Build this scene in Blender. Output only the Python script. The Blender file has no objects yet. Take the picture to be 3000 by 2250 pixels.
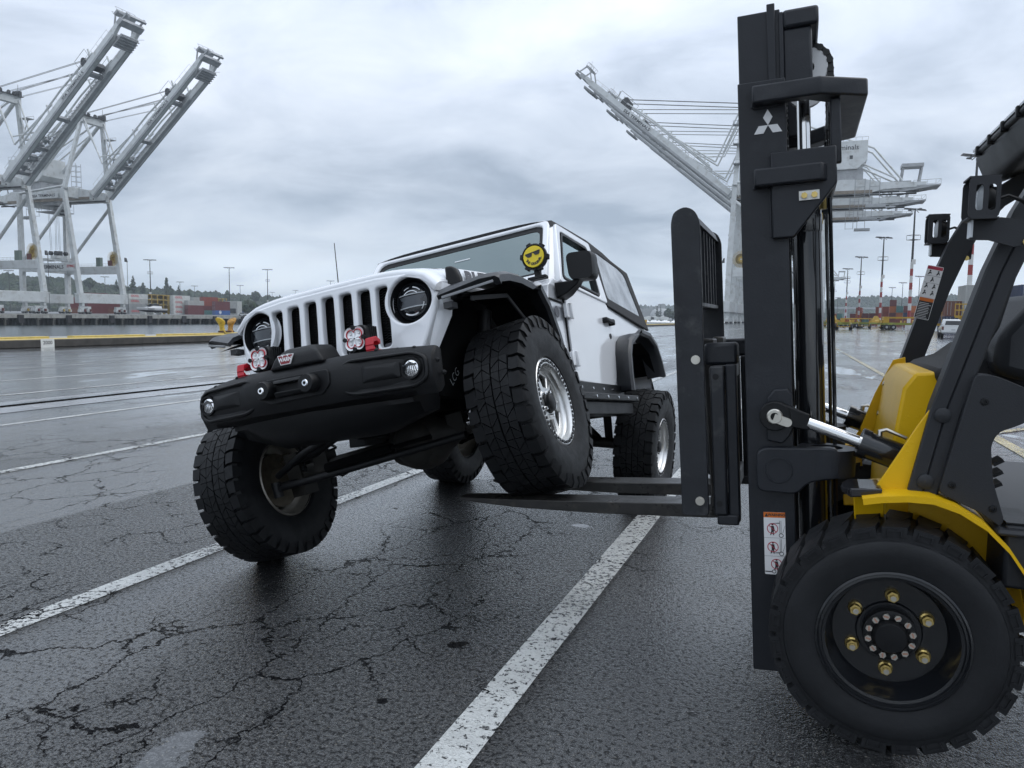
import bpy, math, random
from math import sin, cos, pi, radians as rad, sqrt, atan2
from mathutils import Vector as V, Matrix as M, noise as mnoise
random.seed(7)
SC = bpy.context.scene
COL = SC.collection
# ------------------------------------------------------------------ camera
H, PITCH, ROLL = 1.507, rad(4.993), rad(.778)
fwd = V((0, cos(PITCH), -sin(PITCH)))
dwn = fwd.cross(V((1, 0, 0)))
rgt = cos(ROLL) * V((1, 0, 0)) - sin(ROLL) * dwn
dwn = sin(ROLL) * V((1, 0, 0)) + cos(ROLL) * dwn
cd = bpy.data.cameras.new('camera')
cam = bpy.data.objects.new('camera', cd)
COL.objects.link(cam)
cm = M((rgt, -dwn, -fwd)).transposed().to_4x4()
cm.translation = V((0, 0, H))
cam.matrix_world = cm
cd.lens = 36 * 2253 / 3000
cd.sensor_width = 36
cd.clip_start = .05
cd.clip_end = 12000
SC.camera = cam
# ------------------------------------------------------------------ light
SC.view_settings.view_transform = 'Standard'
SC.view_settings.look = 'None'
SC.view_settings.exposure = 0
SC.view_settings.gamma = 1
SC.view_settings.use_curve_mapping = False
SUN_EL, SUN_AZ = rad(52), rad(70)
W = bpy.data.worlds.new('World')
SC.world = W
W.use_nodes = True


def build_world():
    nt = W.node_tree
    N, L = nt.nodes, nt.links
    N.clear()
    def nd(t, **k):
        n = N.new(t)
        for a, b in k.items():
            setattr(n, a, b)
        return n
    def mth(op, a, b=None, c=None):
        n = nd('ShaderNodeMath', operation=op)
        for i, x in enumerate((a, b, c)):
            if x is None:
                continue
            if hasattr(x, 'links'):
                L.new(x, n.inputs[i])
            else:
                n.inputs[i].default_value = x
        return n.outputs[0]
    sky = nd('ShaderNodeTexSky')
    sky.sky_type = 'NISHITA'
    sky.sun_disc = False
    sky.sun_elevation = SUN_EL
    sky.sun_rotation = SUN_AZ
    tc = nd('ShaderNodeTexCoord')
    sp = nd('ShaderNodeSeparateXYZ')
    L.new(tc.outputs['Generated'], sp.inputs[0])
    z = mth('MAXIMUM', sp.outputs[2], 0.0)
    k = mth('ADD', z, .30)
    cx = mth('DIVIDE', sp.outputs[0], k)
    cy = mth('DIVIDE', sp.outputs[1], k)
    cb = nd('ShaderNodeCombineXYZ')
    L.new(cx, cb.inputs[0])
    L.new(cy, cb.inputs[1])
    def fbm(scale, det, off, rough=.55, dist=.0):
        mp = nd('ShaderNodeMapping')
        mp.inputs['Location'].default_value = off
        mp.inputs['Scale'].default_value = (scale, scale * 1.25, 1)
        L.new(cb.outputs[0], mp.inputs[0])
        n = nd('ShaderNodeTexNoise')
        n.inputs['Scale'].default_value = 1
        n.inputs['Detail'].default_value = det
        n.inputs['Roughness'].default_value = rough
        n.inputs['Distortion'].default_value = dist
        L.new(mp.outputs[0], n.inputs['Vector'])
        return n.outputs[0]
    big = fbm(.75, 3, (3.1, 7.7, 0), .5, .3)
    med = fbm(2.6, 7, (11.3, 2.2, 0), .56, .35)
    s = mth('ADD', mth('MULTIPLY', big, .62), mth('MULTIPLY', med, .38))
    ramp = nd('ShaderNodeValToRGB')
    e = ramp.color_ramp.elements
    e[0].position, e[0].color = .39, (.48, .57, .70, 1)
    e[1].position, e[1].color = .64, (1.0, 1.075, 1.18, 1)
    a = e.new(.5); a.color = (.76, .85, .985, 1)
    L.new(s, ramp.inputs[0])
    # brightness of an overcast sky by height: pale strip under the cloud edge, grey base, brighter overhead
    vr = nd('ShaderNodeValToRGB')
    e = vr.color_ramp.elements
    e[0].position, e[0].color = 0, (1.32, 1.30, 1.24, 1)
    e[1].position, e[1].color = 1, (1.65, 1.65, 1.65, 1)
    for p, c in ((.05, (1.22, 1.23, 1.2)), (.085, (.86, .885, .90)), (.17, (.86, .87, .88)), (.30, (1.06, 1.06, 1.07)), (.45, (1.25, 1.24, 1.23))):
        q = e.new(p); q.color = (*c, 1)
    # wobble the strip edge with the cloud noise
    zz = mth('ADD', z, mth('MULTIPLY', mth('SUBTRACT', med, .5), .10))
    L.new(mth('MAXIMUM', zz, 0.0), vr.inputs[0])
    mul = nd('ShaderNodeMixRGB', blend_type='MULTIPLY')
    mul.inputs[0].default_value = 1
    L.new(ramp.outputs[0], mul.inputs[1])
    L.new(vr.outputs[0], mul.inputs[2])
    ten = nd('ShaderNodeMixRGB', blend_type='MULTIPLY')
    ten.inputs[0].default_value = 1
    ten.inputs[2].default_value = (10, 10, 10, 1)
    L.new(mul.outputs[0], ten.inputs[1])
    mix = nd('ShaderNodeMixRGB')
    mix.inputs[0].default_value = .95
    L.new(sky.outputs[0], mix.inputs[1])
    L.new(ten.outputs[0], mix.inputs[2])
    bg = nd('ShaderNodeBackground')
    bg.inputs[1].default_value = .1
    L.new(mix.outputs[0], bg.inputs[0])
    out = nd('ShaderNodeOutputWorld')
    L.new(bg.outputs[0], out.inputs[0])


build_world()
sl = bpy.data.lights.new('sun', 'SUN')
sl.energy = .8
sl.angle = rad(50)
sl.color = (1, .97, .93)
sun = bpy.data.objects.new('sun', sl)
COL.objects.link(sun)
sdir = V((sin(SUN_AZ) * cos(SUN_EL), cos(SUN_AZ) * cos(SUN_EL), sin(SUN_EL)))
sun.rotation_euler = (-sdir).to_track_quat('-Z', 'Y').to_euler()

# ------------------------------------------------------------------ materials
MATS = {}


def mat(name, col, rough=.5, metal=0., bump=0., bscale=60., var=0., vscale=3., coat=0., spec=.5, dirt=None, dscale=2., rvar=0., drops=0.):
    if name in MATS:
        return MATS[name]
    m = bpy.data.materials.new(name)
    MATS[name] = m
    m.use_nodes = True
    nt = m.node_tree
    N, L = nt.nodes, nt.links
    b = N['Principled BSDF']
    b.inputs['Base Color'].default_value = (*col, 1)
    b.inputs['Roughness'].default_value = rough
    b.inputs['Metallic'].default_value = metal
    b.inputs['Specular IOR Level'].default_value = spec
    if coat:
        b.inputs['Coat Weight'].default_value = coat
        b.inputs['Coat Roughness'].default_value = .04
    tc = N.new('ShaderNodeTexCoord')
    def noise(sc, det=4, r=.6):
        n = N.new('ShaderNodeTexNoise')
        n.inputs['Scale'].default_value = sc
        n.inputs['Detail'].default_value = det
        n.inputs['Roughness'].default_value = r
        L.new(tc.outputs['Object'], n.inputs['Vector'])
        return n
    colsock = None
    if var:
        n = noise(vscale)
        r = N.new('ShaderNodeValToRGB')
        r.color_ramp.elements[0].position = .3
        r.color_ramp.elements[1].position = .7
        r.color_ramp.elements[0].color = (*[c * (1 - var) for c in col], 1)
        r.color_ramp.elements[1].color = (*[min(1, c * (1 + var)) for c in col], 1)
        L.new(n.outputs[0], r.inputs[0])
        colsock = r.outputs[0]
    if dirt:
        n = noise(dscale, 6, .65)
        r = N.new('ShaderNodeValToRGB')
        r.color_ramp.elements[0].position = .52
        r.color_ramp.elements[1].position = .72
        r.color_ramp.elements[0].color = (0, 0, 0, 1)
        r.color_ramp.elements[1].color = (.8, .8, .8, 1)
        L.new(n.outputs[0], r.inputs[0])
        mx = N.new('ShaderNodeMixRGB')
        mx.inputs[2].default_value = (*dirt, 1)
        L.new(r.outputs[0], mx.inputs[0])
        if colsock:
            L.new(colsock, mx.inputs[1])
        else:
            mx.inputs[1].default_value = (*col, 1)
        colsock = mx.outputs[0]
    if colsock:
        L.new(colsock, b.inputs['Base Color'])
    if rvar:
        n = noise(vscale * 1.7, 5)
        r = N.new('ShaderNodeMapRange')
        r.inputs[1].default_value = .3
        r.inputs[2].default_value = .7
        r.inputs[3].default_value = max(.02, rough - rvar)
        r.inputs[4].default_value = rough + rvar
        L.new(n.outputs[0], r.inputs[0])
        L.new(r.outputs[0], b.inputs['Roughness'])
    h = None
    if bump:
        n = noise(bscale, 5, .65)
        h = n.outputs[0]
    if drops:
        v = N.new('ShaderNodeTexVoronoi')
        v.inputs['Scale'].default_value = drops
        v.inputs['Randomness'].default_value = 1
        L.new(tc.outputs['Object'], v.inputs['Vector'])
        s = N.new('ShaderNodeSeparateColor')
        L.new(v.outputs['Color'], s.inputs[0])
        r = N.new('ShaderNodeMath'); r.operation = 'MULTIPLY'
        L.new(s.outputs[0], r.inputs[0]); r.inputs[1].default_value = .42
        d = N.new('ShaderNodeMath'); d.operation = 'SUBTRACT'
        L.new(r.outputs[0], d.inputs[0]); L.new(v.outputs['Distance'], d.inputs[1])
        c = N.new('ShaderNodeClamp'); L.new(d.outputs[0], c.inputs[0])
        p = N.new('ShaderNodeMath'); p.operation = 'POWER'
        L.new(c.outputs[0], p.inputs[0]); p.inputs[1].default_value = .5
        if h:
            ad = N.new('ShaderNodeMath'); ad.operation = 'MULTIPLY_ADD'
            L.new(h, ad.inputs[0]); ad.inputs[1].default_value = .25; L.new(p.outputs[0], ad.inputs[2])
            h = ad.outputs[0]
        else:
            h = p.outputs[0]
    if h:
        bp = N.new('ShaderNodeBump')
        bp.inputs['Strength'].default_value = bump or .5
        bp.inputs['Distance'].default_value = .003 if not drops else .004
        L.new(h, bp.inputs['Height'])
        L.new(bp.outputs[0], b.inputs['Normal'])
    return m


def glass(name, tint, refl=.12, rough=.02):
    if name in MATS:
        return MATS[name]
    m = bpy.data.materials.new(name)
    MATS[name] = m
    m.use_nodes = True
    nt = m.node_tree
    N, L = nt.nodes, nt.links
    N.clear()
    t = N.new('ShaderNodeBsdfTransparent'); t.inputs[0].default_value = (*tint, 1)
    g = N.new('ShaderNodeBsdfGlossy'); g.inputs['Roughness'].default_value = rough; g.inputs[0].default_value = (.80, .95, .96, 1)
    f = N.new('ShaderNodeFresnel'); f.inputs[0].default_value = 1.5
    a = N.new('ShaderNodeMath'); a.operation = 'ADD'; a.use_clamp = True
    a.inputs[1].default_value = refl
    L.new(f.outputs[0], a.inputs[0])
    x = N.new('ShaderNodeMixShader')
    L.new(a.outputs[0], x.inputs[0]); L.new(t.outputs[0], x.inputs[1]); L.new(g.outputs[0], x.inputs[2])
    o = N.new('ShaderNodeOutputMaterial')
    L.new(x.outputs[0], o.inputs[0])
    return m


# ------------------------------------------------------------------ mesh kit
class G:
    def __init__(s):
        s.v, s.f, s.mi = [], [], []

    def add(s, vs, fs, mi=0):
        o = len(s.v)
        s.v += [tuple(p) for p in vs]
        s.f += [tuple(i + o for i in f) for f in fs]
        s.mi += [mi] * len(fs)
        return s

    def hexa(s, p, mi=0):
        return s.add(p, [(3, 2, 1, 0), (4, 5, 6, 7), (0, 1, 5, 4), (1, 2, 6, 5), (2, 3, 7, 6), (3, 0, 4, 7)], mi)

    def box(s, x0, x1, y0, y1, z0, z1, mi=0):
        x0, x1 = min(x0, x1), max(x0, x1); y0, y1 = min(y0, y1), max(y0, y1); z0, z1 = min(z0, z1), max(z0, z1)
        return s.hexa([(x0, y0, z0), (x1, y0, z0), (x1, y1, z0), (x0, y1, z0), (x0, y0, z1), (x1, y0, z1), (x1, y1, z1), (x0, y1, z1)], mi)

    def beam(s, a, b, w, h, up=(0, 0, 1), mi=0, w2=None, h2=None):
        a, b = V(a), V(b)
        d = (b - a).normalized()
        u = V(up)
        x = d.cross(u)
        if x.length < 1e-4:
            x = d.cross(V((1, 0, 0)))
        x.normalize()
        u = x.cross(d).normalized()
        w2 = w if w2 is None else w2
        h2 = h if h2 is None else h2
        def q(c, w, h): return [c - x * w / 2 - u * h / 2, c + x * w / 2 - u * h / 2, c + x * w / 2 + u * h / 2, c - x * w / 2 + u * h / 2]
        return s.hexa(q(a, w, h) + q(b, w2, h2), mi)

    def loft(s, secs, ring=True, caps=True, mi=0):
        n = len(secs[0])
        vs = [p for c in secs for p in c]
        fs = []
        for i in range(len(secs) - 1):
            for j in range(n if ring else n - 1):
                k = (j + 1) % n
                fs.append((i * n + j, i * n + k, (i + 1) * n + k, (i + 1) * n + j))
        if caps and ring:
            fs.append(tuple(range(n - 1, -1, -1)))
            fs.append(tuple((len(secs) - 1) * n + j for j in range(n)))
        return s.add(vs, fs, mi)

    def tube(s, pts, r, n=8, mi=0, caps=True):
        pts = [V(p) for p in pts]
        rs = r if isinstance(r, (list, tuple)) else [r] * len(pts)
        secs = []
        ref = None
        for i, p in enumerate(pts):
            d = (pts[min(i + 1, len(pts) - 1)] - pts[max(i - 1, 0)]).normalized()
            if ref is None:
                ref = V((0, 0, 1)) if abs(d.z) < .9 else V((1, 0, 0))
            x = d.cross(ref).normalized()
            y = x.cross(d).normalized()
            ref = y
            secs.append([p + (x * cos(2 * pi * k / n) + y * sin(2 * pi * k / n)) * rs[i] for k in range(n)])
        return s.loft(secs, True, caps, mi)

    def lathe(s, prof, o=(0, 0, 0), ax=(0, 0, 1), n=24, mi=0, caps=False, ph=0.):
        """prof: (radius, height along axis)"""
        o, a = V(o), V(ax).normalized()
        u = a.orthogonal().normalized()
        w = a.cross(u)
        secs = [[o + a * h + (u * cos(2 * pi * k / n + ph) + w * sin(2 * pi * k / n + ph)) * max(r, 1e-5) for k in range(n)] for r, h in prof]
        return s.loft(secs, True, caps, mi)

    def cyl(s, o, ax, r, h, n=16, mi=0, ph=0.):
        return s.lathe([(r, 0), (r, h)], o, ax, n, mi, True, ph)

    def prism(s, poly, vec, mi=0):
        vec = V(vec)
        a = [V(p) for p in poly]
        return s.loft([a, [p + vec for p in a]], True, True, mi)

    def disc(s, o, ax, r, n=16, mi=0):
        o, a = V(o), V(ax).normalized()
        u = a.orthogonal().normalized(); w = a.cross(u)
        return s.add([o + (u * cos(2 * pi * k / n) + w * sin(2 * pi * k / n)) * r for k in range(n)], [tuple(range(n))], mi)

    def xf(s, m, start=0):
        s.v[start:] = [tuple(m @ V(p)) for p in s.v[start:]]
        return s

    def merge(s, g, m=None, mi=None):
        vs = [m @ V(p) for p in g.v] if m is not None else g.v
        o = len(s.v)
        s.v += [tuple(p) for p in vs]
        s.f += [tuple(i + o for i in f) for f in g.f]
        s.mi += (g.mi if mi is None else [mi] * len(g.f))
        return s

    def mesh(s, name, mats, smooth=0):
        me = bpy.data.meshes.new(name)
        me.from_pydata(s.v, [], s.f)
        for m in (mats if isinstance(mats, (list, tuple)) else [mats]):
            me.materials.append(m)
        if max(s.mi, default=0):
            me.polygons.foreach_set('material_index', s.mi)
        import bmesh as _b
        b = _b.new(); b.from_mesh(me)
        _b.ops.recalc_face_normals(b, faces=b.faces)
        b.to_mesh(me); b.free()
        if smooth:
            me.shade_smooth()
            me.set_sharp_from_angle(angle=rad(smooth))
        me.update()
        return me

    def build(s, name, mats, parent=None, smooth=0, bevel=0., mw=None, seg=2):
        return link(name, s.mesh(name, mats, smooth or (40 if bevel else 0)), parent, bevel, mw, seg)


def link(name, me, parent=None, bevel=0., ml=None, seg=2):
    o = bpy.data.objects.new(name, me)
    COL.objects.link(o)
    if parent:
        o.parent = parent
    if ml is not None:
        o.matrix_local = ml
    if bevel:
        b = o.modifiers.new('bevel', 'BEVEL')
        b.width = bevel; b.segments = seg; b.limit_method = 'ANGLE'; b.angle_limit = rad(35)
    return o


def thing(name, label, cat, loc=(0, 0, 0), group=None, mw=None):
    o = bpy.data.objects.new(name, None)
    o.empty_display_size = .2
    COL.objects.link(o)
    if mw is not None:
        o.matrix_world = mw
    else:
        o.location = loc
    return tag(o, label, cat, group)


def tag(o, label=None, cat=None, group=None, kind=None):
    if label: o['label'] = label
    if cat: o['category'] = cat
    if group: o['group'] = group
    if kind: o['kind'] = kind
    return o


def copy_tree(o, parent=None):
    c = o.copy()
    COL.objects.link(c)
    if parent:
        c.parent = parent
    for ch in o.children:
        copy_tree(ch, c)
    return c


def plate(outline, holes=(), th=.02, bevel=0., res=2):
    """flat plate with holes in the u,v plane, thickness along w centred on 0; returns G"""
    cu = bpy.data.curves.new('plate', 'CURVE')
    cu.dimensions = '2D'
    cu.fill_mode = 'BOTH'
    cu.extrude = th / 2 - bevel
    cu.bevel_depth = bevel
    cu.bevel_resolution = res if bevel else 0
    cu.offset = -bevel
    for pl in [outline] + list(holes):
        sp = cu.splines.new('POLY')
        sp.points.add(len(pl) - 1)
        for p, q in zip(sp.points, pl):
            p.co = (q[0], q[1], 0, 1)
        sp.use_cyclic_u = True
    ob = bpy.data.objects.new('plate', cu)
    me = bpy.data.meshes.new_from_object(ob)
    g = G().add([tuple(v.co) for v in me.vertices], [tuple(p.vertices) for p in me.polygons])
    bpy.data.objects.remove(ob); bpy.data.curves.remove(cu); bpy.data.meshes.remove(me)
    return g


def frame(o, u, v):
    u = V(u).normalized(); v = V(v); w = u.cross(v).normalized(); v = w.cross(u)
    m = M((u, v, w)).transposed().to_4x4()
    m.translation = V(o)
    return m


FONT_CACHE = {}


def text(s, size, th=.0, sx=1., bold=0., shear=0., align='CENTER'):
    cu = bpy.data.curves.new('t', 'FONT')
    cu.body = s
    cu.size = size
    cu.extrude = th
    cu.offset = bold
    cu.shear = shear
    cu.align_x = align
    cu.align_y = 'CENTER'
    cu.resolution_u = 3
    ob = bpy.data.objects.new('t', cu)
    me = bpy.data.meshes.new_from_object(ob)
    g = G().add([(v.co.x * sx, v.co.y, v.co.z) for v in me.vertices], [tuple(p.vertices) for p in me.polygons])
    bpy.data.objects.remove(ob); bpy.data.curves.remove(cu); bpy.data.meshes.remove(me)
    return g


def rrect(x0, x1, y0, y1, r, n=4):
    out = []
    for cx, cy, a in ((x1 - r, y1 - r, 0), (x0 + r, y1 - r, 90), (x0 + r, y0 + r, 180), (x1 - r, y0 + r, 270)):
        for k in range(n + 1):
            t = rad(a + 90 * k / n)
            out.append((cx + r * cos(t), cy + r * sin(t)))
    return out


def circ(cx, cy, r, n=32, r2=None):
    return [(cx + r * cos(2 * pi * k / n), cy + (r2 or r) * sin(2 * pi * k / n)) for k in range(n)]


def rounded(poly, r, n=3):
    """round the corners of a 2D polygon"""
    out = []
    m = len(poly)
    for i in range(m):
        p, a, b = V(poly[i]), V(poly[i - 1]), V(poly[(i + 1) % m])
        da, db = (a - p), (b - p)
        k = min(r, da.length * .45, db.length * .45)
        A, B = p + da.normalized() * k, p + db.normalized() * k
        for t in range(n + 1):
            t /= n
            q = A * (1 - t) ** 2 + p * 2 * t * (1 - t) + B * t * t
            out.append((q.x, q.y))
    return out


# port frame: ER across the quay (to the yard side), ED along the quay
TH = rad(21)
ER, ED = V((cos(TH), -sin(TH), 0)), V((sin(TH), cos(TH), 0))


def P(r, d, z=0.):
    return ER * r + ED * d + V((0, 0, z))


def PM(r, d, z=0., rot=0.):
    """port-frame matrix: local x = ER, y = ED"""
    m = M((ER, ED, V((0, 0, 1)))).transposed().to_4x4()
    m.translation = P(r, d, z)
    return m @ M.Rotation(rot, 4, 'Z')
# ------------------------------------------------------------------ ground
class NB:
    """tiny node builder"""
    def __init__(s, name):
        s.m = bpy.data.materials.new(name)
        s.m.use_nodes = True
        s.N, s.L = s.m.node_tree.nodes, s.m.node_tree.links
        s.b = s.N['Principled BSDF']

    def put(s, sock, x):
        if hasattr(x, 'links'):
            s.L.new(x, sock)
        elif x is not None:
            sock.default_value = x

    def m2(s, op, a, b=None, c=None, clamp=False):
        n = s.N.new('ShaderNodeMath'); n.operation = op; n.use_clamp = clamp
        for i, x in enumerate((a, b, c)):
            s.put(n.inputs[i], x)
        return n.outputs[0]

    def rng(s, x, a, b, c=0., d=1., smooth=True):
        n = s.N.new('ShaderNodeMapRange')
        n.interpolation_type = 'SMOOTHSTEP' if smooth else 'LINEAR'
        s.put(n.inputs[0], x)
        for i, v in enumerate((a, b, c, d)):
            s.put(n.inputs[1 + i], v)
        return n.outputs[0]

    def noise(s, vec, sc, det=4, r=.55, dist=0., col=False):
        n = s.N.new('ShaderNodeTexNoise')
        n.inputs['Scale'].default_value = sc
        n.inputs['Detail'].default_value = det
        n.inputs['Roughness'].default_value = r
        n.inputs['Distortion'].default_value = dist
        s.L.new(vec, n.inputs['Vector'])
        return n.outputs[1 if col else 0]

    def vor(s, vec, sc, feat='F1', out='Distance', rnd=1.):
        n = s.N.new('ShaderNodeTexVoronoi')
        n.feature = feat
        n.inputs['Scale'].default_value = sc
        n.inputs['Randomness'].default_value = rnd
        s.L.new(vec, n.inputs['Vector'])
        return n.outputs[out]

    def mix(s, f, a, b, op='MIX'):
        n = s.N.new('ShaderNodeMixRGB'); n.blend_type = op
        s.put(n.inputs[0], f)
        s.put(n.inputs[1], (*a, 1) if isinstance(a, tuple) else a)
        s.put(n.inputs[2], (*b, 1) if isinstance(b, tuple) else b)
        return n.outputs[0]

    def vmap(s, vec, loc=(0, 0, 0), rot=0., sc=(1, 1, 1)):
        n = s.N.new('ShaderNodeMapping')
        n.inputs['Location'].default_value = loc
        n.inputs['Rotation'].default_value = (0, 0, rot)
        n.inputs['Scale'].default_value = sc
        s.L.new(vec, n.inputs[0])
        return n.outputs[0]

    def vadd(s, a, b, k):
        n = s.N.new('ShaderNodeVectorMath'); n.operation = 'MULTIPLY_ADD'
        s.L.new(b, n.inputs[0]); n.inputs[1].default_value = (k, k, k); s.L.new(a, n.inputs[2])
        return n.outputs[0]

    def bump(s, h, strength, dist):
        n = s.N.new('ShaderNodeBump')
        s.put(n.inputs['Strength'], strength)
        n.inputs['Distance'].default_value = dist
        s.L.new(h, n.inputs['Height'])
        return n.outputs[0]


def asphalt(name, paint=None, wear=.5):
    """wet cracked asphalt in port coordinates (x across the quay, y along it); paint lays worn line paint over it"""
    q = NB(name)
    geo = q.N.new('ShaderNodeNewGeometry')
    pos = q.vmap(geo.outputs['Position'], rot=TH)           # r, d in metres
    sp = q.N.new('ShaderNodeSeparateXYZ'); q.L.new(pos, sp.inputs[0])
    r, d = sp.outputs[0], sp.outputs[1]
    # stones
    st_c = q.N.new('ShaderNodeSeparateColor')
    q.L.new(q.vor(pos, 95, out='Color'), st_c.inputs[0])
    st_d = q.vor(pos, 95)
    fine = q.noise(pos, 260, 3, .7)
    grime = q.noise(pos, .55, 5, .6, .6)
    mid = q.noise(pos, 3.2, 5, .65)
    base = q.mix(q.rng(st_c.outputs[0], 0, 1, 0, 1, False), (.004, .0043, .005), (.042, .042, .042))
    clot = q.noise(pos, 48, 3, .7)
    base = q.mix(q.rng(clot, .46, .66, 0, .75), base, (.006, .006, .0065))
    pale = q.m2('GREATER_THAN', st_c.outputs[1], .945)
    pale = q.m2('MULTIPLY', pale, q.rng(st_d, .30, .46, 1, 0))
    base = q.mix(q.m2('MULTIPLY', pale, .8), base, q.mix(st_c.outputs[2], (.22, .20, .165), (.13, .12, .10)))
    base = q.mix(q.rng(grime, .35, .7, 0, .5), base, (.02, .021, .023))
    base = q.mix(q.rng(mid, .5, .75, 0, .35), base, (.045, .045, .047))
    # cracks
    wob = q.noise(pos, 2.3, 6, .68, col=True)
    cpos = q.vadd(pos, wob, .42)
    fsc = q.vmap(cpos, (3.3, 1.7, 0), 0, (1.0, .48, 1))
    e1 = q.vor(fsc, 2.4, 'DISTANCE_TO_EDGE')
    lane = q.m2('MULTIPLY', q.rng(r, -3.0, -2.5, 0, 1), q.rng(r, -1.75, -1.45, 1, 0))
    zone = q.m2('ADD', q.rng(q.noise(pos, .34, 2, .5), .47, .58), lane, clamp=True)
    width = q.m2('MULTIPLY_ADD', q.noise(pos, 5, 4, .7), .040, -.0135)
    c1 = q.m2('MULTIPLY', q.rng(q.m2('SUBTRACT', e1, width), 0, .012, 1, 0), zone)
    e2 = q.vor(q.vmap(q.vadd(pos, wob, .34), (9.1, 4.4, 0), .3, (1, .8, 1)), 3.0, 'DISTANCE_TO_EDGE')
    left = q.m2('MULTIPLY', q.rng(r, -5.0, -4.8, 0, 1), q.rng(r, -3.7, -3.4, 1, 0))
    zone2 = q.m2('MULTIPLY', q.m2('MAXIMUM', q.m2('ADD', q.rng(q.noise(q.vmap(pos, (4, 2, 0)), .6, 3, .6), .50, .58), left, clamp=True), q.m2('MULTIPLY', lane, .9)), q.rng(q.noise(pos, 1.7, 3, .6), .42, .56))
    c2 = q.m2('MULTIPLY', q.rng(q.m2('SUBTRACT', e2, q.m2('MULTIPLY_ADD', q.noise(pos, 9, 3, .7), .05, -.021)), 0, .016, .9, 0), zone2)
    crack = q.m2('MAXIMUM', c1, c2)
    # pits
    pit_d = q.vor(q.vadd(pos, wob, .12), 2.1)
    pit_c = q.N.new('ShaderNodeSeparateColor'); q.L.new(q.vor(q.vadd(pos, wob, .12), 2.1, out='Color'), pit_c.inputs[0])
    pit = q.m2('MULTIPLY', q.rng(pit_d, .03, .075, 1, 0), q.m2('GREATER_THAN', pit_c.outputs[0], .72))
    crack = q.m2('MAXIMUM', crack, pit)
    base = q.mix(crack, base, (.006, .006, .007))
    # standing water: broad film, lower ground near the rail and shallow pools stretched along the quay
    pool_n = q.noise(q.vmap(pos, (1.3, .2, 0), 0, (.42, .11, 1)), 1, 5, .6, .5)
    film = q.m2('MULTIPLY', q.rng(r, -6.9, -6.8, 0, 1), q.rng(r, -5.1, -5.02, 1, 0))
    pools = q.rng(q.m2('ADD', pool_n, q.m2('MULTIPLY_ADD', q.rng(d, 8, 15), .085, -.05)), .59, .625)
    def pool(pr, pd, ar, ad):
        a = q.m2('DIVIDE', q.m2('SUBTRACT', r, pr), ar)
        b = q.m2('DIVIDE', q.m2('SUBTRACT', d, pd), ad)
        w = q.m2('SQRT', q.m2('ADD', q.m2('MULTIPLY', a, a), q.m2('MULTIPLY', b, b)))
        return q.rng(q.m2('ADD', w, q.m2('MULTIPLY', q.m2('SUBTRACT', q.noise(pos, 5.5, 8, .72), .5), 3.6)), .62, .82, 1, 0)
    for a in ((-1.98, 1.93, .10, .26), (-1.45, 3.1, .05, .05), (-.35, 2.9, .05, .04), (-.1, 4.2, .07, .05), (-1.5, 5.3, .1, .07), (.4, 2.6, .05, .05)):
        pools = q.m2('MAXIMUM', pools, pool(*a))
    s1 = q.m2('MULTIPLY', q.rng(r, -3.45, -3.3, 0, 1), q.rng(q.m2('MULTIPLY_ADD', grime, 1.2, q.m2('SUBTRACT', r, .6)), -2.75, -2.35, 1, 0))
    s2 = q.m2('MULTIPLY', q.rng(r, -1.0, -.7, 0, 1), q.rng(grime, .3, .55, .35, 1))
    sheen = q.m2('MAXIMUM', q.m2('MAXIMUM', s1, s2), q.m2('MULTIPLY', q.rng(r, -5.2, -7.5, 0, 1), q.rng(grime, .35, .6, .2, 1)))
    far_ = q.rng(d, 7, 20)
    dist = q.m2('SQRT', q.m2('ADD', q.m2('MULTIPLY', r, r), q.m2('MULTIPLY', d, d)))
    wet = q.m2('MULTIPLY', q.rng(dist, 5.5, 14), q.rng(q.noise(q.vmap(pos, (2, 5, 0), 0, (.5, .14, 1)), 1, 5, .6), .34, .56, .35, 1))
    if paint: wet = q.m2('MULTIPLY', wet, .35)
    flat = q.m2('MAXIMUM', pools, q.m2('MAXIMUM', q.m2('MULTIPLY', film, .5), q.m2('MULTIPLY', q.m2('MAXIMUM', sheen, .25), q.m2('MULTIPLY_ADD', far_, .30, .45))))
    # no pools close to the cars except the named ones
    q.b.inputs['IOR'].default_value = 1.55
    q.b.inputs['Specular IOR Level'].default_value = .5
    damp = q.rng(q.noise(q.vmap(pos, (0, 3, 0), 0, (.7, .3, 1)), .9, 4, .6), .35, .7)
    rough = q.m2('MULTIPLY_ADD', damp, -.11, .26)
    rough = q.m2('MULTIPLY_ADD', q.m2('MULTIPLY', film, .75), q.m2('SUBTRACT', .12, rough), rough)
    h = q.m2('MULTIPLY_ADD', q.rng(st_d, 0, .6, 1, 0), .8, q.m2('MULTIPLY', fine, .55))
    h = q.m2('MULTIPLY_ADD', mid, 1.2, h)
    h = q.m2('MULTIPLY_ADD', clot, -2.2, h)
    h = q.m2('MULTIPLY_ADD', crack, -2.6, h)
    if paint:
        keep = q.noise(q.vadd(pos, wob, .05), 34, 5, .72)
        k2 = q.noise(pos, 1.1, 4, .6)
        on = q.rng(q.m2('ADD', keep, q.m2('MULTIPLY', k2, .35)), .50 + .12 * wear, .54 + .12 * wear)
        on = q.m2('MULTIPLY', on, q.rng(crack, .15, .5, 1, 0))
        col = q.mix(q.rng(mid, .3, .7), tuple(c * .82 for c in paint), paint)
        base = q.mix(on, base, col)
        h = q.m2('MULTIPLY_ADD', on, .3, h)
        rough = q.m2('MULTIPLY_ADD', on, .1, rough)
    rough = q.m2('MULTIPLY_ADD', pools, q.m2('SUBTRACT', .03, rough), rough)
    shade = q.rng(clot, .44, .62, 1, .12)
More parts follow.
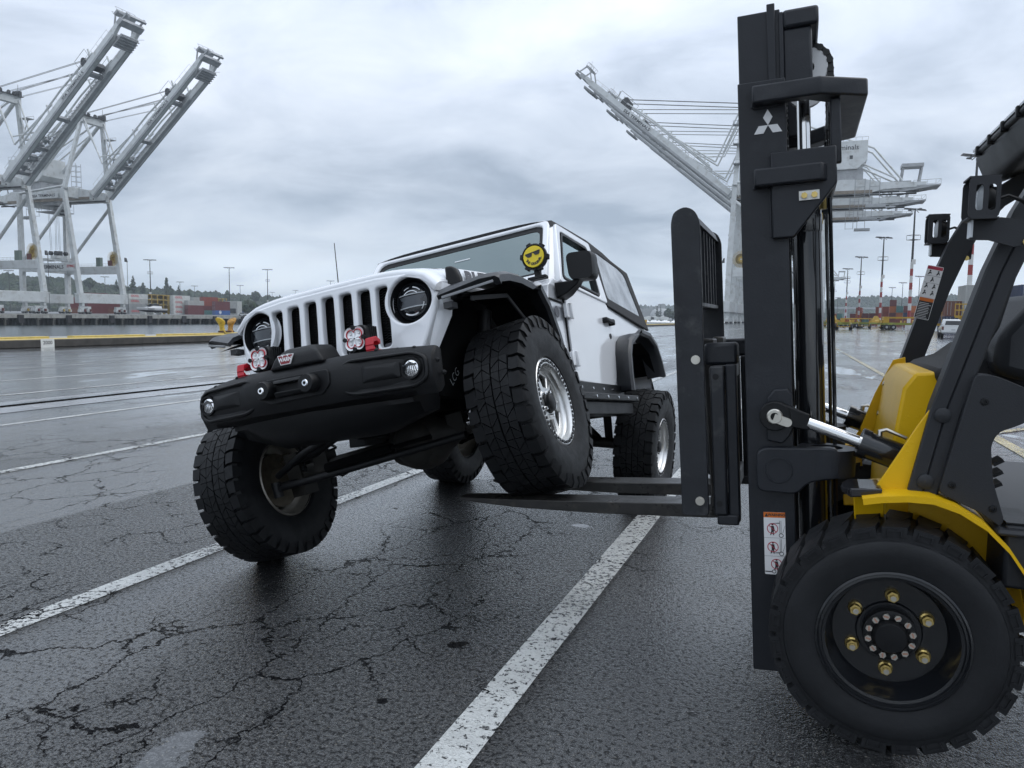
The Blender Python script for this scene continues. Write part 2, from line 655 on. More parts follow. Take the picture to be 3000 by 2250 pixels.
    shade = q.m2('MULTIPLY', shade, q.rng(q.noise(pos, 120, 2, .6), .42, .58, .45, 1.25))
    shade = q.m2('MULTIPLY', shade, q.m2('MULTIPLY_ADD', sheen, .8, 1.0))
    shade = q.m2('ADD', shade, q.m2('MULTIPLY', film, .7))
    rough = q.m2('MULTIPLY_ADD', sheen, -.08, rough)
    shade = q.m2('MULTIPLY', shade, q.rng(crack, .1, .8, 1, .03))
    shade = q.m2('MAXIMUM', shade, q.m2('MULTIPLY', pools, .6), clamp=True)
    shade = q.m2('MAXIMUM', shade, q.m2('MULTIPLY', wet, q.rng(crack, .1, .8, .95, .2)), clamp=True)
    flat = q.m2('MAXIMUM', flat, q.m2('MULTIPLY', wet, .9))
    q.L.new(q.m2('MULTIPLY', shade, 1.0), q.b.inputs['Coat Weight'])
    q.L.new(q.m2('MULTIPLY', shade, .62), q.b.inputs['Specular IOR Level'])
    q.b.inputs['Coat IOR'].default_value = 1.6
    q.b.inputs['Coat Roughness'].default_value = .09
    q.L.new(q.bump(h, q.m2('MULTIPLY_ADD', flat, -.97, 1.0), .0052), q.b.inputs['Coat Normal'])
    q.L.new(base, q.b.inputs['Base Color'])
    q.L.new(rough, q.b.inputs['Roughness'])
    q.L.new(q.bump(h, q.m2('MULTIPLY_ADD', flat, -.97, 1.0), .0065), q.b.inputs['Normal'])
    return q.m


A_PLAIN = asphalt('wet_asphalt')
A_WHITE = asphalt('white_line_paint', (.70, .71, .69), .85)
A_FAINT = asphalt('faded_white_line_paint', (.62, .63, .62), 1.1)
A_YEL = asphalt('yellow_line_paint', (.62, .50, .20), .9)

CONC = mat('damp_concrete', (.27, .272, .28), .20, bump=.25, bscale=40, var=.14, vscale=1.2, rvar=.1)
CONC_D = mat('dark_stained_concrete', (.055, .05, .044), .6, bump=.5, bscale=12, var=.35, vscale=2.5)
CONC_L = mat('pale_quay_concrete', (.33, .325, .30), .7, bump=.4, bscale=6, var=.25, vscale=.6, dirt=(.12, .11, .10), dscale=.5)
PILE_SHADE = mat('black_piles_and_deck_shade', (.018, .017, .016), .7, var=.4, vscale=.8)
YELB = mat('yellow_kerb_paint', (.55, .40, .09), .5, var=.2, vscale=6, dirt=(.16, .13, .09), dscale=3)
STEEL_W = mat('wet_worn_rail_steel', (.62, .62, .62), .18, 1.)
DARKGAP = mat('black_rail_groove', (.004, .004, .004), .95, spec=.0)


def sheet(name, pts, z, m, kind='structure'):
    g = G().add([P(a, b, z) for a, b in pts], [tuple(range(len(pts)))])
    return tag(g.build(name, m), kind=kind)


QE = -33.0          # our quay edge
FE = -259.0         # far quay edge
# near apron: one sheet reaching the horizon
sheet('ground', [(-30.6, -60), (2600, -60), (2600, 1020), (2600, 5200), (-30.6, 5200)], 0, A_PLAIN)
FARG = mat('far_quay_paving', (.10, .10, .10), .4, var=.2, vscale=.05)
sheet('far_ground', [(FE, -300), (FE, 5200), (-4000, 5200), (-4000, -300)], .3, FARG)
# slip head closing the water
sheet('slip_head_ground', [(FE, 1150), (QE, 1150), (QE, 5200), (FE, 5200)], .15, FARG)

wt = NB('harbour_water')
wg = wt.N.new('ShaderNodeNewGeometry')
wt.b.inputs['Base Color'].default_value = (.035, .05, .055, 1)
wt.b.inputs['Roughness'].default_value = .16
wt.b.inputs['IOR'].default_value = 1.333
wn = wt.noise(wt.vmap(wg.outputs['Position'], rot=TH, sc=(.9, .45, 1)), .8, 5, .6)
wt.L.new(wt.bump(wn, .55, .16), wt.b.inputs['Normal'])
g = G().add([P(QE + 2, -300, -3.7), P(QE + 2, 1151, -3.7), P(FE - 6, 1151, -3.7), P(FE - 6, -300, -3.7)], [(0, 1, 2, 3)])
tag(g.build('water', wt.m), kind='structure')


def line(r0, r1, d0, d1, m, z=.004, name='painted_line'):
    n = max(2, int((d1 - d0) / 3))
    g = G()
    rnd = random.Random(int(r0 * 100))
    a = [(r0 + rnd.uniform(-.006, .006), d0 + (d1 - d0) * i / n) for i in range(n + 1)]
    b = [(r1 + rnd.uniform(-.006, .006), d0 + (d1 - d0) * i / n) for i in range(n + 1)]
    g.loft([[P(*p, z) for p in a], [P(*p, z) for p in b]], False, False)
    return tag(g.build(name, m), kind='structure')


line(-3.56, -3.43, -3, 260, A_WHITE)
line(-1.16, -1.00, -3, 260, A_WHITE)
line(-7.02, -6.90, -3, 300, A_WHITE)
line(-9.86, -9.74, -3, 300, A_WHITE)
line(-13.32, -13.2, -3, 300, A_WHITE)
line(-15.98, -15.86, -3, 300, A_WHITE)
line(-19.17, -19.04, -3, 300, A_FAINT)
line(-21.28, -21.16, -3, 300, A_FAINT)
line(-26.2, -26.05, -3, 300, A_WHITE)


def skew(p, q, w, m, z=.008, name='painted_line'):
    p, q = P(*p), P(*q)
    d = (q - p).normalized(); n = V((-d.y, d.x, 0)) * w / 2
    g = G().add([p + n + V((0, 0, z)), p - n + V((0, 0, z)), q - n + V((0, 0, z)), q + n + V((0, 0, z))], [(0, 1, 2, 3)])
    return tag(g.build(name, m), kind='structure')


skew((2.62, 2), (.75, 72), .16, A_YEL)
skew((5.1, 12), (2.2, 135), .10, A_WHITE)
skew((2.1, 11.7), (9.5, 21.5), .12, A_YEL, .012)
skew((6.6, 14), (9.0, 150), .10, A_FAINT)
skew((1.4, 24), (14, 29), .10, A_FAINT, .012)
skew((1.3, 36), (16, 42), .10, A_FAINT, .012)
skew((-6, 60), (12, 66), .10, A_FAINT, .012)
skew((-12, 40), (-2, 43.5), .10, A_FAINT, .012)
# crane rail set in a concrete strip
sheet('concrete_rail_strip', [(-12.24, -10), (-10.92, -10), (-10.92, 700), (-12.24, 700)], .0045, CONC)
g = G()
for a, b in ((-11.92, -11.81), (-11.69, -11.58)):
    g.add([P(a, -10, .009), P(b, -10, .009), P(b, 700, .009), P(a, 700, .009)], [(0, 1, 2, 3)])
tag(g.build('rail_groove', DARKGAP), kind='structure')
rail = thing('crane_rail', 'long steel crane rail sunk in the pale concrete strip', 'rail', mw=PM(-11.75, 0))
G().box(-.06, .06, -10, 700, .01, .022).build('rail_head', STEEL_W, rail)
# smooth second strip along the far side of the yard
sheet('concrete_rail_strip', [(3.3, 6), (4.1, 6), (4.1, 9), (3.3, 9)], .0046, CONC)

# quay edge: kerb, yellow top, black openings, cope beam
QL = 260
kerb = thing('quay_kerb', 'long concrete kerb with yellow painted top along the quay edge', 'kerb', mw=PM(-29.1, 0))
G().box(-1.15, 0, -20, QL, 0, .32).build('kerb_beam', CONC_D, kerb, bevel=.03)
G().box(-1.13, -.10, -20, QL, .322, .333).build('yellow_top', YELB, kerb)
bl = G()
y = -18.
rnd = random.Random(3)
while y < QL:
    w = rnd.uniform(2.2, 5.5)
    bl.box(-1.75, -1.30, y, y + w, .3, .40)
    y += w + rnd.uniform(.5, 1.3)
bl.build('yellow_edge_block', YELB, kerb, bevel=.02)
G().box(-3.9, -1.152, -20, 1150, -4.5, .30).build('cope_beam', CONC_L, kerb)
# end marker board
mk = thing('distance_marker', 'white board reading 2000 on the face of the quay kerb', 'marker', mw=PM(-29.09, 22.6))
WHITE_B = mat('white_board_paint', (.72, .72, .68), .5, var=.08, vscale=5)
BLACK_P = mat('black_print', (.02, .02, .022), .5)
G().box(0, .012, -.30, .30, -.0, .35).build('board', WHITE_B, mk)
t = text('2000', .2, 0, 1.05, .002)
t.xf(M.Translation((.015, 0, .19)) @ frame((0, 0, 0), (0, 1, 0), (0, 0, 1))).build('lettering', BLACK_P, mk)


# bollards: T-head horns on a plate
BOL_Y = mat('chipped_yellow_bollard_paint', (.56, .39, .05), .5, bump=.4, bscale=20, dirt=(.06, .035, .02), dscale=5.5)
BOL_R = mat('rust_brown_iron', (.085, .045, .028), .75, bump=.5, bscale=25, var=.4, vscale=7)


BOL_O = mat('rusty_orange_bollard_paint', (.36, .19, .035), .6, bump=.4, bscale=20, var=.5, vscale=5, dirt=(.07, .035, .02), dscale=4.2)


def bollard(r, d, label, group):
    b = thing('mooring_bollard', label, 'bollard', group=group, mw=PM(r, d, .335))
    G().box(-.30, .30, -.85, .85, -.03, .05).build('base_plate', BOL_R, b, bevel=.015)
    G().box(-.16, .16, -.5, .5, .05, .16).build('saddle', BOL_R, b, bevel=.03)
    for s in (-1, 1):
        pr = [(.19, .05), (.15, .2), (.135, .33), (.15, .47), (.215, .60), (.25, .70), (.235, .79), (.15, .855), (0, .87)]
        h = G()
        secs = []
        for rr, z in pr:
            k = s * (.28 + .30 * max(0, z - .05) ** 1.2)
            secs.append([(rr * 1.0 * cos(2 * pi * j / 20), k + rr * 1.05 * sin(2 * pi * j / 20), z + s * .10 * (rr * sin(2 * pi * j / 20)) / .25) for j in range(20)])
        h.loft(secs).build('horn', BOL_Y if s < 0 else BOL_O, b, smooth=60)
    return b


gb = 'mooring bollards along the near quay edge'
bollard(-31.2, 35.4, 'large twin-horned yellow and rust bollard left of the raised truck', gb)
for d, lb in ((130, 'small far bollard nearest the canvas rear corner of the truck'), (143, 'middle one of the three small far bollards on the quay edge'), (157, 'small far bollard farthest right of the three, beside the forklift backrest')):
    bollard(-31.2, d, lb, gb)
# ------------------------------------------------------------------ raised four-wheel-drive truck
JM = M.Translation((-.596, 4.278, .472)) @ M.Rotation(rad(-114.05), 4, 'Z') @ M.Rotation(rad(-6.1), 4, 'Y') @ M.Rotation(rad(11.5), 4, 'X')
PAINT = mat('white_car_paint', (.76, .775, .80), .22, coat=1., var=.02, vscale=4)
BLK = mat('textured_black_bumper', (.006, .0064, .0075), .46, spec=.3, bump=.35, bscale=160, drops=95, rvar=.08)
BLK2 = mat('black_trim_plastic', (.005, .0054, .0064), .45, spec=.3, bump=.3, bscale=220, rvar=.06)
FLARE = mat('wet_charcoal_flare_plastic', (.020, .022, .026), .36, bump=.35, drops=80, bscale=150, rvar=.08)
SEAM = mat('black_panel_gap', (.004, .004, .005), .7)
DARK = mat('dark_underbody', (.0025, .0027, .003), .9, spec=.1)
AXLE = mat('dirty_axle_iron', (.016, .015, .013), .6, bump=.5, bscale=40, dirt=(.05, .043, .034), dscale=9)
RUB = mat('black_tyre_rubber', (.0058, .0064, .0076), .55, spec=.28, bump=.3, bscale=90, var=.25, vscale=12, rvar=.08)
ALU = mat('machined_aluminium', (.70, .70, .69), .30, .9, rvar=.05)
ALU_D = mat('brake_dust_grey_barrel', (.32, .30, .26), .45, .7, var=.2, vscale=12)
CHR = mat('bright_chrome', (.85, .85, .86), .06, 1.)
RED = mat('red_anodised_metal', (.48, .012, .025), .32)
REDP = mat('dark_red_badge', (.22, .012, .018), .4)
WHT = mat('white_print', (.75, .75, .75), .5)
BRK = mat('dusty_bracket_steel', (.05, .052, .055), .6)
GRYP = mat('grey_decal', (.11, .11, .125), .5)
CAN = mat('black_canvas_top', (.013, .0135, .015), .75, bump=.5, bscale=300, drops=60)
LED = mat('frosted_marker_lens', (.50, .53, .55), .25)
MARK = mat('smoked_marker_lens', (.20, .21, .22), .2)
GL = glass('windscreen_glass', (.20, .25, .25), .16)
GLS = glass('side_window_glass', (.34, .42, .41), .30)
VIN = mat('clear_vinyl_with_reflections', (.36, .385, .41), .10, bump=.6, bscale=9, var=.4, vscale=5, drops=140)  # mottled pale grey puts reflections into the clear vinyl's colour
SILVR = mat('frosted_silver_reflector', (.80, .81, .82), .28, .45)
LENS = mat('dark_headlamp_lens', (.012, .014, .017), .03, spec=.8)
YELL = mat('yellow_lamp_cover', (.72, .55, .02), .45)
MESHM = mat('black_honeycomb_mesh', (.008, .008, .009), .4)
INTER = mat('dark_cabin', (.012, .012, .013), .8)

jeep = thing('off_road_truck', 'white short off-road truck with one front tyre lifted on the forks', 'truck', mw=JM)

# --- tub
arch = [(-2.5 + .60 * cos(rad(a)), .36 + .60 * sin(rad(a))) for a in range(20, 161, 10)]
prof = [(-.60, .58), (-.585, 1.02), (-.64, 1.18), (-.75, 1.235), (-1.80, 1.205), (-2.45, 1.17), (-2.99, 1.125), (-3.0, .60)]
prof = prof + arch[::-1] + [(-1.93, .565), (-.75, .565)]
tub = G().prism([(x, -.79, z) for x, z in prof], (0, 1.58, 0))
tub.build('body_tub', PAINT, jeep, bevel=.02)
G().box(-2.95, -.60, -.70, .70, .40, .56).build('floor_pan', DARK, jeep)
G().box(-3.16, -3.0, -.74, .74, .50, .68).build('rear_bumper', BLK, jeep, bevel=.02)
# panel gaps on the cowl side
gp = G()
gp.box(-.868, -.864, .79, .8025, .60, 1.235)
gp.box(-.86, -.60, .79, .8022, 1.083, 1.090)
gp.build('panel_gap', SEAM, jeep)

# --- doors
dl = [(-.885, .585), (-.872, 1.232), (-1.825, 1.207), (-1.915, 1.0), (-1.87, .80), (-1.82, .63), (-1.755, .575)]
for s in (1, -1):
    d = plate(rounded(dl, .06, 4), (), .02, .006)
    fm = frame((0, s * .80, 0), (1, 0, 0), (0, 0, 1))
    dr = d.xf(fm).build('door', PAINT, jeep, smooth=40)
    # upper frame leaning in
    w0, w1 = V((0, s * .797, 1.215)), V((0, s * .70, 1.69))
    fu = frame(w0, (1, 0, 0), w1 - w0)
    k = (w1 - w0).length / .475
    def uv(p): return [(x, (z - 1.215) * k) for x, z in p]
    outer = uv([(-.80, 1.212), (-1.135, 1.695), (-1.865, 1.70), (-1.815, 1.20)])
    inner = uv([(-.862, 1.243), (-1.18, 1.645), (-1.765, 1.645), (-1.665, 1.225)])
    plate(rounded(outer, .03), [rounded(inner, .045)], .05, .008).xf(fu).build('window_frame', PAINT, dr, smooth=40)
    iw = uv([(-.875, 1.25), (-1.185, 1.638), (-1.757, 1.638), (-1.66, 1.232)])
    iw2 = uv([(-.905, 1.262), (-1.195, 1.618), (-1.735, 1.618), (-1.635, 1.248)])
    plate(rounded(iw, .045), [rounded(iw2, .04)], .056, .0).xf(fu).build('window_seal', BLK2, dr)
    plate(rounded(iw, .04), (), .006).xf(fu).build('window', GLS, dr)
    # handle, lock, hinges
    h = G().box(-1.84, -1.66, s * .82, s * .852, 1.045, 1.078)
    h.box(-1.845, -1.80, s * .80, s * .852, 1.035, 1.082); h.box(-1.69, -1.65, s * .80, s * .848, 1.04, 1.082)
    h.build('handle', BLK2, dr, bevel=.01)
    G().cyl((-1.80, s * .80, .955), (0, s, 0), .02, .016).build('lock', BLK2, dr)
    for z in (1.03, .72):
        hg = G().box(-.935, -.80, s * .812, s * .835, z - .045, z + .045)
        hg.cyl((-.868, s * .835, z - .05), (0, 0, 1), .017, .10, 10)
        hg.build('hinge', PAINT, dr, bevel=.006)
    # mirror
    m = G().loft([[(x, s * yy, zz) for yy, zz in rounded([(.905, 1.19), (.90, 1.368), (1.078, 1.352), (1.068, 1.172)], .045, 4)] for x in (-.70, -.735, -.80, -.83)])
    for i, kx in ((0, .93), (3, .9)):
        n = len(m.v) // 4
        for j in range(n):
            x, y, z = m.v[i * n + j]
            m.v[i * n + j] = (x, s * (.987 + (abs(y) - .987) * kx), 1.27 + (z - 1.27) * kx)
    arm = G().loft([[(x, s * y, z) for x, y, z in sec] for sec in ([(-.72, .80, 1.20), (-.92, .80, 1.20), (-.92, .80, 1.11), (-.74, .80, 1.10)], [(-.72, .87, 1.195), (-.86, .87, 1.195), (-.86, .87, 1.12), (-.73, .87, 1.12)], [(-.72, .97, 1.19), (-.81, .97, 1.19), (-.81, .95, 1.165), (-.72, .95, 1.16)])])
    mo = m.build('mirror', BLK2, dr, smooth=45)
    arm.build('mirror_arm', BLK2, mo, bevel=.008)
G().cyl((-.705, .80, 1.012), (0, 1, 0), .036, .004, 20).build('fender_badge', GRYP, jeep)

# --- windscreen
wb, wtp = V((-.75, 0, 1.235)), V((-1.118, 0, 1.715))
wf = frame(wb, (0, 1, 0), wtp - wb)
wl = (wtp - wb).length
plate(rounded([(-.755, -.03), (.755, -.03), (.695, wl), (-.695, wl)], .06), [rounded([(-.71, .05), (.71, .05), (.655, wl - .042), (-.655, wl - .042)], .055)], .05, .010).xf(wf).build('windscreen_frame', PAINT, jeep, smooth=40)
ws = plate([(-.72, .04), (.72, .04), (.665, wl - .03), (-.665, wl - .03)], (), .006).xf(wf).build('windscreen', GL, jeep)
plate(rounded([(-.715, .045), (.715, .045), (.66, wl - .036), (-.66, wl - .036)], .06), [rounded([(-.685, .085), (.685, .085), (.632, wl - .085), (-.632, wl - .085)], .05)], .012).xf(wf).build('glass_border', BLK2, ws)
tg = G().beam((-.02, .0, 0), (.10, .0, 0), .012, .002)
tg.xf(wf @ M.Translation((.02, .40, .005))).build('toll_tag', LED, ws)
for s in (1, -1):
    G().hexa([(-.72, s * .735, 1.20), (-.83, s * .80, 1.20), (-.90, s * .79, 1.22), (-.80, s * .70, 1.22), (-1.09, s * .67, 1.715), (-1.14, s * .712, 1.69), (-1.20, s * .70, 1.69), (-1.18, s * .64, 1.715)]).build('windscreen_pillar', PAINT, jeep, bevel=.012)
# cabin
ib = G().box(-1.02, -.80, -.66, .66, 1.20, 1.27)
ib.box(-2.7, -2.55, -.6, .6, 1.1, 1.45)
for s in (-1, 1):
    ib.hexa([(-1.75, s * .36 - .22, 1.15), (-1.6, s * .36 - .22, 1.15), (-1.6, s * .36 + .22, 1.15), (-1.75, s * .36 + .22, 1.15), (-1.9, s * .36 - .17, 1.52), (-1.8, s * .36 - .17, 1.52), (-1.8, s * .36 + .17, 1.52), (-1.9, s * .36 + .17, 1.52)])
    ib.tube([(-1.12, s * .6, 1.2), (-1.2, s * .6, 1.62), (-1.95, s * .6, 1.66), (-2.75, s * .6, 1.5), (-2.8, s * .6, 1.1)], .03)
ib.tube([(-1.95, -.6, 1.66), (-1.95, .6, 1.66)], .03)
ib.tube([(-1.2, -.6, 1.62), (-1.2, .6, 1.62)], .03)
ib.build('cabin_fittings', INTER, jeep, bevel=.015)

# --- canvas top
secs = []
for x, yh, z, zc in ((-1.085, .69, 1.712, 1.735), (-1.13, .70, 1.722, 1.748), (-1.5, .705, 1.728, 1.762), (-1.88, .705, 1.735, 1.77), (-2.3, .70, 1.718, 1.752), (-2.66, .69, 1.69, 1.722), (-2.93, .67, 1.635, 1.66)):
    top = []
    for k in range(13):
        t = -1 + 2 * k / 12
        top.append((x, yh * t, zc - (zc - z) * abs(t) ** 5))
    secs.append([(x, yh + .012, z - .045)] + [(a, b * 1.0, c) for a, b, c in reversed(top)] + [(x, -yh - .012, z - .045)])
st = G().loft(secs, True, True).build('soft_top', CAN, jeep, smooth=50)
w0, w1 = V((0, .797, 1.20)), V((0, .70, 1.69))
for s in (1, -1):
    a, b = V((0, s * .80, 1.19)), V((0, s * .705, 1.70))
    fu = frame(a, (1, 0, 0), b - a)
    k = (b - a).length / .51
    def uv(p): return [(x, (z - 1.19) * k) for x, z in p]
    o = uv([(-1.845, 1.195), (-1.885, 1.71), (-2.93, 1.645), (-3.03, 1.115)])
    i = uv([(-1.92, 1.265), (-2.00, 1.665), (-2.63, 1.632), (-2.79, 1.60), (-2.875, 1.225)])
    sd = plate(o, [rounded(i, .05)], .02, .004).xf(fu).build('side_curtain', CAN, st)
    plate(rounded(i, .05), (), .008).xf(fu).build('vinyl_window', VIN, sd)
    rb = G()
    for q in range(22):
        x = -1.93 - q * .045
        z0 = 1.185 - (abs(x) - 1.93) * .065
        rb.beam((x, .02, .02 + (z0 - 1.18) * k), (x - .012, .06 + (z0 - 1.185) * k, .012), .012, .012)
    rb2 = G()
    for q in range(20):
        x = -1.95 - q * .047
        z0 = 1.195 - (abs(x) - 1.9) * .062
        rb2.add([tuple(fu @ V((x + dx, (z0 - 1.19 + dz) * k, w))) for dx, dz, w in ((0, .0, .011 * s), (-.018, 0, .011 * s), (-.018, .06, .011 * s), (0, .06, .011 * s), (-.009, .0, .02 * s), (-.009, .06, .02 * s))], [(0, 4, 5, 3), (4, 1, 2, 5)])
    rb2.build('pleat', CAN, sd)
G().hexa([(-2.93, -.69, 1.65), (-2.93, .69, 1.65), (-2.95, .69, 1.65), (-2.95, -.69, 1.65), (-3.02, -.78, 1.12), (-3.02, .78, 1.12), (-3.05, .78, 1.12), (-3.05, -.78, 1.12)]).build('rear_curtain', CAN, st)

# --- hood
secs = []
for x, yh, zs, zc in ((.2, .645, 1.165, 1.21), (-.2, .675, 1.195, 1.25), (-.60, .715, 1.22, 1.28), (-.76, .735, 1.225, 1.272)):
    top = [(yh * t, zc - (zc - zs) * abs(t) ** 7 - .012 * t * t) for t in [-1 + 2 * k / 20 for k in range(21)]]
    secs.append([(x, yh + .016, zs - .13)] + [(x, a, c) for a, c in reversed(top)] + [(x, -yh - .016, zs - .13)])
def lip(x, dz, k, e):
    ol = [(0, 1.140), (.10, 1.140), (.20, 1.139), (.30, 1.137), (.40, 1.131), (.48, 1.120), (.54, 1.102), (.585, 1.074), (.612, 1.048), (.626, 1.022)]
    def zz(y):
        y = abs(y)
        for (a, b), (c, d) in zip(ol, ol[1:]):
            if y <= c: return b + (d - b) * (y - a) / (c - a)
        return 1.02
    yh = .626 * k
    t = [(yh * u, zz(.626 * u) + dz) for u in [-1 + 2 * i / 20 for i in range(21)]]
    return [(x, yh + e, 1.03)] + [(x, a, c) for a, c in reversed(t)] + [(x, -yh - e, 1.03)]
def rim_(x, dz, k):
    a = lip(x, dz, k, 0)[1:-1]
    b = lip(x - .004, -.012, k * .985, 0)[1:-1]
    return a + b[::-1]
G().loft([rim_(.510, .003, 1.002), rim_(.507, .014, 1.012), rim_(.480, .030, 1.02), rim_(.395, .046, 1.026)]).build('hood_lip', PAINT, jeep, smooth=50)
secs = [lip(.40, .045, 1.025, .006)] + secs
hood = G().loft(secs).build('hood', PAINT, jeep, smooth=50)
t = text('RUBICON', .088, .001, 1.45, .005, -.05)
t.xf(frame((-.05, .683, 1.128), (-.4, .03, .032), (0, -.09, 1))).build('hood_lettering', GRYP, hood)
for s in (1, -1):
    lt = G().loft([[(.37 + dx, s * yy, zz) for dx, yy, zz in ((-.032, .630, zc_), (.032, .630, zc_), (.026, yo_, zc_), (-.026, yo_, zc_))] for zc_, yo_ in ((1.0, .695), (1.04, .705), (1.08, .703), (1.12, .690), (1.142, .665))])
    lt.box(.34, .41, s * .645, s * .685, .965, 1.03)
    lt.build('hood_latch', BLK2, hood, bevel=.012)

# --- grille shell
GO = [(0, 1.135), (.30, 1.133), (.47, 1.118), (.555, 1.092), (.605, 1.05), (.622, 1.0), (.612, .93), (.575, .83), (.535, .72)]
half = GO + [(.50, .70)]
out = [(y, z) for y, z in half] + [(-y, z) for y, z in half[::-1] if y > 0]
holes = []
for k in range(-3, 4):
    c = k * .1115 - .004
    zt = 1.094 - .004 * abs(k)
    zb = .775
    wt, wbm = .0385, .035
    p = [(c - wbm, zb), (c + wbm, zb), (c + .040, .93), (c + wt, zt), (c - wt, zt), (c - .040, .93)]
    if k == 3:
        p = [(c - wbm, zb), (c + wbm, zb), (c + .036, .89), (c + .020, .985), (c + .036, zt), (c - wt, zt), (c - .040, .93)]
    if k == -3:
        p = [(c - wbm, zb), (c + wbm, zb), (c + .040, .93), (c + wt, zt), (c - .036, zt), (c - .020, .985), (c - .036, .89)]
    holes.append(rounded(p, .022, 4))
LY, LZ, LR = .475, .985, .116
holes += [circ(LY, LZ, LR, 40), circ(-LY, LZ, LR, 40)]
gr = plate(out, holes, .05, .012, 3)
gm = frame((.51, 0, 0), (0, 1, 0), (0, 0, 1))
# slight rake and rounding back at the sides
gr.xf(gm)
gr.v = [(x - max(0, abs(y) - .45) ** 2 * 1.6 - (z - .95) * .06, y, z) for x, y, z in gr.v]
grille = gr.build('grille', PAINT, jeep, smooth=40)
# fender corner returns
for s in (1, -1):
    cr = G().loft([[(.475, s * .605, 1.055), (.48, s * .60, .90), (.49, s * .535, .72)], [(.455, s * .645, 1.05), (.445, s * .63, .90), (.465, s * .555, .72)], [(.38, s * .665, 1.04), (.40, s * .642, .89), (.45, s * .56, .71)]], False, False)
    cr.build('grille_side', PAINT, grille, smooth=60)
ms = G().box(.44, .455, -.40, .40, .74, 1.12, 0)
ms.build('grille_backing', DARK, grille)
hx = G()
rows = 24
for k in range(-3, 4):
    c = k * .1115 - .004
    for q in range(rows):
        z = .785 + q * .0132
        pts = []
        for j in range(9):
            pts.append((.466, c - .044 + j * .011, z + (.0042 if (j // 2) % 2 else -.0042)))
        secs = [[V(p) + V((dx, 0, dz)) for dx, dz in ((0, -.0012), (.008, -.0012), (.008, .0012), (0, .0012))] for p in pts]
        hx.loft(secs)
tag(hx.build('honeycomb_mesh', MESHM, grille), kind='stuff')
for k in (1, 3, -3):
    c = k * .1115 - .004
    G().box(.45, .50, c - .034, c + .034, .775, .80).build('slot_insert', GRYP, grille, bevel=.008)
# headlights
for s in (1, -1):
    hl = thing('headlight', None, None)
    hl.parent = jeep; hl.location = (.49, s * LY, LZ)
    G().lathe([(.116, .012), (.112, -.015), (.098, -.05), (.092, -.052)], (0, 0, 0), (1, 0, 0), 40).build('bezel', BLK2, hl, smooth=50)
    G().lathe([(.096, -.05), (.096, -.02), (.088, -.012), (.086, -.03)], (0, 0, 0), (1, 0, 0), 36).build('trim_ring', FLARE, hl, smooth=50)
    G().lathe([(.088, -.028), (.075, -.012), (.05, -.003), (.02, .001), (0, .002)], (0, 0, 0), (1, 0, 0), 36).build('lens', LENS, hl, smooth=60)
    pj = G()
    for zz, h_ in ((.0, .052),):
        pj.loft([[(.0055 - .022 * (y / .08) ** 2, y, zz - h_ / 2), (.0055 - .022 * (y / .08) ** 2, y, zz + h_ / 2)] for y in [-.07 + .01 * i for i in range(15)]], False, False)
    pj.build('projector_panel', mat('grey_projector_glass', (.07, .078, .088), .08), hl)
    rr_ = G()
    for a0, a1, w_ in ((42, 84, .0035), (98, 128, .0022), (236, 300, .004), (318, 350, .002)):
        rr_.tube([(-.003, .070 * cos(rad(a)), .070 * sin(rad(a))) for a in range(a0, a1, 6)], w_, 5)
    rr_.build('rim_reflector', SILVR, hl)
    b = G()
    for zz in (-.03, .034):
        b.tube([(.005 - .021 * (y / .08) ** 2, y, zz) for y in [-.074 + .0123 * i for i in range(13)]], .0030, 5)
    b.build('light_bar', LED, hl)
    ch = G()
    ch.tube([(-.001, .052 * cos(rad(a)), .052 * sin(rad(a))) for a in range(40, 141, 10)], .003, 5)
    ch.build('reflector', CHR, hl)

# --- engine bay sides and underbody
eb = G().box(-.60, .44, -.56, .56, .50, 1.04)
eb.box(-.66, -.58, -.78, .78, .45, 1.02)
eb.build('inner_wing', DARK, jeep)
fr = G()
for s in (-1, 1):
    fr.tube([(.56, s * .43, .52), (.35, s * .43, .52), (-.5, s * .43, .47), (-2.0, s * .46, .47), (-2.9, s * .46, .55)], .055, 6)
fr.box(-1.9, -.9, -.35, .35, .36, .46)
fr.build('chassis_frame', DARK, jeep)

# --- front flares with under-lip lights
def flare(s, path, y0, y1, lip, name):
    secs = []
    n = len(path)
    for i, (x, z, xi, zi, yi) in enumerate(path):
        # outward-curved section from body (inner) to outer lip
        a = path[max(0, i - 1)]; b = path[min(n - 1, i + 1)]
        t = V((b[0] - a[0], b[1] - a[1])).normalized()
        nx, nz = t.y, -t.x           # towards the wheel
        if nz > 0 and i < n // 2: nx, nz = -nx, -nz
        sec = [(xi, yi, zi), (xi * .35 + x * .65, y0 + (y1 - y0) * .70, zi * .3 + z * .7 + .010), (x, y1 - .018, z), (x + nx * .016, y1, z + nz * .016), (x + nx * lip, y1, z + nz * lip), (x + nx * lip, y1 - .03, z + nz * lip), (x + nx * .024, y1 - .04, z + nz * .024), (xi + nx * .024, yi, zi + nz * .024)]
        secs.append([(p[0], s * p[1], p[2]) for p in sec])
    return G().loft(secs).build(name, FLARE, jeep, smooth=38)


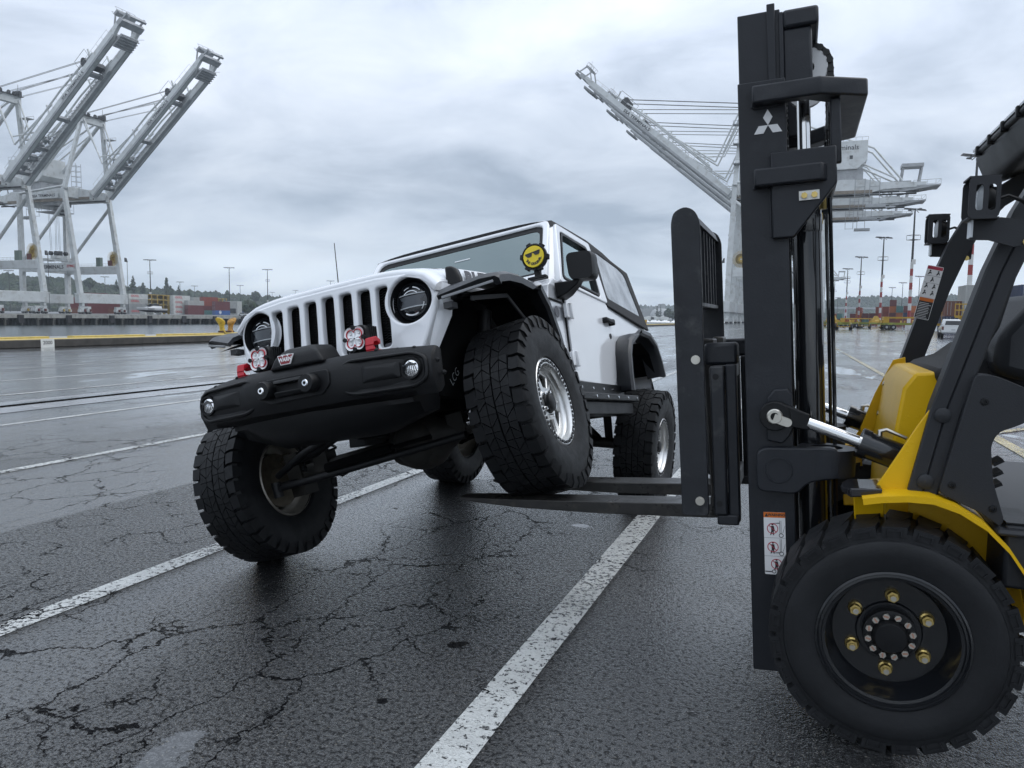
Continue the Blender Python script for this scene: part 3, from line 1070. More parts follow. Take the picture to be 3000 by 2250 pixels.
FP_ = [(.435, 1.03, .56, .965, .655), (.41, 1.052, .52, 1.0, .655), (.30, 1.075, .40, 1.045, .66), (.14, 1.085, .15, 1.085, .68), (-.02, 1.075, -.02, 1.085, .70), (-.12, 1.03, -.16, 1.06, .74), (-.22, .95, -.30, .97, .78), (-.32, .80, -.42, .82, .79), (-.38, .66, -.52, .68, .79), (-.41, .56, -.56, .57, .79)]
for s in (1, -1):
    f = flare(s, FP_, .66, .93, .05, 'front_flare')
    G().beam((.560, s * .68, .950), (.440, s * .905, 1.005), .012, .014).build('marker_light', MARK, f, bevel=.003)
    u = G().box(.44, .50, s * .655, s * .70, .91, .94)
    if s > 0: u.beam((.40, s * .76, .955), (.05, s * .80, 1.01), .012, .022); u.beam((.05, s * .80, 1.01), (-.33, s * .80, .83), .010, .018)
    u.build('flare_bracket', BRK, f)
    G().loft([[(x - .02, s * .60, z - .03), (x - .02, s * .87, z - .035)] for x, z in ((.42, 1.0), (.3, 1.045), (.1, 1.06), (-.08, 1.04), (-.25, .90), (-.40, .66))], False, False).build('wheel_liner', DARK, f)
RP_ = [(-1.79, .53, -1.87, .53, .79), (-1.80, .66, -1.88, .66, .79), (-1.84, .82, -1.93, .82, .79), (-1.92, .92, -2.0, .93, .79), (-2.06, .975, -2.12, .985, .79), (-2.3, .99, -2.35, 1.0, .79), (-2.58, .985, -2.58, 1.0, .79), (-2.76, .92, -2.72, .94, .79), (-2.86, .80, -2.80, .80, .79), (-2.92, .67, -2.86, .67, .79)]
for s in (1, -1):
    f = flare(s, RP_, .79, .935, .045, 'rear_flare')
    G().loft([[(x, s * .45, z), (x, s * .86, z)] for x, z in ((-1.93, .56), (-2.0, .80), (-2.2, .92), (-2.5, .95), (-2.75, .88), (-2.88, .70))], False, False).build('wheel_liner', DARK, f)

# --- rocker guard and step
for s in (1, -1):
    st_ = G().box(-1.95, -.70, s * .80, s * .815, .50, .585)
    st_.hexa([(-2.02, s * .78, .455), (-.70, s * .78, .455), (-.70, s * .905, .45), (-2.02, s * .905, .45), (-2.02, s * .78, .50), (-.70, s * .78, .50), (-.70, s * .905, .497), (-2.02, s * .905, .497)])
    st_.box(-1.98, -.72, s * .72, s * .86, .36, .45)
    so = st_.build('rock_slider', BLK2, jeep, bevel=.01)
    bt = G()
    for q in range(5):
        bt.cyl((-.95 - q * .235, s * .815, .545), (0, s, 0), .009, .006, 8)
        bt.cyl((-.95 - q * .25, s * .905, .474), (0, s, 0), .009, .006, 8)
    bt.build('bolt_row', CHR, so)

# --- front bumper
def bsec(y):
    a = abs(y)
    xf = .845 - .02 * (a > .3) - max(0, a - .36) ** 1.3 * .28
    zt = .728 - max(0, a - .45) * .08
    zb = .492
    return [(xf - (.17 if a < .55 else .075), y, zt - .012), (xf - .05, y, zt), (xf - .012, y, zt - .035), (xf, y, zt - .075), (xf, y, zb + .075), (xf - .03, y, zb + .02), (xf - .10 * (1 - .6 * (a > .58)), y, zb), (xf - (.24 if a < .55 else .075), y, zb + .03)]


ys = [-.702, -.694, -.672, -.6, -.5, -.42, -.36, -.30, -.15, 0, .15, .30, .36, .42, .5, .6, .672, .694, .702]
bsecs = [bsec(y) for y in ys]
for i in (0, len(ys) - 1):
    bsecs[i] = [(x - .012, y, .6 + (z - .6) * .96) for x, y, z in bsecs[i]]
bumper = G().loft(bsecs).build('front_bumper', BLK, jeep, smooth=35)
# lamp pockets
for s in (1, -1):
    def bx(y): return .845 - .02 - max(0, abs(y) - .36) ** 1.3 * .28
    o = rounded([(.255, .545), (.255, .678), (.30, .697), (.62, .69), (.682, .658), (.682, .56), (.62, .522), (.33, .522)], .03, 3)
    i = rounded([(.278, .556), (.278, .668), (.31, .680), (.615, .674), (.662, .65), (.662, .568), (.615, .542), (.34, .542)], .025, 3)
    pk = plate(o, [i], .03, .01)
    pk.xf(frame((0, 0, 0), (0, 1, 0), (0, 0, 1)))
    pk.v = [(x + bx(y) - .002, y * s, z) for x, y, z in pk.v]
    po = pk.build('lamp_pocket', BLK, bumper, smooth=45)
    rc = G().add([(bx(y) + .0015, s * y, z) for y, z in i], [tuple(range(len(i)))])
    rc.build('pocket_panel', BLK2, po)
    rp = G().hexa([(bx(.40) + .002, s * .36, .575), (bx(.40) + .002, s * .36, .655), (bx(.52) + .002, s * .56, .655), (bx(.52) + .002, s * .56, .575), (bx(.40) + .016, s * .40, .585), (bx(.40) + .016, s * .40, .645), (bx(.52) + .012, s * .525, .63), (bx(.52) + .012, s * .525, .60)])
    rp.build('pocket_rib', BLK, po, bevel=.006)
    fl = thing('fog_light', None, None); fl.parent = jeep; fl.location = (bx(.605) + .004, s * .605, .612)
    G().lathe([(.052, .0), (.05, .014), (.043, .014), (.042, 0)], (0, 0, 0), (1, 0, 0), 28).build('ring', BLK2, fl, smooth=50)
    G().lathe([(.043, .004), (.03, .012), (0, .016)], (0, 0, 0), (1, 0, 0), 28).build('lens', CHR, fl, smooth=60)
    vv = G()
    for q in range(-3, 4):
        vv.beam((.012, q * .011, -.03 + .004 * abs(q)), (.016, q * .008, .03 - .004 * abs(q)), .0035, .004)
    vv.box(.012, .017, -.035, .035, .012, .018)
    vv.build('reflector_rib', LENS, fl)
    # tow hook
    hk = G().loft([[(x, s * .39 + dy, z + dz) for dy, dz in ((-.022, -.0), (.022, 0), (.022, .022), (-.022, .022))] for x, z in ((.735, .70), (.775, .735), (.768, .768), (.74, .776), (.71, .762))])
    hk.box(.68, .77, s * .39 - .022, s * .39 + .022, .70, .738)
    hk.build('tow_hook', RED, bumper, bevel=.008)
# bolts on the bumper
bt = G()
for s in (1, -1):
    for y, z, x in ((.52, .712, .745), (.60, .708, .73), (.42, .725, .765), (.70, .64, .715), (.72, .58, .70), (.60, .525, .74)):
        bt.lathe([(.011, -.01), (.011, .006), (.006, .011), (0, .011)], (x, s * y, z), (.3 if z > .7 else 1, 0, 1 if z > .7 else 0), 8)
tag(bt.build('bumper_bolt', BLK2, bumper, smooth=40), kind='stuff')
# winch plate
pl = plate(rounded([(-.20, .64), (-.17, .672), (.19, .672), (.205, .655), (.205, .60), (.16, .558), (-.15, .552), (-.20, .585)], .012), (), .014, .004)
wp = pl.xf(frame((.848, 0, 0), (0, 1, 0), (0, 0, 1))).build('winch_plate', BLK2, bumper, smooth=40)
fl_ = G().hexa([(.855, -.10, .635), (.855, .10, .635), (.90, .085, .638), (.90, -.085, .638), (.855, -.10, .662), (.855, .10, .662), (.89, .09, .656), (.89, -.09, .656)])
fl_.hexa([(.855, -.10, .575), (.855, .10, .575), (.89, .09, .58), (.89, -.09, .58), (.855, -.10, .602), (.855, .10, .602), (.90, .085, .60), (.90, -.085, .60)])
fl_.build('fairlead', BLK2, wp, bevel=.006)
for y in (-.148, .112):
    d = G().lathe([(.044, .85), (.046, .90), (.041, .912), (.018, .914)], (0, y, .617), (1, 0, 0), 12).build('shackle_puck', BLK2, wp, smooth=30)
    G().lathe([(.018, .913), (.014, .918), (.008, .918), (.008, .912)], (0, y, .617), (1, 0, 0), 12).build('socket_ring', CHR, d)
# winch cover and badge
wc = G().loft([[(.83, -.165, .715), (.83, .165, .715), (.66, .165, .72), (.66, -.165, .72)], [(.825, -.125, .775), (.825, .125, .775), (.66, .13, .79), (.66, -.13, .79)], [(.79, -.075, .815), (.79, .075, .815), (.66, .10, .822), (.66, -.10, .822)]])
wco = wc.build('winch_cover', BLK, jeep, bevel=.015)
bm = frame((.831, -.052, .757), (0, 1, 0), (-.12, 0, 1))
tr = [(-.048, .024), (.048, .024), (.028, -.024), (-.028, -.024)]
bo = plate(tr, (), .006).xf(bm).build('winch_badge', WHT, wco)
plate([(x * .9, y * .86) for x, y in tr], (), .008).xf(bm).build('badge_field', REDP, bo)
text('WARN', .026, .0, 1., .0012).xf(bm @ M.Translation((0, 0, .0052))).build('badge_lettering', WHT, bo)
plate([(-.024, .026), (-.006, .026), (-.015, .012)], (), .009).xf(bm).build('badge_notch', WHT, bo)
plate([(.006, .026), (.024, .026), (.015, .012)], (), .009).xf(bm).build('badge_notch', WHT, bo)
# skid
sk = G().loft([[(.76 - .22 * max(0, abs(y) - .2), y, .53), (.765 - .22 * max(0, abs(y) - .2), y, .47), (.70 - .2 * max(0, abs(y) - .2), y, .385 + .34 * max(0, abs(y) - .28)), (.60, y, .345 + .30 * max(0, abs(y) - .28)), (.45, y, .36 + .3 * max(0, abs(y) - .28)), (.42, y, .52)] for y in (-.54, -.48, -.40, -.28, 0, .28, .40, .48, .54)])
sk.build('skid_plate', BLK2, jeep, smooth=60)

# --- auxiliary lamps on the bumper
for s in (1, -1):
    ax_ = thing('auxiliary_light', None, None); ax_.parent = jeep
    ax_.location = (.73, s * .292, .806)
    cr = rounded([(-.062, -.045), (-.062, .045), (-.045, .062), (.045, .062), (.062, .045), (.062, -.045), (.045, -.062), (-.045, -.062)], .012)
    fmx = frame((0, 0, 0), (0, 1, 0), (0, 0, 1))
    b = G().loft([[tuple(fmx @ V((y * k, z * k, w))) for y, z in cr] for w, k in ((-.09, .8), (-.06, .95), (-.015, 1.), (.0, 1.), (.006, .96))])
    for q in range(4):
        b.box(-.085 + q * .016, -.078 + q * .016, -.064, .064, -.058, .058)
    b.build('housing', BLK2, ax_, smooth=35)
    qf = []
    for a in range(0, 360, 6):
        t = rad(a)
        rr = .030 + .022 * abs(sin(2 * t)) ** .7
        qf.append((rr * cos(t), rr * sin(t)))
    def quat(k): return [(x * k, y * k) for x, y in qf]
    plate(quat(1.02), [quat(.93)], .012, .002).xf(fmx @ M.Translation((0, 0, .013))).build('red_bezel', RED, ax_, smooth=40)
    for dy, dz in ((-.024, .024), (.024, .024), (-.024, -.024), (.024, -.024)):
        r_ = G().lathe([(.031, .016), (.020, .012), (.007, .009)], (0, dy, dz), (1, 0, 0), 18)
        for a in range(0, 360, 40):
            pass
        r_.lathe([(.0065, .009), (.005, .013), (0, .014)], (0, dy, dz), (1, 0, 0), 10)
        r_.build('reflector', SILVR, ax_, smooth=30)
    lc = G()
    for a in range(0, 360, 90):
        t = rad(a)
        lc.cyl((.010, .052 * cos(t), .052 * sin(t)), (1, 0, 0), .011, .012, 8)
    tag(lc.build('corner_screw', BLK2, ax_), kind='stuff')
    G().box(-.05, -.01, -.03, .03, -.10, -.05).build('mount', BLK2, ax_, bevel=.004)

# --- round lamp with a yellow cover on the pillar
pl_ = thing('pillar_light', None, None); pl_.parent = jeep
pm_ = frame((-.565, .752, 1.347), (0, 1, 0), (-.05, 0, 1))
pl_.matrix_local = pm_
G().lathe([(.03, -.07), (.07, -.05), (.082, -.02), (.082, .004), (.074, .008)], (0, 0, 0), (0, 0, 1), 28).build('housing', BLK2, pl_, smooth=40)
nt_ = G()
for a in range(0, 360, 60):
    t = rad(a + 20)
    nt_.box(-.016, .016, .074, .094, -.025, .004)
    nt_.xf(M.Rotation(t, 4, 'Z'), len(nt_.v) - 8)
nt_.build('clamp_tab', BLK2, pl_, bevel=.004)
G().lathe([(.068, .006), (.066, .012), (0, .013)], (0, 0, 0), (0, 0, 1), 32).build('yellow_cover', YELL, pl_, smooth=50)
sg = G()
for x0 in (-.026, .026):
    sg.merge(plate(rounded([(x0 - .024, .022), (x0 + .024, .022), (x0 + .016, -.002), (x0 - .012, -.002)], .008), (), .002), M.Translation((0, .004, .0145)))
sg.merge(plate([(-.05, .026), (.05, .026), (.05, .02), (-.05, .02)], (), .002), M.Translation((0, .002, .0145)))
sg.xf(M.Rotation(rad(8), 4, 'Z')).build('sunglasses', BLACK_P, pl_)
lt = G()
s_ = 'THE ORIGINAL'
for i, ch in enumerate(s_):
    if ch == ' ':
        continue
    a = rad(205 + i * 12.2)
    t = text(ch, .021, 0, 1., .0012)
    lt.merge(t, M.Translation((.047 * cos(a), .047 * sin(a), .0145)) @ M.Rotation(a + pi / 2, 4, 'Z'))
lt.build('cover_lettering', BLACK_P, pl_)
br = G().box(-.02, .02, -.13, -.07, -.05, -.02); br.box(-.06, .06, -.14, -.12, -.05, .0)
br.build('bracket', BLK2, pl_, bevel=.004)

G().tube([(-.47, -.63, 1.20), (-.472, -.63, 1.26), (-.478, -.63, 1.735)], [.010, .0045, .0028], 6).build('antenna', BLK2, jeep)
# text on the inner wing
text('LCG', .062, 0, 1., -.001).xf(frame((.30, .565, .60), (-.75, 0, .6), (.6, 0, .75))).build('wing_lettering', LED, jeep)

# --- wheels
JI = JM.inverted()


def tyre_mesh(R=.465, Wd=.32):
    g = G()
    pr = [(.228, -.12), (.245, -.142), (.30, -.158), (.37, -.160), (.425, -.150), (.440, -.130), (.445, -.06), (.446, 0), (.445, .06), (.440, .130), (.425, .150), (.37, .160), (.30, .158), (.245, .142), (.228, .12)]
    g.lathe(pr, (0, 0, 0), (0, 1, 0), 72)
    n = 34
    def blk(pts, r0, r1):
        """pts: list of (angle, y) quad; raised block"""
        g.add([((r0) * cos(a), y, (r0) * sin(a)) for a, y in pts] + [(r1 * cos(a), y, r1 * sin(a)) for a, y in pts],
              [tuple(range(len(pts), 2 * len(pts)))] + [(i, (i + 1) % len(pts), len(pts) + (i + 1) % len(pts), len(pts) + i) for i in range(len(pts))])
    st = 2 * pi / n
    rnd = random.Random(5)
    for i in range(n):
        a = i * st
        for s in (-1, 1):
            o = a + (st / 2 if s > 0 else 0)
            wv = .42 if i % 2 else .37
            # shoulder lug, stepped edge, wrapping over the side
            y0 = .094 if i % 2 else .101
            pts = [(o - st * wv, s * .150), (o + st * wv, s * .150), (o + st * wv, s * .118), (o + st * (wv + .06), s * y0), (o - st * (wv - .08), s * (y0 - .006)), (o - st * wv, s * .112)]
            blk(pts, .435, R - .002)
            y1 = .1615 if i % 2 else .158
            rr = .405 if i % 2 else .392
            q = [(R - .004, s * .150, -wv), (R - .004, s * .150, wv), (.440, s * .1625, wv * .95), (rr, s * y1 * 1.01, wv * .7), (rr, s * y1 * 1.01, -wv * .7), (.440, s * .1625, -wv * .95)]
            b = [(.43, s * .140, -wv), (.43, s * .140, wv), (.425, s * .147, wv * .95), (rr, s * .150, wv * .7), (rr, s * .150, -wv * .7), (.425, s * .147, -wv * .95)]
            f = lambda t: (t[0] * cos(o + t[2] * st), t[1], t[0] * sin(o + t[2] * st))
            g.add([f(t) for t in q] + [f(t) for t in b], [tuple(range(6))] + [(k, (k + 1) % 6, 6 + (k + 1) % 6, 6 + k) for k in range(6)])
        # centre: interlocking slanted blocks
        k = 1 if i % 2 else -1
        for s in (-1, 1):
            o = a + st * (.25 if s > 0 else -.10)
            j = .30 * s
            # two mirrored slanted rows parted by thin zigzag grooves, each block cut by a sipe
            for q, (y0, y1) in enumerate(((.004, .044), (.048, .090))):
                e0, e1 = (.68, .25) if (i + q) % 2 else (.25, .68)
                pts = [(o - st * e0, s * y0), (o - st * .02, s * y0), (o - st * .02, s * y1), (o - st * e1, s * y1)]
                blk(pts, .437, R)
                pts = [(o + st * .02, s * y0), (o + st * e0, s * y0), (o + st * e1, s * y1), (o + st * .02, s * y1)]
                blk(pts, .437, R - .0015)
    return g.mesh('tyre', RUB, 30)


def rim_meshes():
    out = {}
    # barrel (open both sides) and face
    out['barrel'] = G().lathe([(.222, -.135), (.232, -.128), (.236, -.118), (.216, -.10), (.205, -.06), (.200, .02), (.208, .09), (.222, .11)], (0, 0, 0), (0, 1, 0), 48).mesh('barrel', ALU_D, 40)
    out['beadlock_ring'] = G().lathe([(.198, .10), (.200, .128), (.206, .138), (.232, .140), (.240, .132), (.240, .118), (.222, .112)], (0, 0, 0), (0, 1, 0), 48).mesh('beadlock_ring', ALU, 35)
    b = G()
    for k in range(28):
        t = 2 * pi * k / 28
        b.cyl((.2195 * cos(t), .136, .2195 * sin(t)), (0, 1, 0), .0075, .009, 6, ph=t)
    for k in range(28):
        t = 2 * pi * (k + .5) / 28
        b.box(.211, .228, .1385, .1415, -.009, .009)
        b.xf(M.Rotation(-t, 4, 'Y'), len(b.v) - 8)
    out['ring_bolt'] = b.mesh('ring_bolt', BLACK_P, 0)
    g = G().lathe([(.198, .108), (.192, .10), (.187, .09), (.185, .07)], (0, 0, 0), (0, 1, 0), 48)
    n = 6
    sp = []
    o = circ(0, 0, .186, 72)
    hs = []
    for k in range(n):
        t0 = 2 * pi * k / n
        pts = []
        for a in range(-20, 21, 5):
            pts.append((.158 * cos(t0 + rad(a)), .158 * sin(t0 + rad(a))))
        for a in range(17, -18, -6):
            pts.append((.088 * cos(t0 + rad(a)), .088 * sin(t0 + rad(a))))
        hs.append(rounded(pts, .012, 2))
    f = plate(o, hs, .03, .006, 2)
    f.xf(frame((0, .072, 0), (1, 0, 0), (0, 0, -1)))
    f.v = [(x, y + .012 * (1 - min(1, (x * x + z * z) ** .5 / .18)), z) for x, y, z in f.v]
    g.merge(f)
    out['spoke_face'] = g.mesh('spoke_face', ALU, 40)
    h = G().lathe([(.058, .08), (.056, .097), (.048, .103), (.046, .117), (.036, .123), (0, .124)], (0, 0, 0), (0, 1, 0), 24)
    out['hub_cap'] = h.mesh('hub_cap', BLK2, 40)
    l = G()
    for k in range(5):
        t = 2 * pi * k / 5
        l.cyl((.068 * cos(t), .085, .068 * sin(t)), (0, 1, 0), .009, .024, 6)
    out['lug_nut'] = l.mesh('lug_nut', CHR)
    r = G().lathe([(.05, -.07), (.165, -.07), (.165, -.045), (.05, -.045)], (0, 0, 0), (0, 1, 0), 32)
    r.box(-.06, .06, -.10, -.02, .10, .18)
    r.lathe([(.0, -.14), (.07, -.13), (.075, -.05), (.06, 0)], (0, 0, 0), (0, 1, 0), 16)
    out['brake_disc'] = r.mesh('brake_disc', mat('rusty_brake_iron', (.10, .085, .06), .6, .3, var=.4, vscale=14), 30)
    return out


TYRE = tyre_mesh()
RIM = rim_meshes()


def wheel(c, psi, tilt, s, spin):
    """c world centre; axle frame heading psi, tilt about heading, s=+1 driver side"""
    mw = M.Translation(c) @ M.Rotation(psi, 4, 'Z') @ M.Rotation(tilt, 4, 'X')
    if s < 0:
        mw = mw @ M.Rotation(pi, 4, 'Z')
    mw = mw @ M.Rotation(spin, 4, 'Y')
    w = thing('wheel', None, None)
    w.parent = jeep
    w.matrix_local = JI @ mw
    link('tyre', TYRE, w)
    for k, me in RIM.items():
        link(k, me, w)
    return w


PSI = -1.9733
AF = -1.9512   # front axle yaw with a touch of steering
FT_, RT_ = .3158, 0.
WFD, WFP = V((.109, 4.036, 1.030)), V((-1.482, 4.672, .470))
WRD, WRP = V((1.113, 6.287, .460)), V((-.512, 6.98, .462))
wheel(WFD, AF, FT_, 1, .3)
wheel(WFP, AF, FT_, -1, 1.0)
wheel(WRD, PSI, 0, 1, .7)
wheel(WRP, PSI, 0, -1, .2)

# --- axles and running gear (built in world axle frames, stored in the truck frame)
am = M.Translation((WFD + WFP) / 2) @ M.Rotation(PSI, 4, 'Z') @ M.Rotation(FT_, 4, 'X')
fa = G().tube([(0, -.70, 0), (0, .70, 0)], .045, 12)
fa.lathe([(.0, -.20), (.10, -.17), (.155, -.06), (.165, 0), (.15, .08), (.09, .16), (.05, .24)], (0, .22, -.01), (0, 1, 0), 16)
fa.lathe([(.0, .18), (.08, .165), (.125, .12), (.145, .02)], (0, .22, -.01), (1, 0, 0), 16)
for s in (-1, 1):
    fa.box(-.06, .06, s * .62, s * .72, -.13, .13)
    fa.box(-.05, .05, s * .42, s * .52, -.02, .09)
front = fa.xf(JI @ am).build('front_axle', AXLE, jeep, smooth=40)
tr_ = G().tube([(.20, -.70, -.05), (.21, -.2, -.05), (.21, .6, -.04)], .021, 10)
tr_.cyl((.20, -.70, -.10), (0, 0, 1), .03, .09, 10)
tr_.box(.05, .22, -.72, -.66, -.07, -.02)
tr_.xf(JI @ am).build('tie_rod', BLK2, front, smooth=40)
dg = G().tube([(.19, -.68, .02), (.22, -.45, .10), (.24, .0, .20), (.24, .40, .26)], .02, 10)
dg.xf(JI @ am).build('drag_link', BLK2, front, smooth=40)
tk = G().tube([(.12, -.62, .07), (.16, -.40, .09), (.18, -.15, .16), (.18, .42, .30)], .022, 10)
tk.xf(JI @ am).build('track_bar', BLK2, front, smooth=40)
damper = G().tube([(.22, -.30, -.01), (.22, .15, .0)], .028, 10).tube([(.22, .12, 0), (.22, .4, .0)], .012, 8)
damper.xf(JI @ am).build('steering_damper', DARK, front, smooth=40)
mr = M.Translation((WRD + WRP) / 2) @ M.Rotation(PSI, 4, 'Z')
ra = G().tube([(0, -.76, 0), (0, .76, 0)], .045, 12)
ra.lathe([(.0, -.18), (.10, -.15), (.15, -.05), (.16, 0), (.14, .08), (.06, .2)], (0, 0, 0), (0, 1, 0), 16)
ra.xf(JI @ mr).build('rear_axle', AXLE, jeep, smooth=40)
for s, cw in ((1, WFD), (-1, WFP)):
    # spring and shock from axle to chassis
    base = JI @ (am @ V((-.02, s * .47, .09)))
    topp = V((-.05, s * .47, .93))
    ax = (topp - base)
    u = ax.normalized(); a = u.orthogonal().normalized(); b = u.cross(a)
    n = 90
    pts = [base + ax * (i / n) + (a * cos(i * .44) + b * sin(i * .44)) * .062 for i in range(n + 1)]
    G().tube(pts, .0085, 6).build('coil_spring', BLK2, jeep, smooth=60)
    b0 = JI @ (am @ V((-.02, s * .58, -.03)))
    t0 = V((-.08, s * .60, .98))
    mid_ = b0.lerp(t0, .5)
    G().tube([b0, mid_], .03, 10).tube([mid_, t0], .042, 10).build('shock_absorber', BLK2, jeep, smooth=40)
    l0 = JI @ (am @ V((.08, s * .57, .02)))
    l1 = V((.12, s * .58, .60))
    sw = G().tube([l0, l1], .008, 6)
    sw.lathe([(0, -.022), (.018, -.012), (.022, 0), (.018, .012), (0, .022)], l1, (0, s, 0), 10).lathe([(0, -.02), (.017, -.01), (.017, .01), (0, .02)], l0, (0, s, 0), 10)
    sw.build('sway_bar_link', CHR if s > 0 else BLK2, jeep, smooth=40)
    c0 = JI @ (am @ V((-.05, s * .42, -.06)))
    G().tube([c0, V((-.85, s * .40, .44))], .028, 8).build('control_arm', DARK, jeep, smooth=40)
    r0 = JI @ (mr @ V((.08, s * .5, .05)))
    G().tube([r0, V((-1.75, s * .42, .46))], .028, 8).build('control_arm', DARK, jeep, smooth=40)
    G().tube([JI @ (mr @ V((-.06, s * .56, -.05))), V((-2.55, s * .50, .86))], .036, 8).build('shock_absorber', BLK2, jeep, smooth=40)
G().tube([V((-1.0, -.05, .42)), JI @ (mr @ V((.15, 0, .02)))], .035, 8).build('drive_shaft', DARK, jeep)
# ------------------------------------------------------------------ forklift
PHI = rad(20.5)
FM = M(((-cos(PHI), -sin(PHI), 0), (sin(PHI), -cos(PHI), 0), (0, 0, 1))).to_4x4()
FM.translation = V((1.55814, 3.19620, 0))
# local: x towards the fork tips, y towards the camera, z up
CHAR = mat('charcoal_mast_paint', (.0125, .0145, .019), .42, spec=.35, bump=.25, bscale=120, var=.12, vscale=5, rvar=.06, dirt=(.026, .028, .033), dscale=6)
CHAR2 = mat('scuffed_charcoal_plate', (.018, .020, .024), .42, spec=.35, bump=.3, bscale=80, var=.2, vscale=9, dirt=(.075, .075, .075), dscale=7, rvar=.08)
FORKM = mat('worn_fork_steel', (.028, .027, .026), .34, .35, bump=.35, bscale=50, var=.3, vscale=8, dirt=(.075, .068, .058), dscale=10, rvar=.1)
GREYP = mat('dark_grey_cab_paint', (.021, .0225, .026), .48, spec=.35, bump=.3, bscale=240, var=.06, vscale=3)
CYLB = mat('glossy_black_cylinder', (.010, .011, .013), .16, coat=.5, rvar=.03)
YEL = mat('yellow_truck_paint', (.70, .42, .006), .40, spec=.3, bump=.25, drops=70, var=.04, vscale=6)
PINS = mat('zinc_pin_steel', (.55, .53, .48), .3, 1.)
GOLD = mat('gold_zinc_nut', (.56, .42, .15), .3, .9, var=.15, vscale=40)
ROD = mat('polished_cylinder_rod', (.78, .78, .77), .09, 1.)
COPP = mat('copper_marked_bolt', (.45, .25, .18), .4, .3)
CHAIN = mat('oily_chain', (.016, .016, .016), .35, .4)
ORANGE = mat('orange_print', (.62, .15, .015), .45)
REDP2 = mat('red_print', (.42, .03, .06), .45)
SILV = mat('matte_silver_emblem', (.60, .60, .60), .38, .3)
POLY = mat('clear_roof_panel', (.52, .55, .58), .2)
RUB2 = mat('grey_black_solid_tyre', (.013, .0138, .0155), .55, spec=.3, bump=.3, bscale=60, var=.22, vscale=6, rvar=.1)
RIMB = mat('gloss_black_wheel', (.008, .009, .011), .2, var=.1, vscale=8)

fk = thing('forklift', 'yellow and charcoal forklift raising the truck wheel on its forks', 'forklift', mw=FM)
LEAN = M.Translation((.285, 0, .05)) @ M.Rotation(rad(3.7), 4, 'Y') @ M.Translation((-.285, 0, -.05))
YN, YF, YC = .32, -.50, -.09     # mast faces and centre


def part(name, g, m, parent=fk, bevel=0., smooth=0, lean=False):
    if lean:
        g.xf(LEAN)
    return g.build(name, m, parent, smooth=smooth, bevel=bevel)


# mast channels
def chan(x0, x1, ya, yb, z0, z1, web=.03, fl=.028):
    g = G()
    s = 1 if ya > yb else -1
    g.prism([(x0, ya, z0), (x1, ya, z0), (x1, yb, z0), (x1 - fl, yb, z0), (x1 - fl, ya - s * web, z0), (x0 + fl, ya - s * web, z0), (x0 + fl, yb, z0), (x0, yb, z0)], (0, 0, z1 - z0))
    return g


part('outer_mast_rail', chan(.285, .462, YN, YN - .085, .085, 2.445), CHAR, bevel=.004, lean=True)
part('outer_mast_rail', chan(.285, .462, YF, YF + .085, .085, 2.445), CHAR, bevel=.004, lean=True)
part('inner_mast_rail', chan(.300, .458, YN - .032, YN - .11, .30, 2.715), CHAR, bevel=.004, lean=True)
part('inner_mast_rail', chan(.300, .458, YF + .032, YF + .11, .30, 2.715), CHAR, bevel=.004, lean=True)
for yy in (YN - .028, YF + .028):
    s = 1 if yy > YC else -1
    g = G().box(.318, .348, yy - .006, yy + s * .012, 2.40, 2.735)
    g.box(.288, .305, yy - .01, yy + s * .004, 2.42, 2.70)
    part('guide_strip', g, CHAR, bevel=.003, lean=True)
# top tie of the inner mast with tie plate behind
g = G().box(.16, .29, YF + .04, YN - .02, 2.635, 2.705)
g.box(.185, .295, YN - .06, YN - .035, 2.38, 2.64)
g.box(.185, .295, YF + .035, YF + .06, 2.38, 2.64)
part('inner_mast_tie', g, CHAR, bevel=.012, lean=True)


# wrap-round cross members
def wrap(z0, z1, xr, name, d=.055):
    """plate that runs along both mast sides and across the back"""
    a = [(.405, YN + .07), (.10 + .06, YN + .07), (xr, YN - .05), (xr, YF + .05), (.16, YF - .07), (.405, YF - .07), (.405, YF - .003), (.21, YF - .003), (.125, YF + .09), (.125, YN - .09), (.21, YN + .003), (.405, YN + .003)]
    return part(name, G().prism([(x, y, z0) for x, y in a], (0, 0, z1 - z0)), CHAR, bevel=.008, lean=True)


wrap(2.345, 2.412, -.008, 'upper_cross_member')
lc = wrap(2.03, 2.098, .105, 'lower_cross_member')
for s, y0, y1 in ((1, YN + .004, YN + .034), (-1, YF - .034, YF - .004)):
    g = G().prism([(.345, y0, 1.83), (.345, y0, 2.16), (.11, y0, 2.16), (.11, y0, 2.02), (.15, y0, 1.97), (.265, y0, 1.83)], (0, y1 - y0, 0))
    part('cylinder_bracket', g, CHAR, lc, bevel=.006, lean=True)
for s, y0 in ((1, YN - .04), (-1, YF + .01)):
    g = G().box(.09, .128, y0, y0 + .03, 2.10, 2.345)
    part('tie_post', g, CHAR, bevel=.006, lean=True)
g = G().box(.172, .245, YN + .036, YN + .042, 1.965, 2.0)
tp = part('tag_plate', g, WHITE_B, lc, lean=True)
for x in (.19, .226):
    part('tag_bolt', G().cyl((x, YN + .042, 1.982), (0, 1, 0), .012, .008, 6), GOLD, tp, lean=True)
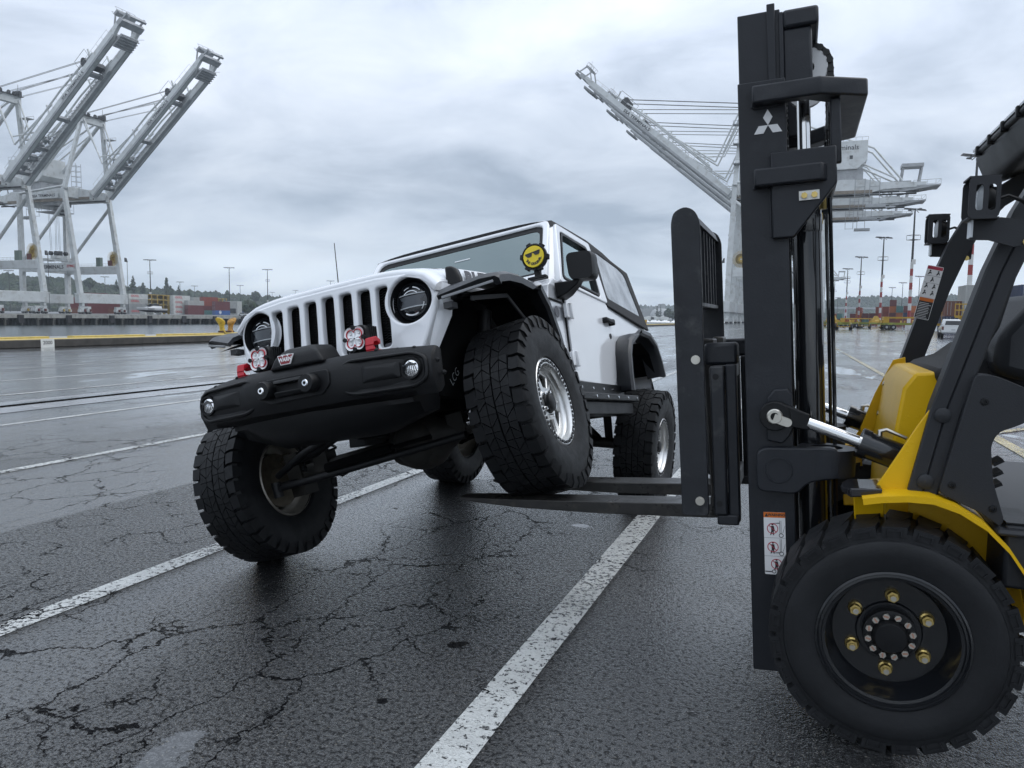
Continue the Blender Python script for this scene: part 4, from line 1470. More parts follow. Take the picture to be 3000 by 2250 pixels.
# rear cover plate of upper cross member with faded label
g = G().box(.045, .05, -.32, -.22, 2.30, 2.34)
rnd = random.Random(9)
for pts in ([(.408, YN + .004, 2.345), (.408, YN + .004, 2.412)], [(.408, YN + .004, 2.03), (.408, YN + .004, 2.098)], [(.30, YN + .004, 2.343), (.405, YN + .004, 2.343)], [(.348, YN + .002, 1.84), (.348, YN + .002, 2.15)], [(.295, YN - .03, 2.46), (.295, YN - .03, 2.63)]):
    a, b = V(pts[0]), V(pts[1])
    n = max(4, int((b - a).length / .012))
    part('weld_bead', G().tube([a.lerp(b, i / n) for i in range(n + 1)], [.0055 + .0022 * rnd.random() for i in range(n + 1)], 6), CHAR, smooth=50, lean=True)
# emblem of three lozenges
lz = G()
for a in (90, 210, 330):
    t = rad(a)
    ax, ay = cos(t), sin(t)
    bx_, by_ = -ay, ax
    L_ = .030
    pts = [(0, 0), (ax * L_ + bx_ * L_ * .577, ay * L_ + by_ * L_ * .577), (ax * L_ * 2, ay * L_ * 2), (ax * L_ - bx_ * L_ * .577, ay * L_ - by_ * L_ * .577)]
    lz.merge(plate(pts, (), .003))
em = frame((.352, YN + .0015, 2.272), (-1, 0, 0), (0, 0, 1))
part('emblem', lz.xf(em), SILV, lean=True)
# warning label
def label_plate(w, h, m): return plate(rrect(-w / 2, w / 2, -h / 2, h / 2, .004, 2), (), .0024).xf(m)


wm = frame((.365, YN + .0014, .617), (-1, 0, 0), (0, 0, 1))
wl_ = part('warning_label', label_plate(.082, .255, wm), WHT, lean=True)
part('label_header', plate([(-.041, .106), (.041, .106), (.041, .1275), (-.041, .1275)], (), .0034).xf(wm), ORANGE, wl_, lean=True)
bl = G()
bl.merge(text('WARNING', .0142, 0, .95, .0006).xf(M.Translation((.008, .1168, .0019))))
bl.merge(plate([(-.037, .1095), (-.023, .1095), (-.030, .124)], (), .004))
for k, yc in enumerate((.060, -.015, -.085)):
    x0 = -.008 if k < 2 else .004
    # standing figure
    bl.merge(plate(circ(x0, yc + .018, .0042, 10), (), .0036))
    bl.merge(plate([(x0 - .006, yc + .012), (x0 + .005, yc + .012), (x0 + .008, yc - .006), (x0 + .004, yc - .012), (x0 + .006, yc - .026), (x0 + .002, yc - .026), (x0 - .001, yc - .012), (x0 - .006, yc - .026), (x0 - .010, yc - .026), (x0 - .005, yc - .008)], (), .0036))
    # mast, fork and wheel of the pictogram
    if k < 2:
        bl.merge(plate([(.019, yc - .022), (.0205, yc - .022), (.0205, yc + .034), (.019, yc + .034)], (), .0036))
        bl.merge(plate([(.024, yc - .022), (.0255, yc - .022), (.0255, yc + .034), (.024, yc + .034)], (), .0036))
        fy = yc + .022 if k == 0 else yc - .024
        bl.merge(plate([(-.022, fy), (.019, fy), (.019, fy + .004)], (), .0036))
        bl.merge(plate(circ(.0245, yc - .026, .009, 16), [circ(.0245, yc - .026, .0065, 16)], .0036))
        bl.merge(plate([(.030, yc - .016), (.0395, yc + .016), (.0395, yc + .013), (.0315, yc - .016)], (), .0036))
    else:
        bl.merge(plate(circ(-.006, yc - .030, .008, 16), [circ(-.006, yc - .030, .0055, 16)], .0036))
        bl.merge(plate([(-.040, yc - .033), (-.014, yc - .033), (-.014, yc - .029), (-.040, yc - .029)], (), .0036))
    bl.merge(plate([(-.041, yc - .0372), (.041, yc - .0372), (.041, yc - .0365), (-.041, yc - .0365)], (), .0034)) if k < 2 else None
part('pictogram', bl.xf(wm), BLACK_P, wl_, lean=True)
rg = G()
for k, yc in enumerate((.060, -.015, -.085)):
    x0 = -.008 if k < 2 else .004
    rg.merge(plate(circ(x0, yc + .001, .0215, 28), [circ(x0, yc + .001, .0185, 28)], .0042))
    rg.merge(plate([(x0 - .0145, yc + .0135), (x0 - .0125, yc + .0155), (x0 + .0145, yc - .0115), (x0 + .0125, yc - .0135)], (), .0042))
part('prohibition_ring', rg.xf(wm), REDP2, wl_, lean=True)

# lift cylinders and chrome rods
for yy in (.165, YC * 2 - .165):
    c = G().cyl((.218, yy, .17), (0, 0, 1), .056, 1.87, 24)
    c.lathe([(.056, 1.86), (.059, 1.87), (.059, 1.93), (.034, 1.935)], (.218, yy, 0), (0, 0, 1), 20)
    cy = part('lift_cylinder', c, CYLB, smooth=40, lean=True)
    part('chrome_rod', G().cyl((.222, yy, 1.93), (0, 0, 1), .025, .46, 18), ROD, cy, smooth=40, lean=True)
    h = G().tube([(.135, yy + .02, .25), (.128, yy + .02, 1.2), (.13, yy + .02, 1.99)], .009, 6)
    part('hydraulic_line', h, CYLB, cy, smooth=50, lean=True)
    part('line_clamp', G().cyl((.16, yy, 1.95), (0, 0, 1), .018, .05, 6), GOLD, cy, lean=True)
# chain wheels and leaf chains
for yy in (.06, YC * 2 - .06):
    w = G().lathe([(.03, -.016), (.082, -.016), (.082, .016), (.03, .016)], (.205, yy, 2.54), (0, 1, 0), 28)
    part('chain_wheel', w, SILV, smooth=40, lean=True)
    cn = G()
    path = [(.114, 2.12 + .031 * k) for k in range(14)]
    path += [(.205 - .091 * cos(rad(a)), 2.54 + .091 * sin(rad(a))) for a in range(12, 180, 21)]
    path += [(.296, 2.52 - .031 * k) for k in range(30)]
    for i in range(len(path) - 1):
        (x0, z0), (x1, z1) = path[i], path[i + 1]
        o = .004 if i % 2 else 0
        cn.beam((x0, yy, z0), (x1, yy, z1), .030 - 2 * o, .024, (1, 0, .01))
        cn.cyl((x0, yy - .02, z0), (0, 1, 0), .0135, .04, 8)
    tag(part('lift_chain', cn, CHAIN, lean=True), kind=None)

# tilt cylinders
for s, yo in ((1, YN), (-1, YF)):
    br = G().prism([(.395, yo, 1.03), (.40, yo, 1.20), (.375, yo, 1.235), (.325, yo, 1.24), (.305, yo, 1.215), (.30, yo, 1.17), (.27, yo, 1.14), (.31, yo, 1.05), (.335, yo, 1.02)], (0, s * .02, 0))
    bk = part('tilt_bracket', br, CHAR, bevel=.006)
    br.v = [(x + .055, y, z) for x, y, z in br.v]
    bk.data = br.mesh('tilt_bracket', CHAR, 40)
    e = G().cyl((.422, yo + s * .02, 1.133), (0, s, 0), .058, .045, 20)
    e.hexa([(.40, yo + s * .022, 1.10), (.40, yo + s * .022, 1.185), (.40, yo + s * .06, 1.185), (.40, yo + s * .06, 1.10), (.295, yo + s * .02, 1.085), (.295, yo + s * .02, 1.145), (.295, yo + s * .06, 1.145), (.295, yo + s * .06, 1.085)])
    part('rod_eye', e, BLK2, bk, bevel=.004)
    pn = G().lathe([(.031, .045), (.030, .072), (.026, .076), (.016, .076), (.015, .05)], (.422, yo, 1.133), (0, s, 0), 20)
    pn.beam((.425, yo + s * .069, 1.128), (.372, yo + s * .069, 1.112), .010, .034, (0, 0, 1))
    pn.cyl((.374, yo + s * .069, 1.113), (0, s, 0), .017, .008, 12)
    part('pivot_pin', pn, PINS, bk, smooth=40)
    p0, p1, p2 = V((.30, yo + s * .04, 1.112)), V((.115, yo + s * .04, 1.050)), V((-.16, yo + s * .04, .958))
    part('tilt_rod', G().tube([p0, p1], .0225, 16), ROD, bk, smooth=40)
    d = (p2 - p1).normalized()
    c = G().tube([p1, p1 + d * .03], .057, 20).tube([p1 + d * .03, p2], .052, 20)
    tc_ = part('tilt_cylinder', c, CYLB, smooth=40)
    f = p1 + d * .075 + V((0, 0, .055))
    part('hose_fitting', G().tube([f + V((0, 0, -.02)), f + V((0, 0, .015)), f + V((-.02, 0, .022)), f + V((-.09, 0, -.006))], [.010, .010, .007, .007], 8), PINS, tc_, smooth=40)
    # lower saddle plate round the lift cylinder
    sp_ = rounded([(.478, .83), (.485, .985), (.455, 1.005), (.185, 1.022), (.175, .905), (.29, .88), (.325, .83)], .03, 3)
    g = G().prism([(x, yo, z) for x, z in sp_], (0, s * .055, 0))
    sd = part('cylinder_saddle', g, CHAR, bevel=.006)
    g = G().lathe([(.108, .0), (.108, .105), (.06, .105), (.06, 0)], (.225, yo - s * .045, .905), (0, 0, 1), 28)
    part('saddle_clamp', g, CHAR, sd, smooth=40)
    part('access_hole', G().lathe([(.048, .0558), (.044, .054), (.040, .052), (0, .052)], (.398, yo, .92), (0, s, 0), 28), CHAR2, sd, smooth=40)
    part('hole_rim', G().lathe([(.053, .0555), (.051, .0585), (.047, .0585), (.046, .053)], (.398, yo, .92), (0, s, 0), 28), CHAR, sd, smooth=40)

# carriage and load backrest
CY = -.235                   # carriage centre
YB0, YB1 = .25, -.70
part('carriage_bar', G().box(.555, .62, YB1 + .08, YB0 - .06, 1.24, 1.33), CHAR2, bevel=.01, lean=True)
part('carriage_bar', G().box(.545, .61, YB1 + .08, YB0 - .06, .70, .79), CHAR2, bevel=.01, lean=True)
for s, y0 in ((1, .205), (-1, CY * 2 - .205)):
    # hanging side blocks of the carriage
    g = G().box(.555, .612, y0 - .02, y0 + .02, .70, 1.335)
    cs = part('carriage_side', g, CHAR2, bevel=.008, lean=True)
    part('pin_hole', G().cyl((.588, y0 + s * .0185, 1.29), (0, s, 0), .013, .003, 14), SEAM, cs, lean=True)
    part('pin_hole', G().cyl((.588, y0 + s * .0185, .75), (0, s, 0), .013, .003, 14), SEAM, cs, lean=True)
    g = G().box(.505, .552, y0 - .05, y0 + .0, .665, 1.34)
    part('roller_plate', g, CHAR, cs, bevel=.008, lean=True)
    g = G().box(.50, .64, y0 - .13, y0 - .03, 1.335, 1.43)
    part('fork_hook', g, CHAR, cs, bevel=.015, lean=True)
    g = G().box(.51, .60, y0 - .06, y0 + .01, .655, .70)
    part('lower_hook', g, CHAR, cs, bevel=.008, lean=True)
# backrest side plates with curved top bar, then rungs
for s, y0 in ((1, YB0), (-1, YB1)):
    pl = [(.630, .70), (.632, 1.94), (.65, 1.985), (.69, 2.005), (.738, 1.985), (.750, 1.94), (.742, .70)]
    g = G().prism([(x, y0, z) for x, z in rounded(pl, .02)], (0, -s * .022, 0))
    b_ = part('backrest_side', g, CHAR2, bevel=.003, lean=True)
    for zz in (1.365, .765):
        part('hex_bolt', G().cyl((.665, y0, zz), (0, s, 0), .016, .013, 6, ph=.3).cyl((.665, y0, zz), (0, s, 0), .019, .004, 16), PINS, b_, lean=True)
g = G().loft([[(x, y, z) for x, z in ((.645, 1.94), (.66, 1.98), (.69, 2.0), (.73, 1.985), (.742, 1.94), (.728, 1.94), (.72, 1.968), (.69, 1.98), (.67, 1.965), (.66, 1.94))] for y in (YB0 - .02, YB1 + .02)])
part('backrest_top_bar', g, CHAR2, lean=True, smooth=40)
part('backrest_lower_bar', G().box(.655, .735, YB1 + .03, YB0 - .02, 1.59, 1.61), CHAR2, lean=True, bevel=.004)
for k in range(7):
    y0 = YB0 - .12 - k * .117
    part('backrest_rung', G().box(.655, .735, y0 - .007, y0 + .007, 1.61, 1.97), CHAR2, lean=True)
# forks: shank and tapered blade (tips dip with the tilted mast)
for yc, nm in ((-.065, 0), (-.525, 1)):
    z0 = .672
    sec = []
    for x, t, w in ((.655, .062, .155), (.70, .063, .155), (1.2, .058, .155), (1.6, .042, .15), (1.82, .026, .13), (1.93, .017, .10), (1.955, .013, .07)):
        z = z0 - .0745 * (x - .70)
        sec.append([(x, yc - w / 2, z - t), (x, yc + w / 2, z - t), (x, yc + w / 2, z), (x, yc - w / 2, z)])
    b = G().loft(sec)
    bl_ = part('fork_blade', b, FORKM, bevel=.004)
    hl = [(.655, .672), (.655, 1.40), (.60, 1.40), (.60, .66), (.62, .62), (.66, .615), (.72, .615), (.72, .672)]
    g = G().prism([(x - .01 + (z - .67) * .0, yc - .0775, z) for x, z in [(.70, .673), (.70, .617), (.675, .612), (.655, .62), (.645, .645), (.665 + .05, 1.42), (.715 + .05, 1.42), (.70, .72)]], (0, .155, 0))
    part('fork_shank', g, FORKM, bl_, bevel=.006)


# wheels
def fork_tyre():
    g = G()
    R, Wd = .405, .27
    pr = [(.245, 0), (.262, .004), (.30, .010), (.335, .012), (.352, .004), (.356, -.004), (.380, -.006), (.388, -.02), (.388, -Wd + .02), (.380, -Wd + .006), (.335, -Wd), (.245, -Wd)]
    g.lathe(pr, (0, 0, 0), (0, 1, 0), 80)
    n = 25
    for i in range(n):
        a = 2 * pi * i / n
        for s in (0, 1):
            o = a + (pi / n if s else 0)
            ya, yb = (.0, -.165) if s == 0 else (-Wd, -Wd + .165)
            hw = .100
            sk = .05 if s == 0 else -.05
            p = lambda t, y, r: (r * cos(o + t), y, r * sin(o + t))
            top = [p(-hw, ya, R), p(hw, ya, R), p(hw + sk, (ya + yb) / 2, R), p(hw * .55 + sk * 2.2, yb, R - .004), p(-hw * .45 + sk * 2.2, yb, R - .004), p(-hw + sk, (ya + yb) / 2, R)]
            bot = [p(-hw * 1.04, ya, .37), p(hw * 1.04, ya, .37), p(hw * 1.04 + sk, (ya + yb) / 2, .37), p(hw * .6 + sk * 2.2, yb, .37), p(-hw * .5 + sk * 2.2, yb, .37), p(-hw * 1.04 + sk, (ya + yb) / 2, .37)]
            g.add(top + bot, [tuple(range(6))] + [(k, (k + 1) % 6, 6 + (k + 1) % 6, 6 + k) for k in range(6)])
            # side face with a raised three-sided rib
            if s == 0:
                e = .006
                for q in ([(-hw * .62, R - .010), (hw * .62, R - .010), (hw * .62, R - .016), (-hw * .62, R - .016)],
                          [(-hw * .62, R - .016), (-hw * .50, R - .016), (-hw * .50, .372), (-hw * .62, .372)],
                          [(hw * .50, R - .016), (hw * .62, R - .016), (hw * .62, .372), (hw * .50, .372)]):
                    vs = [p(t, e, r) for t, r in q] + [p(t, -.004, r) for t, r in q]
                    g.add(vs, [(0, 1, 2, 3)] + [(k, (k + 1) % 4, 4 + (k + 1) % 4, 4 + k) for k in range(4)])
    return g.mesh('tyre', RUB2, 32)


FT = fork_tyre()
fr = {}
fr['rim'] = G().lathe([(.249, -.005), (.247, .006), (.240, .010), (.236, .002), (.228, .004), (.224, -.004), (.214, -.006), (.206, -.03), (.196, -.085), (.186, -.098), (.11, -.100), (.105, -.092), (.0, -.092)], (0, 0, 0), (0, 1, 0), 64).mesh('rim', RIMB, 30)
fr['hub'] = G().lathe([(.088, -.095), (.088, -.055), (.078, -.052), (.060, -.052), (.057, -.030), (.050, -.022), (0, -.020)], (0, 0, 0), (0, 1, 0), 40).mesh('hub', BLK2, 35)
g = G()
for k in range(12):
    t = 2 * pi * (k + .5) / 12
    g.cyl((.0705 * cos(t), -.052, .0705 * sin(t)), (0, 1, 0), .0098, .012, 6, ph=t)
HUBB = g.mesh('hub_bolt', PINS)
fw_nut = G().cyl((0, -.1, 0), (0, 1, 0), .0195, .032, 6).lathe([(.024, -.1), (.024, -.088), (.019, -.084)], (0, 0, 0), (0, 1, 0), 16).mesh('wheel_nut', GOLD)
fw_stud = G().cyl((0, -.07, 0), (0, 1, 0), .0095, .012, 12).mesh('wheel_stud', PINS)
hub_b = G().cyl((0, -.052, 0), (0, 1, 0), .0118, .012, 6).mesh('hub_bolt', PINS)
hub_m = G().box(-.003, .003, -.0402, -.0392, -.008, .008).mesh('paint_mark', COPP)


def fwheel(x, y, z, s, spin, detail=True):
    w = thing('wheel', None, None); w.parent = fk
    w.matrix_local = M.Translation((x, y, z)) @ (M.Rotation(pi, 4, 'Z') if s < 0 else M()) @ M.Rotation(spin, 4, 'Y')
    link('tyre', FT, w)
    r = link('rim', fr['rim'], w)
    link('hub', fr['hub'], w)
    if detail:
        for k in range(6):
            t = rad(90 + 60 * k)
            link('wheel_nut', fw_nut, w, ml=M.Translation((.134 * cos(t), 0, .134 * sin(t))) @ M.Rotation(t * 3, 4, 'Y'))
            link('wheel_stud', fw_stud, w, ml=M.Translation((.134 * cos(t), 0.006, .134 * sin(t))))
        for k in range(12):
            t = rad(15 + 30 * k)
            link('hub_bolt', hub_b, w, ml=M.Translation((.0725 * cos(t), 0, .0725 * sin(t))) @ M.Rotation(k, 4, 'Y'))
            link('paint_mark', hub_m, w, ml=M.Translation((.0725 * cos(t), .0005, .0725 * sin(t))) @ M.Rotation(k * .7, 4, 'Y'))
    return w


fwheel(0, .66, .404, 1, rad(-2))
fwheel(0, YC * 2 - .66, .404, -1, rad(20), False)
fwheel(-1.75, .60, .34, 1, .3, False)
fwheel(-1.75, YC * 2 - .60, .34, -1, .3, False)

# yellow frame: wheel arch fenders, tower plates, front box
def arc(r, a0, a1, n=14): return [(r * cos(rad(a0 + (a1 - a0) * k / n)), .404 + r * sin(rad(a0 + (a1 - a0) * k / n))) for k in range(n + 1)]


def fender_path():
    return [(.115, .895), (.06, .907), (-.02, .918), (-.10, .918), (-.18, .893), (-.26, .845), (-.33, .775), (-.39, .685), (-.44, .57), (-.47, .44)]


for s, yo in ((1, .655), (-1, YC * 2 - .655)):
    yi = yo - s * .30
    secs = []
    for x, z in fender_path():
        secs.append([(x, yi, z + .005), (x, yo, z), (x - .004, yo, z - .022), (x - .004, yo - s * .02, z - .022), (x - .002, yo - s * .02, z - .008), (x, yi, z - .004)])
    part('fender', G().loft(secs), YEL, smooth=40)
    # tower plate rising from the fender to the cab post
    tw = [(.075, .90), (.02, 1.0), (-.06, 1.15), (-.125, 1.262), (-.16, 1.26), (-.16, .92), (-.06, .915)]
    g = G().prism([(x, yo - s * .12, z) for x, z in tw], (0, -s * .014, 0))
    part('tower_plate', g, YEL, bevel=.003)
    # inner wheel house wall
    g = G().prism([(x, yi - s * .005, z) for x, z in [(-.06, .50), (-.07, .89), (-.15, .90), (-.45, .70), (-.5, .40), (-.08, .40)]], (0, -s * .01, 0))
    part('wheel_house', g, YEL)
    g = G().beam((.055, yi + s * .03, .60), (.085, yi + s * .12, .89), .02, .10, (1, 0, 0))
    part('fender_brace', g, YEL, bevel=.004)
    # step in front of the fender
    g = G().loft([[(.178, yo - s * .20, .895), (.178, yo - s * .10, .895), (.178, yo - s * .10, .905), (.178, yo - s * .20, .905)], [(.15, yo - s * .23, .885), (.15, yo - s * .05, .885), (.15, yo - s * .05, .918), (.15, yo - s * .23, .918)], [(.05, yo - s * .23, .898), (.05, yo - s * .05, .898), (.05, yo - s * .05, .925), (.05, yo - s * .23, .925)]])
    part('front_lamp_bracket', g, mat('wet_black_steel', (.015, .015, .017), .08), bevel=.008)
# front bulkhead
fb_ = [(.0, .98), (-.035, 1.255), (-.075, 1.315), (-.19, 1.325), (-.22, 1.24), (-.22, .60), (.0, .60)]
g = G().prism([(x, .27, z) for x, z in fb_], (0, 2 * (YC - .27), 0))
part('front_bulkhead', g, YEL, bevel=.012)
for s in (-1,):
    y0 = YC + s * .365
    w = G().prism([(x, y0, z) for x, z in [(.03, .88), (.055, 1.0), (.0, 1.17), (-.07, 1.33), (-.12, 1.345), (-.17, .88)]], (0, s * .012, 0))
    part('bulkhead_wing', w, YEL, bevel=.003)
for zz, xx in ((1.22, -.045), (1.08, -.028)):
    part('bulkhead_bolt', G().cyl((xx, -.40, zz), (1, 0, .2), .011, .02, 6), PINS)
hz = G()
for k in range(3):
    hz.beam((-.009, .12 + k * .012, 1.0 + k * .016), (-.006, .12 + k * .012, 1.0 + k * .016 + .01), .006, .01)
part('vent_slot', hz, SEAM)
g = label_plate(.045, .05, frame((-.018, .20, 1.075), (.05, -1, .0), (-.12, 0, 1)) @ M.Rotation(.5, 4, 'Z'))
part('data_plate', g, SILV)
# black dash cowl above it
co = [(-.125, 1.325), (-.175, 1.343), (-.235, 1.365), (-.30, 1.42), (-.40, 1.435), (-.47, 1.36), (-.44, 1.20), (-.20, 1.20)]
g = G().prism([(x, .30, z) for x, z in co], (0, 2 * (YC - .30), 0))
part('dash_cowl', g, CAN, bevel=.03, smooth=40)

# overhead guard posts (boxes with a groove), swept back at the top
def post(s, yo, side):
    y0, y1 = yo, yo - s * .085
    pth = [(-.080, .905), (-.14, 1.21), (-.212, 1.46), (-.272, 1.67), (-.342, 1.86), (-.405, 1.985), (-.49, 2.085), (-.60, 2.16), (-.75, 2.21)]
    g = G()
    secs = []
    for i, (x, z) in enumerate(pth):
        a, b = pth[max(0, i - 1)], pth[min(len(pth) - 1, i + 1)]
        t = V((b[0] - a[0], b[1] - a[1])).normalized()
        n = V((t.y, -t.x))
        hw = .047
        f = lambda k, y: (x + n.x * k, y, z + n.y * k)
        secs.append([f(hw, y1), f(hw, y0 - s * .004), f(hw - .006, y0), f(.004, y0), f(.0, y0 - s * .006), f(-.004, y0), f(-hw + .006, y0), f(-hw, y0 - s * .004), f(-hw, y1)])
    g.loft(secs)
    return part('guard_post', g, GREYP, smooth=30)


pn_ = post(1, .56, 1)
pf_ = post(-1, YC * 2 - .56, -1)
for zz, xx in ((.955, -.088), (1.19, -.128)):
    part('post_cap', G().lathe([(.026, 0), (.026, .006), (.018, .010), (0, .011)], (xx, .561, zz), (0, 1, 0), 24), GREYP, pn_, smooth=50)
# side cover of the cab foot
cv = rounded([(-.125, .925), (-.212, 1.335), (-.27, 1.335), (-.365, 1.295), (-.405, 1.245), (-.395, 1.20), (-.345, 1.17), (-.29, 1.145), (-.272, 1.10), (-.285, .98), (-.325, .85), (-.315, .825), (-.26, .865)], .02, 3)
for s, yo in ((1, .59), (-1, YC * 2 - .59)):
    g = G().prism([(x, yo, z) for x, z in cv], (0, -s * .10, 0))
    c = part('side_cover', g, GREYP, bevel=.008)
    for x, z in ((-.245, 1.245), (-.165, .955), (-.29, .885)):
        part('cover_screw', G().lathe([(.013, 0), (.012, .004), (.006, .005), (.005, .001), (0, .001)], (x, yo, z), (0, s, 0), 14), BLK2, c, smooth=40)
# floor, seat, wheel, rear body
g = G().box(-1.3, -.33, YC * 2 - .60, .60, .62, .84)
g.box(-.40, -.30, .30, .62, .80, .825)
part('floor_step', g, GREYP, bevel=.015)
part('step_grip', G().box(-.42, -.33, .36, .60, .841, .846).box(-.6, -.45, .3, .6, .841, .846), BLK2)
cb = rounded([(-1.25, .35), (-1.25, 1.1), (-1.35, 1.25), (-2.4, 1.2), (-2.5, 1.0), (-2.5, .5), (-2.2, .30)], .08, 4)
part('counterweight', G().prism([(x, .58, z) for x, z in cb], (0, 2 * (YC - .58), 0)), YEL, bevel=.02)
st = G().loft([[(-.70, YC - .26, .98), (-.70, YC + .26, .98), (-.70, YC + .24, 1.10), (-.70, YC - .24, 1.10)], [(-1.05, YC - .27, .98), (-1.05, YC + .27, .98), (-1.05, YC + .25, 1.12), (-1.05, YC - .25, 1.12)], [(-1.20, YC - .27, .98), (-1.20, YC + .27, .98), (-1.20, YC + .25, 1.14), (-1.20, YC - .25, 1.14)]])
st.box(-1.25, -.75, YC - .3, YC + .3, .84, .98)
st.loft([[(-1.05, YC - .25, 1.10), (-1.05, YC + .25, 1.10), (-1.22, YC + .25, 1.10), (-1.22, YC - .25, 1.10)], [(-1.14, YC - .22, 1.62), (-1.14, YC + .22, 1.62), (-1.26, YC + .22, 1.62), (-1.26, YC - .22, 1.62)]])
part('seat', st, BLK2, bevel=.03)
sw = G()
ctr, n_ = V((-.62, YC, 1.42)), V((-.75, 0, .66)).normalized()
u_ = n_.orthogonal().normalized(); v_ = n_.cross(u_)
sw.tube([ctr + (u_ * cos(a * pi / 16) + v_ * sin(a * pi / 16)) * .18 for a in range(33)], .016, 8)
sw.tube([ctr, ctr - n_ * .30], .025, 8)
for a in (0, 2.1, 4.2):
    sw.tube([ctr, ctr + (u_ * cos(a) + v_ * sin(a)) * .18], .012, 6)
part('steering_wheel', sw, BLK2, smooth=50)
# dark instrument hood and arm seen behind the near post
g = G().loft([[(-.30, YC - .1, 1.33), (-.30, .44, 1.33), (-.30, .44, 1.46), (-.30, YC - .1, 1.46)], [(-.42, YC - .1, 1.30), (-.42, .47, 1.30), (-.42, .47, 1.62), (-.42, YC - .1, 1.62)], [(-.60, YC - .1, 1.30), (-.60, .45, 1.30), (-.60, .45, 1.60), (-.60, YC - .1, 1.60)]])
part('control_hood', g, GREYP, bevel=.04, smooth=40)
part('grab_handle', G().tube([(-.235, .46, 1.46), (-.265, .46, 1.455), (-.285, .46, 1.50), (-.335, .46, 1.72), (-.40, .46, 1.98)], .016, 10), GREYP, smooth=50)
pd = G()
for k in range(3):
    pd.beam((-.315, .40, .93 + k * .04), (-.345, .40, .945 + k * .042), .08, .012, (1, 0, 1))
part('foot_pedal', pd, BLK2)
# overhead guard frame and roof panel
yo2 = YC * 2 - .56
og = G()
for y in (.53, yo2 + .03):
    og.tube([(-.60, y, 2.17), (-.75, y, 2.21), (-1.5, y, 2.24), (-1.75, y, 2.16)], .035, 8)
    og.tube([(-1.72, y, 2.18), (-1.45, y, 1.1)], .04, 8)
for x in (-.75, -.95, -1.15, -1.35, -1.55):
    og.box(x - .03, x + .03, yo2 + .03, .53, 2.19, 2.24)
part('overhead_guard', og, GREYP, smooth=40)
# roof: dark front header, clear panel and its clamp bar
RY0, RY1 = YC * 2 - .60, .56
hd = rounded([(-.405, 2.295), (-.452, 2.185), (-.50, 2.17), (-.62, 2.21), (-.62, 2.30), (-.43, 2.325)], .02, 3)
vs = part('roof_header', G().prism([(x, RY0, z) for x, z in hd], (0, RY1 - RY0, 0)), BLK2, bevel=.012)
part('clear_panel', G().prism([(-.395, RY0 + .01, 2.322), (-1.5, RY0 + .01, 2.40), (-1.5, RY0 + .01, 2.41), (-.395, RY0 + .01, 2.332)], (0, RY1 - RY0 - .02, 0)), POLY, vs)
rb = G().tube([(-.407, RY0 + .05, 2.305), (-.407, RY1 - .05, 2.305)], .014, 10)
for k in range(5):
    y = RY0 + .13 + k * .24
    rb.box(-.424, -.385, y - .013, y + .013, 2.284, 2.328)
part('clamp_bar', rb, BLK2, vs, bevel=.004)

# work lamps in slotted steel cages on the posts
def lamp(x, y, z, s, k):
    w, h, d = .098 * k, .15 * k, .11
    l = thing('work_lamp', None, None); l.parent = fk
    l.location = (x, y, z)
    o = rrect(-d / 2, d / 2, -h / 2, h / 2, .022, 3)
    # cage: closed band round the lamp (open left and right), slots in the front
    hole = [rrect(-d / 2 + .006, d / 2 - .006, -h / 2 + .006, h / 2 - .006, .018, 3)]
    cg = plate(o, hole, w * 1.6).xf(frame((0, 0, 0), (0, 1, 0), (0, 0, 1)))
    band = plate(rrect(-w / 2, w / 2, -h / 2, h / 2, .02, 3), [rrect(-w * .28, -w * .04, -h * .30, h * .30, .008), rrect(w * .12, w * .36, -h * .30, h * .30, .008)], .006)
    f = G()
    f.merge(band, frame((0, d / 2, 0), (-1, 0, 0), (0, 0, 1)))
    f.merge(band, frame((0, -d / 2, 0), (-1, 0, 0), (0, 0, 1)))
    f.box(-w / 2, w / 2, -d / 2, d / 2, h / 2 - .006, h / 2)
    f.box(-w / 2, w / 2, -d / 2, d / 2, -h / 2, -h / 2 + .006)
    f.build('cage', GREYP, l, smooth=0)
    b = G().lathe([(.0, -.045), (.036, -.042), (.048, -.01), (.05, .0)], (0, 0, 0), (1, 0, 0), 20)
    b.box(-.045, -.02, -.03, .03, -.035, .035)
    b.build('lamp_body', BLK2, l, smooth=45)
    G().lathe([(.047, .0), (.03, .010), (0, .012)], (0, 0, 0), (1, 0, 0), 20).build('lens', LED, l, smooth=60)
    G().box(.022, .028, -.03, .03, -h / 2 - .055, -h / 2).build('mount_edge', LED, l)
    m = G().prism([(.025, -.012, -h / 2), (.025, -.012, -h / 2 - .06), (-.03, -.012, -h / 2 - .062), (-.10, -.012, -h / 2 - .085), (-.155, -.012, -h / 2 - .075), (-.16, -.012, -h / 2 - .005), (-.06, -.012, -h / 2 + .01)], (0, .012, 0))
    m.build('mount_plate', GREYP, l)
    for zz, xx in ((.005, -.15), (-.07, -.135)):
        G().cyl((xx, 0, -h / 2 + zz), (0, 1, 0), .012, .008, 8).build('mount_bolt', GOLD, l)
    G().tube([(-.045, 0, 0), (-.075, 0, .01), (-.12, -.02, -.005), (-.15, -.03, -.03)], .006, 6).build('cable', BLK2, l, smooth=50)
    return l


lamp(-.186, .64, 1.905, 1, .90)
lamp(-.270, YC * 2 - .64, 1.965, -1, .95)
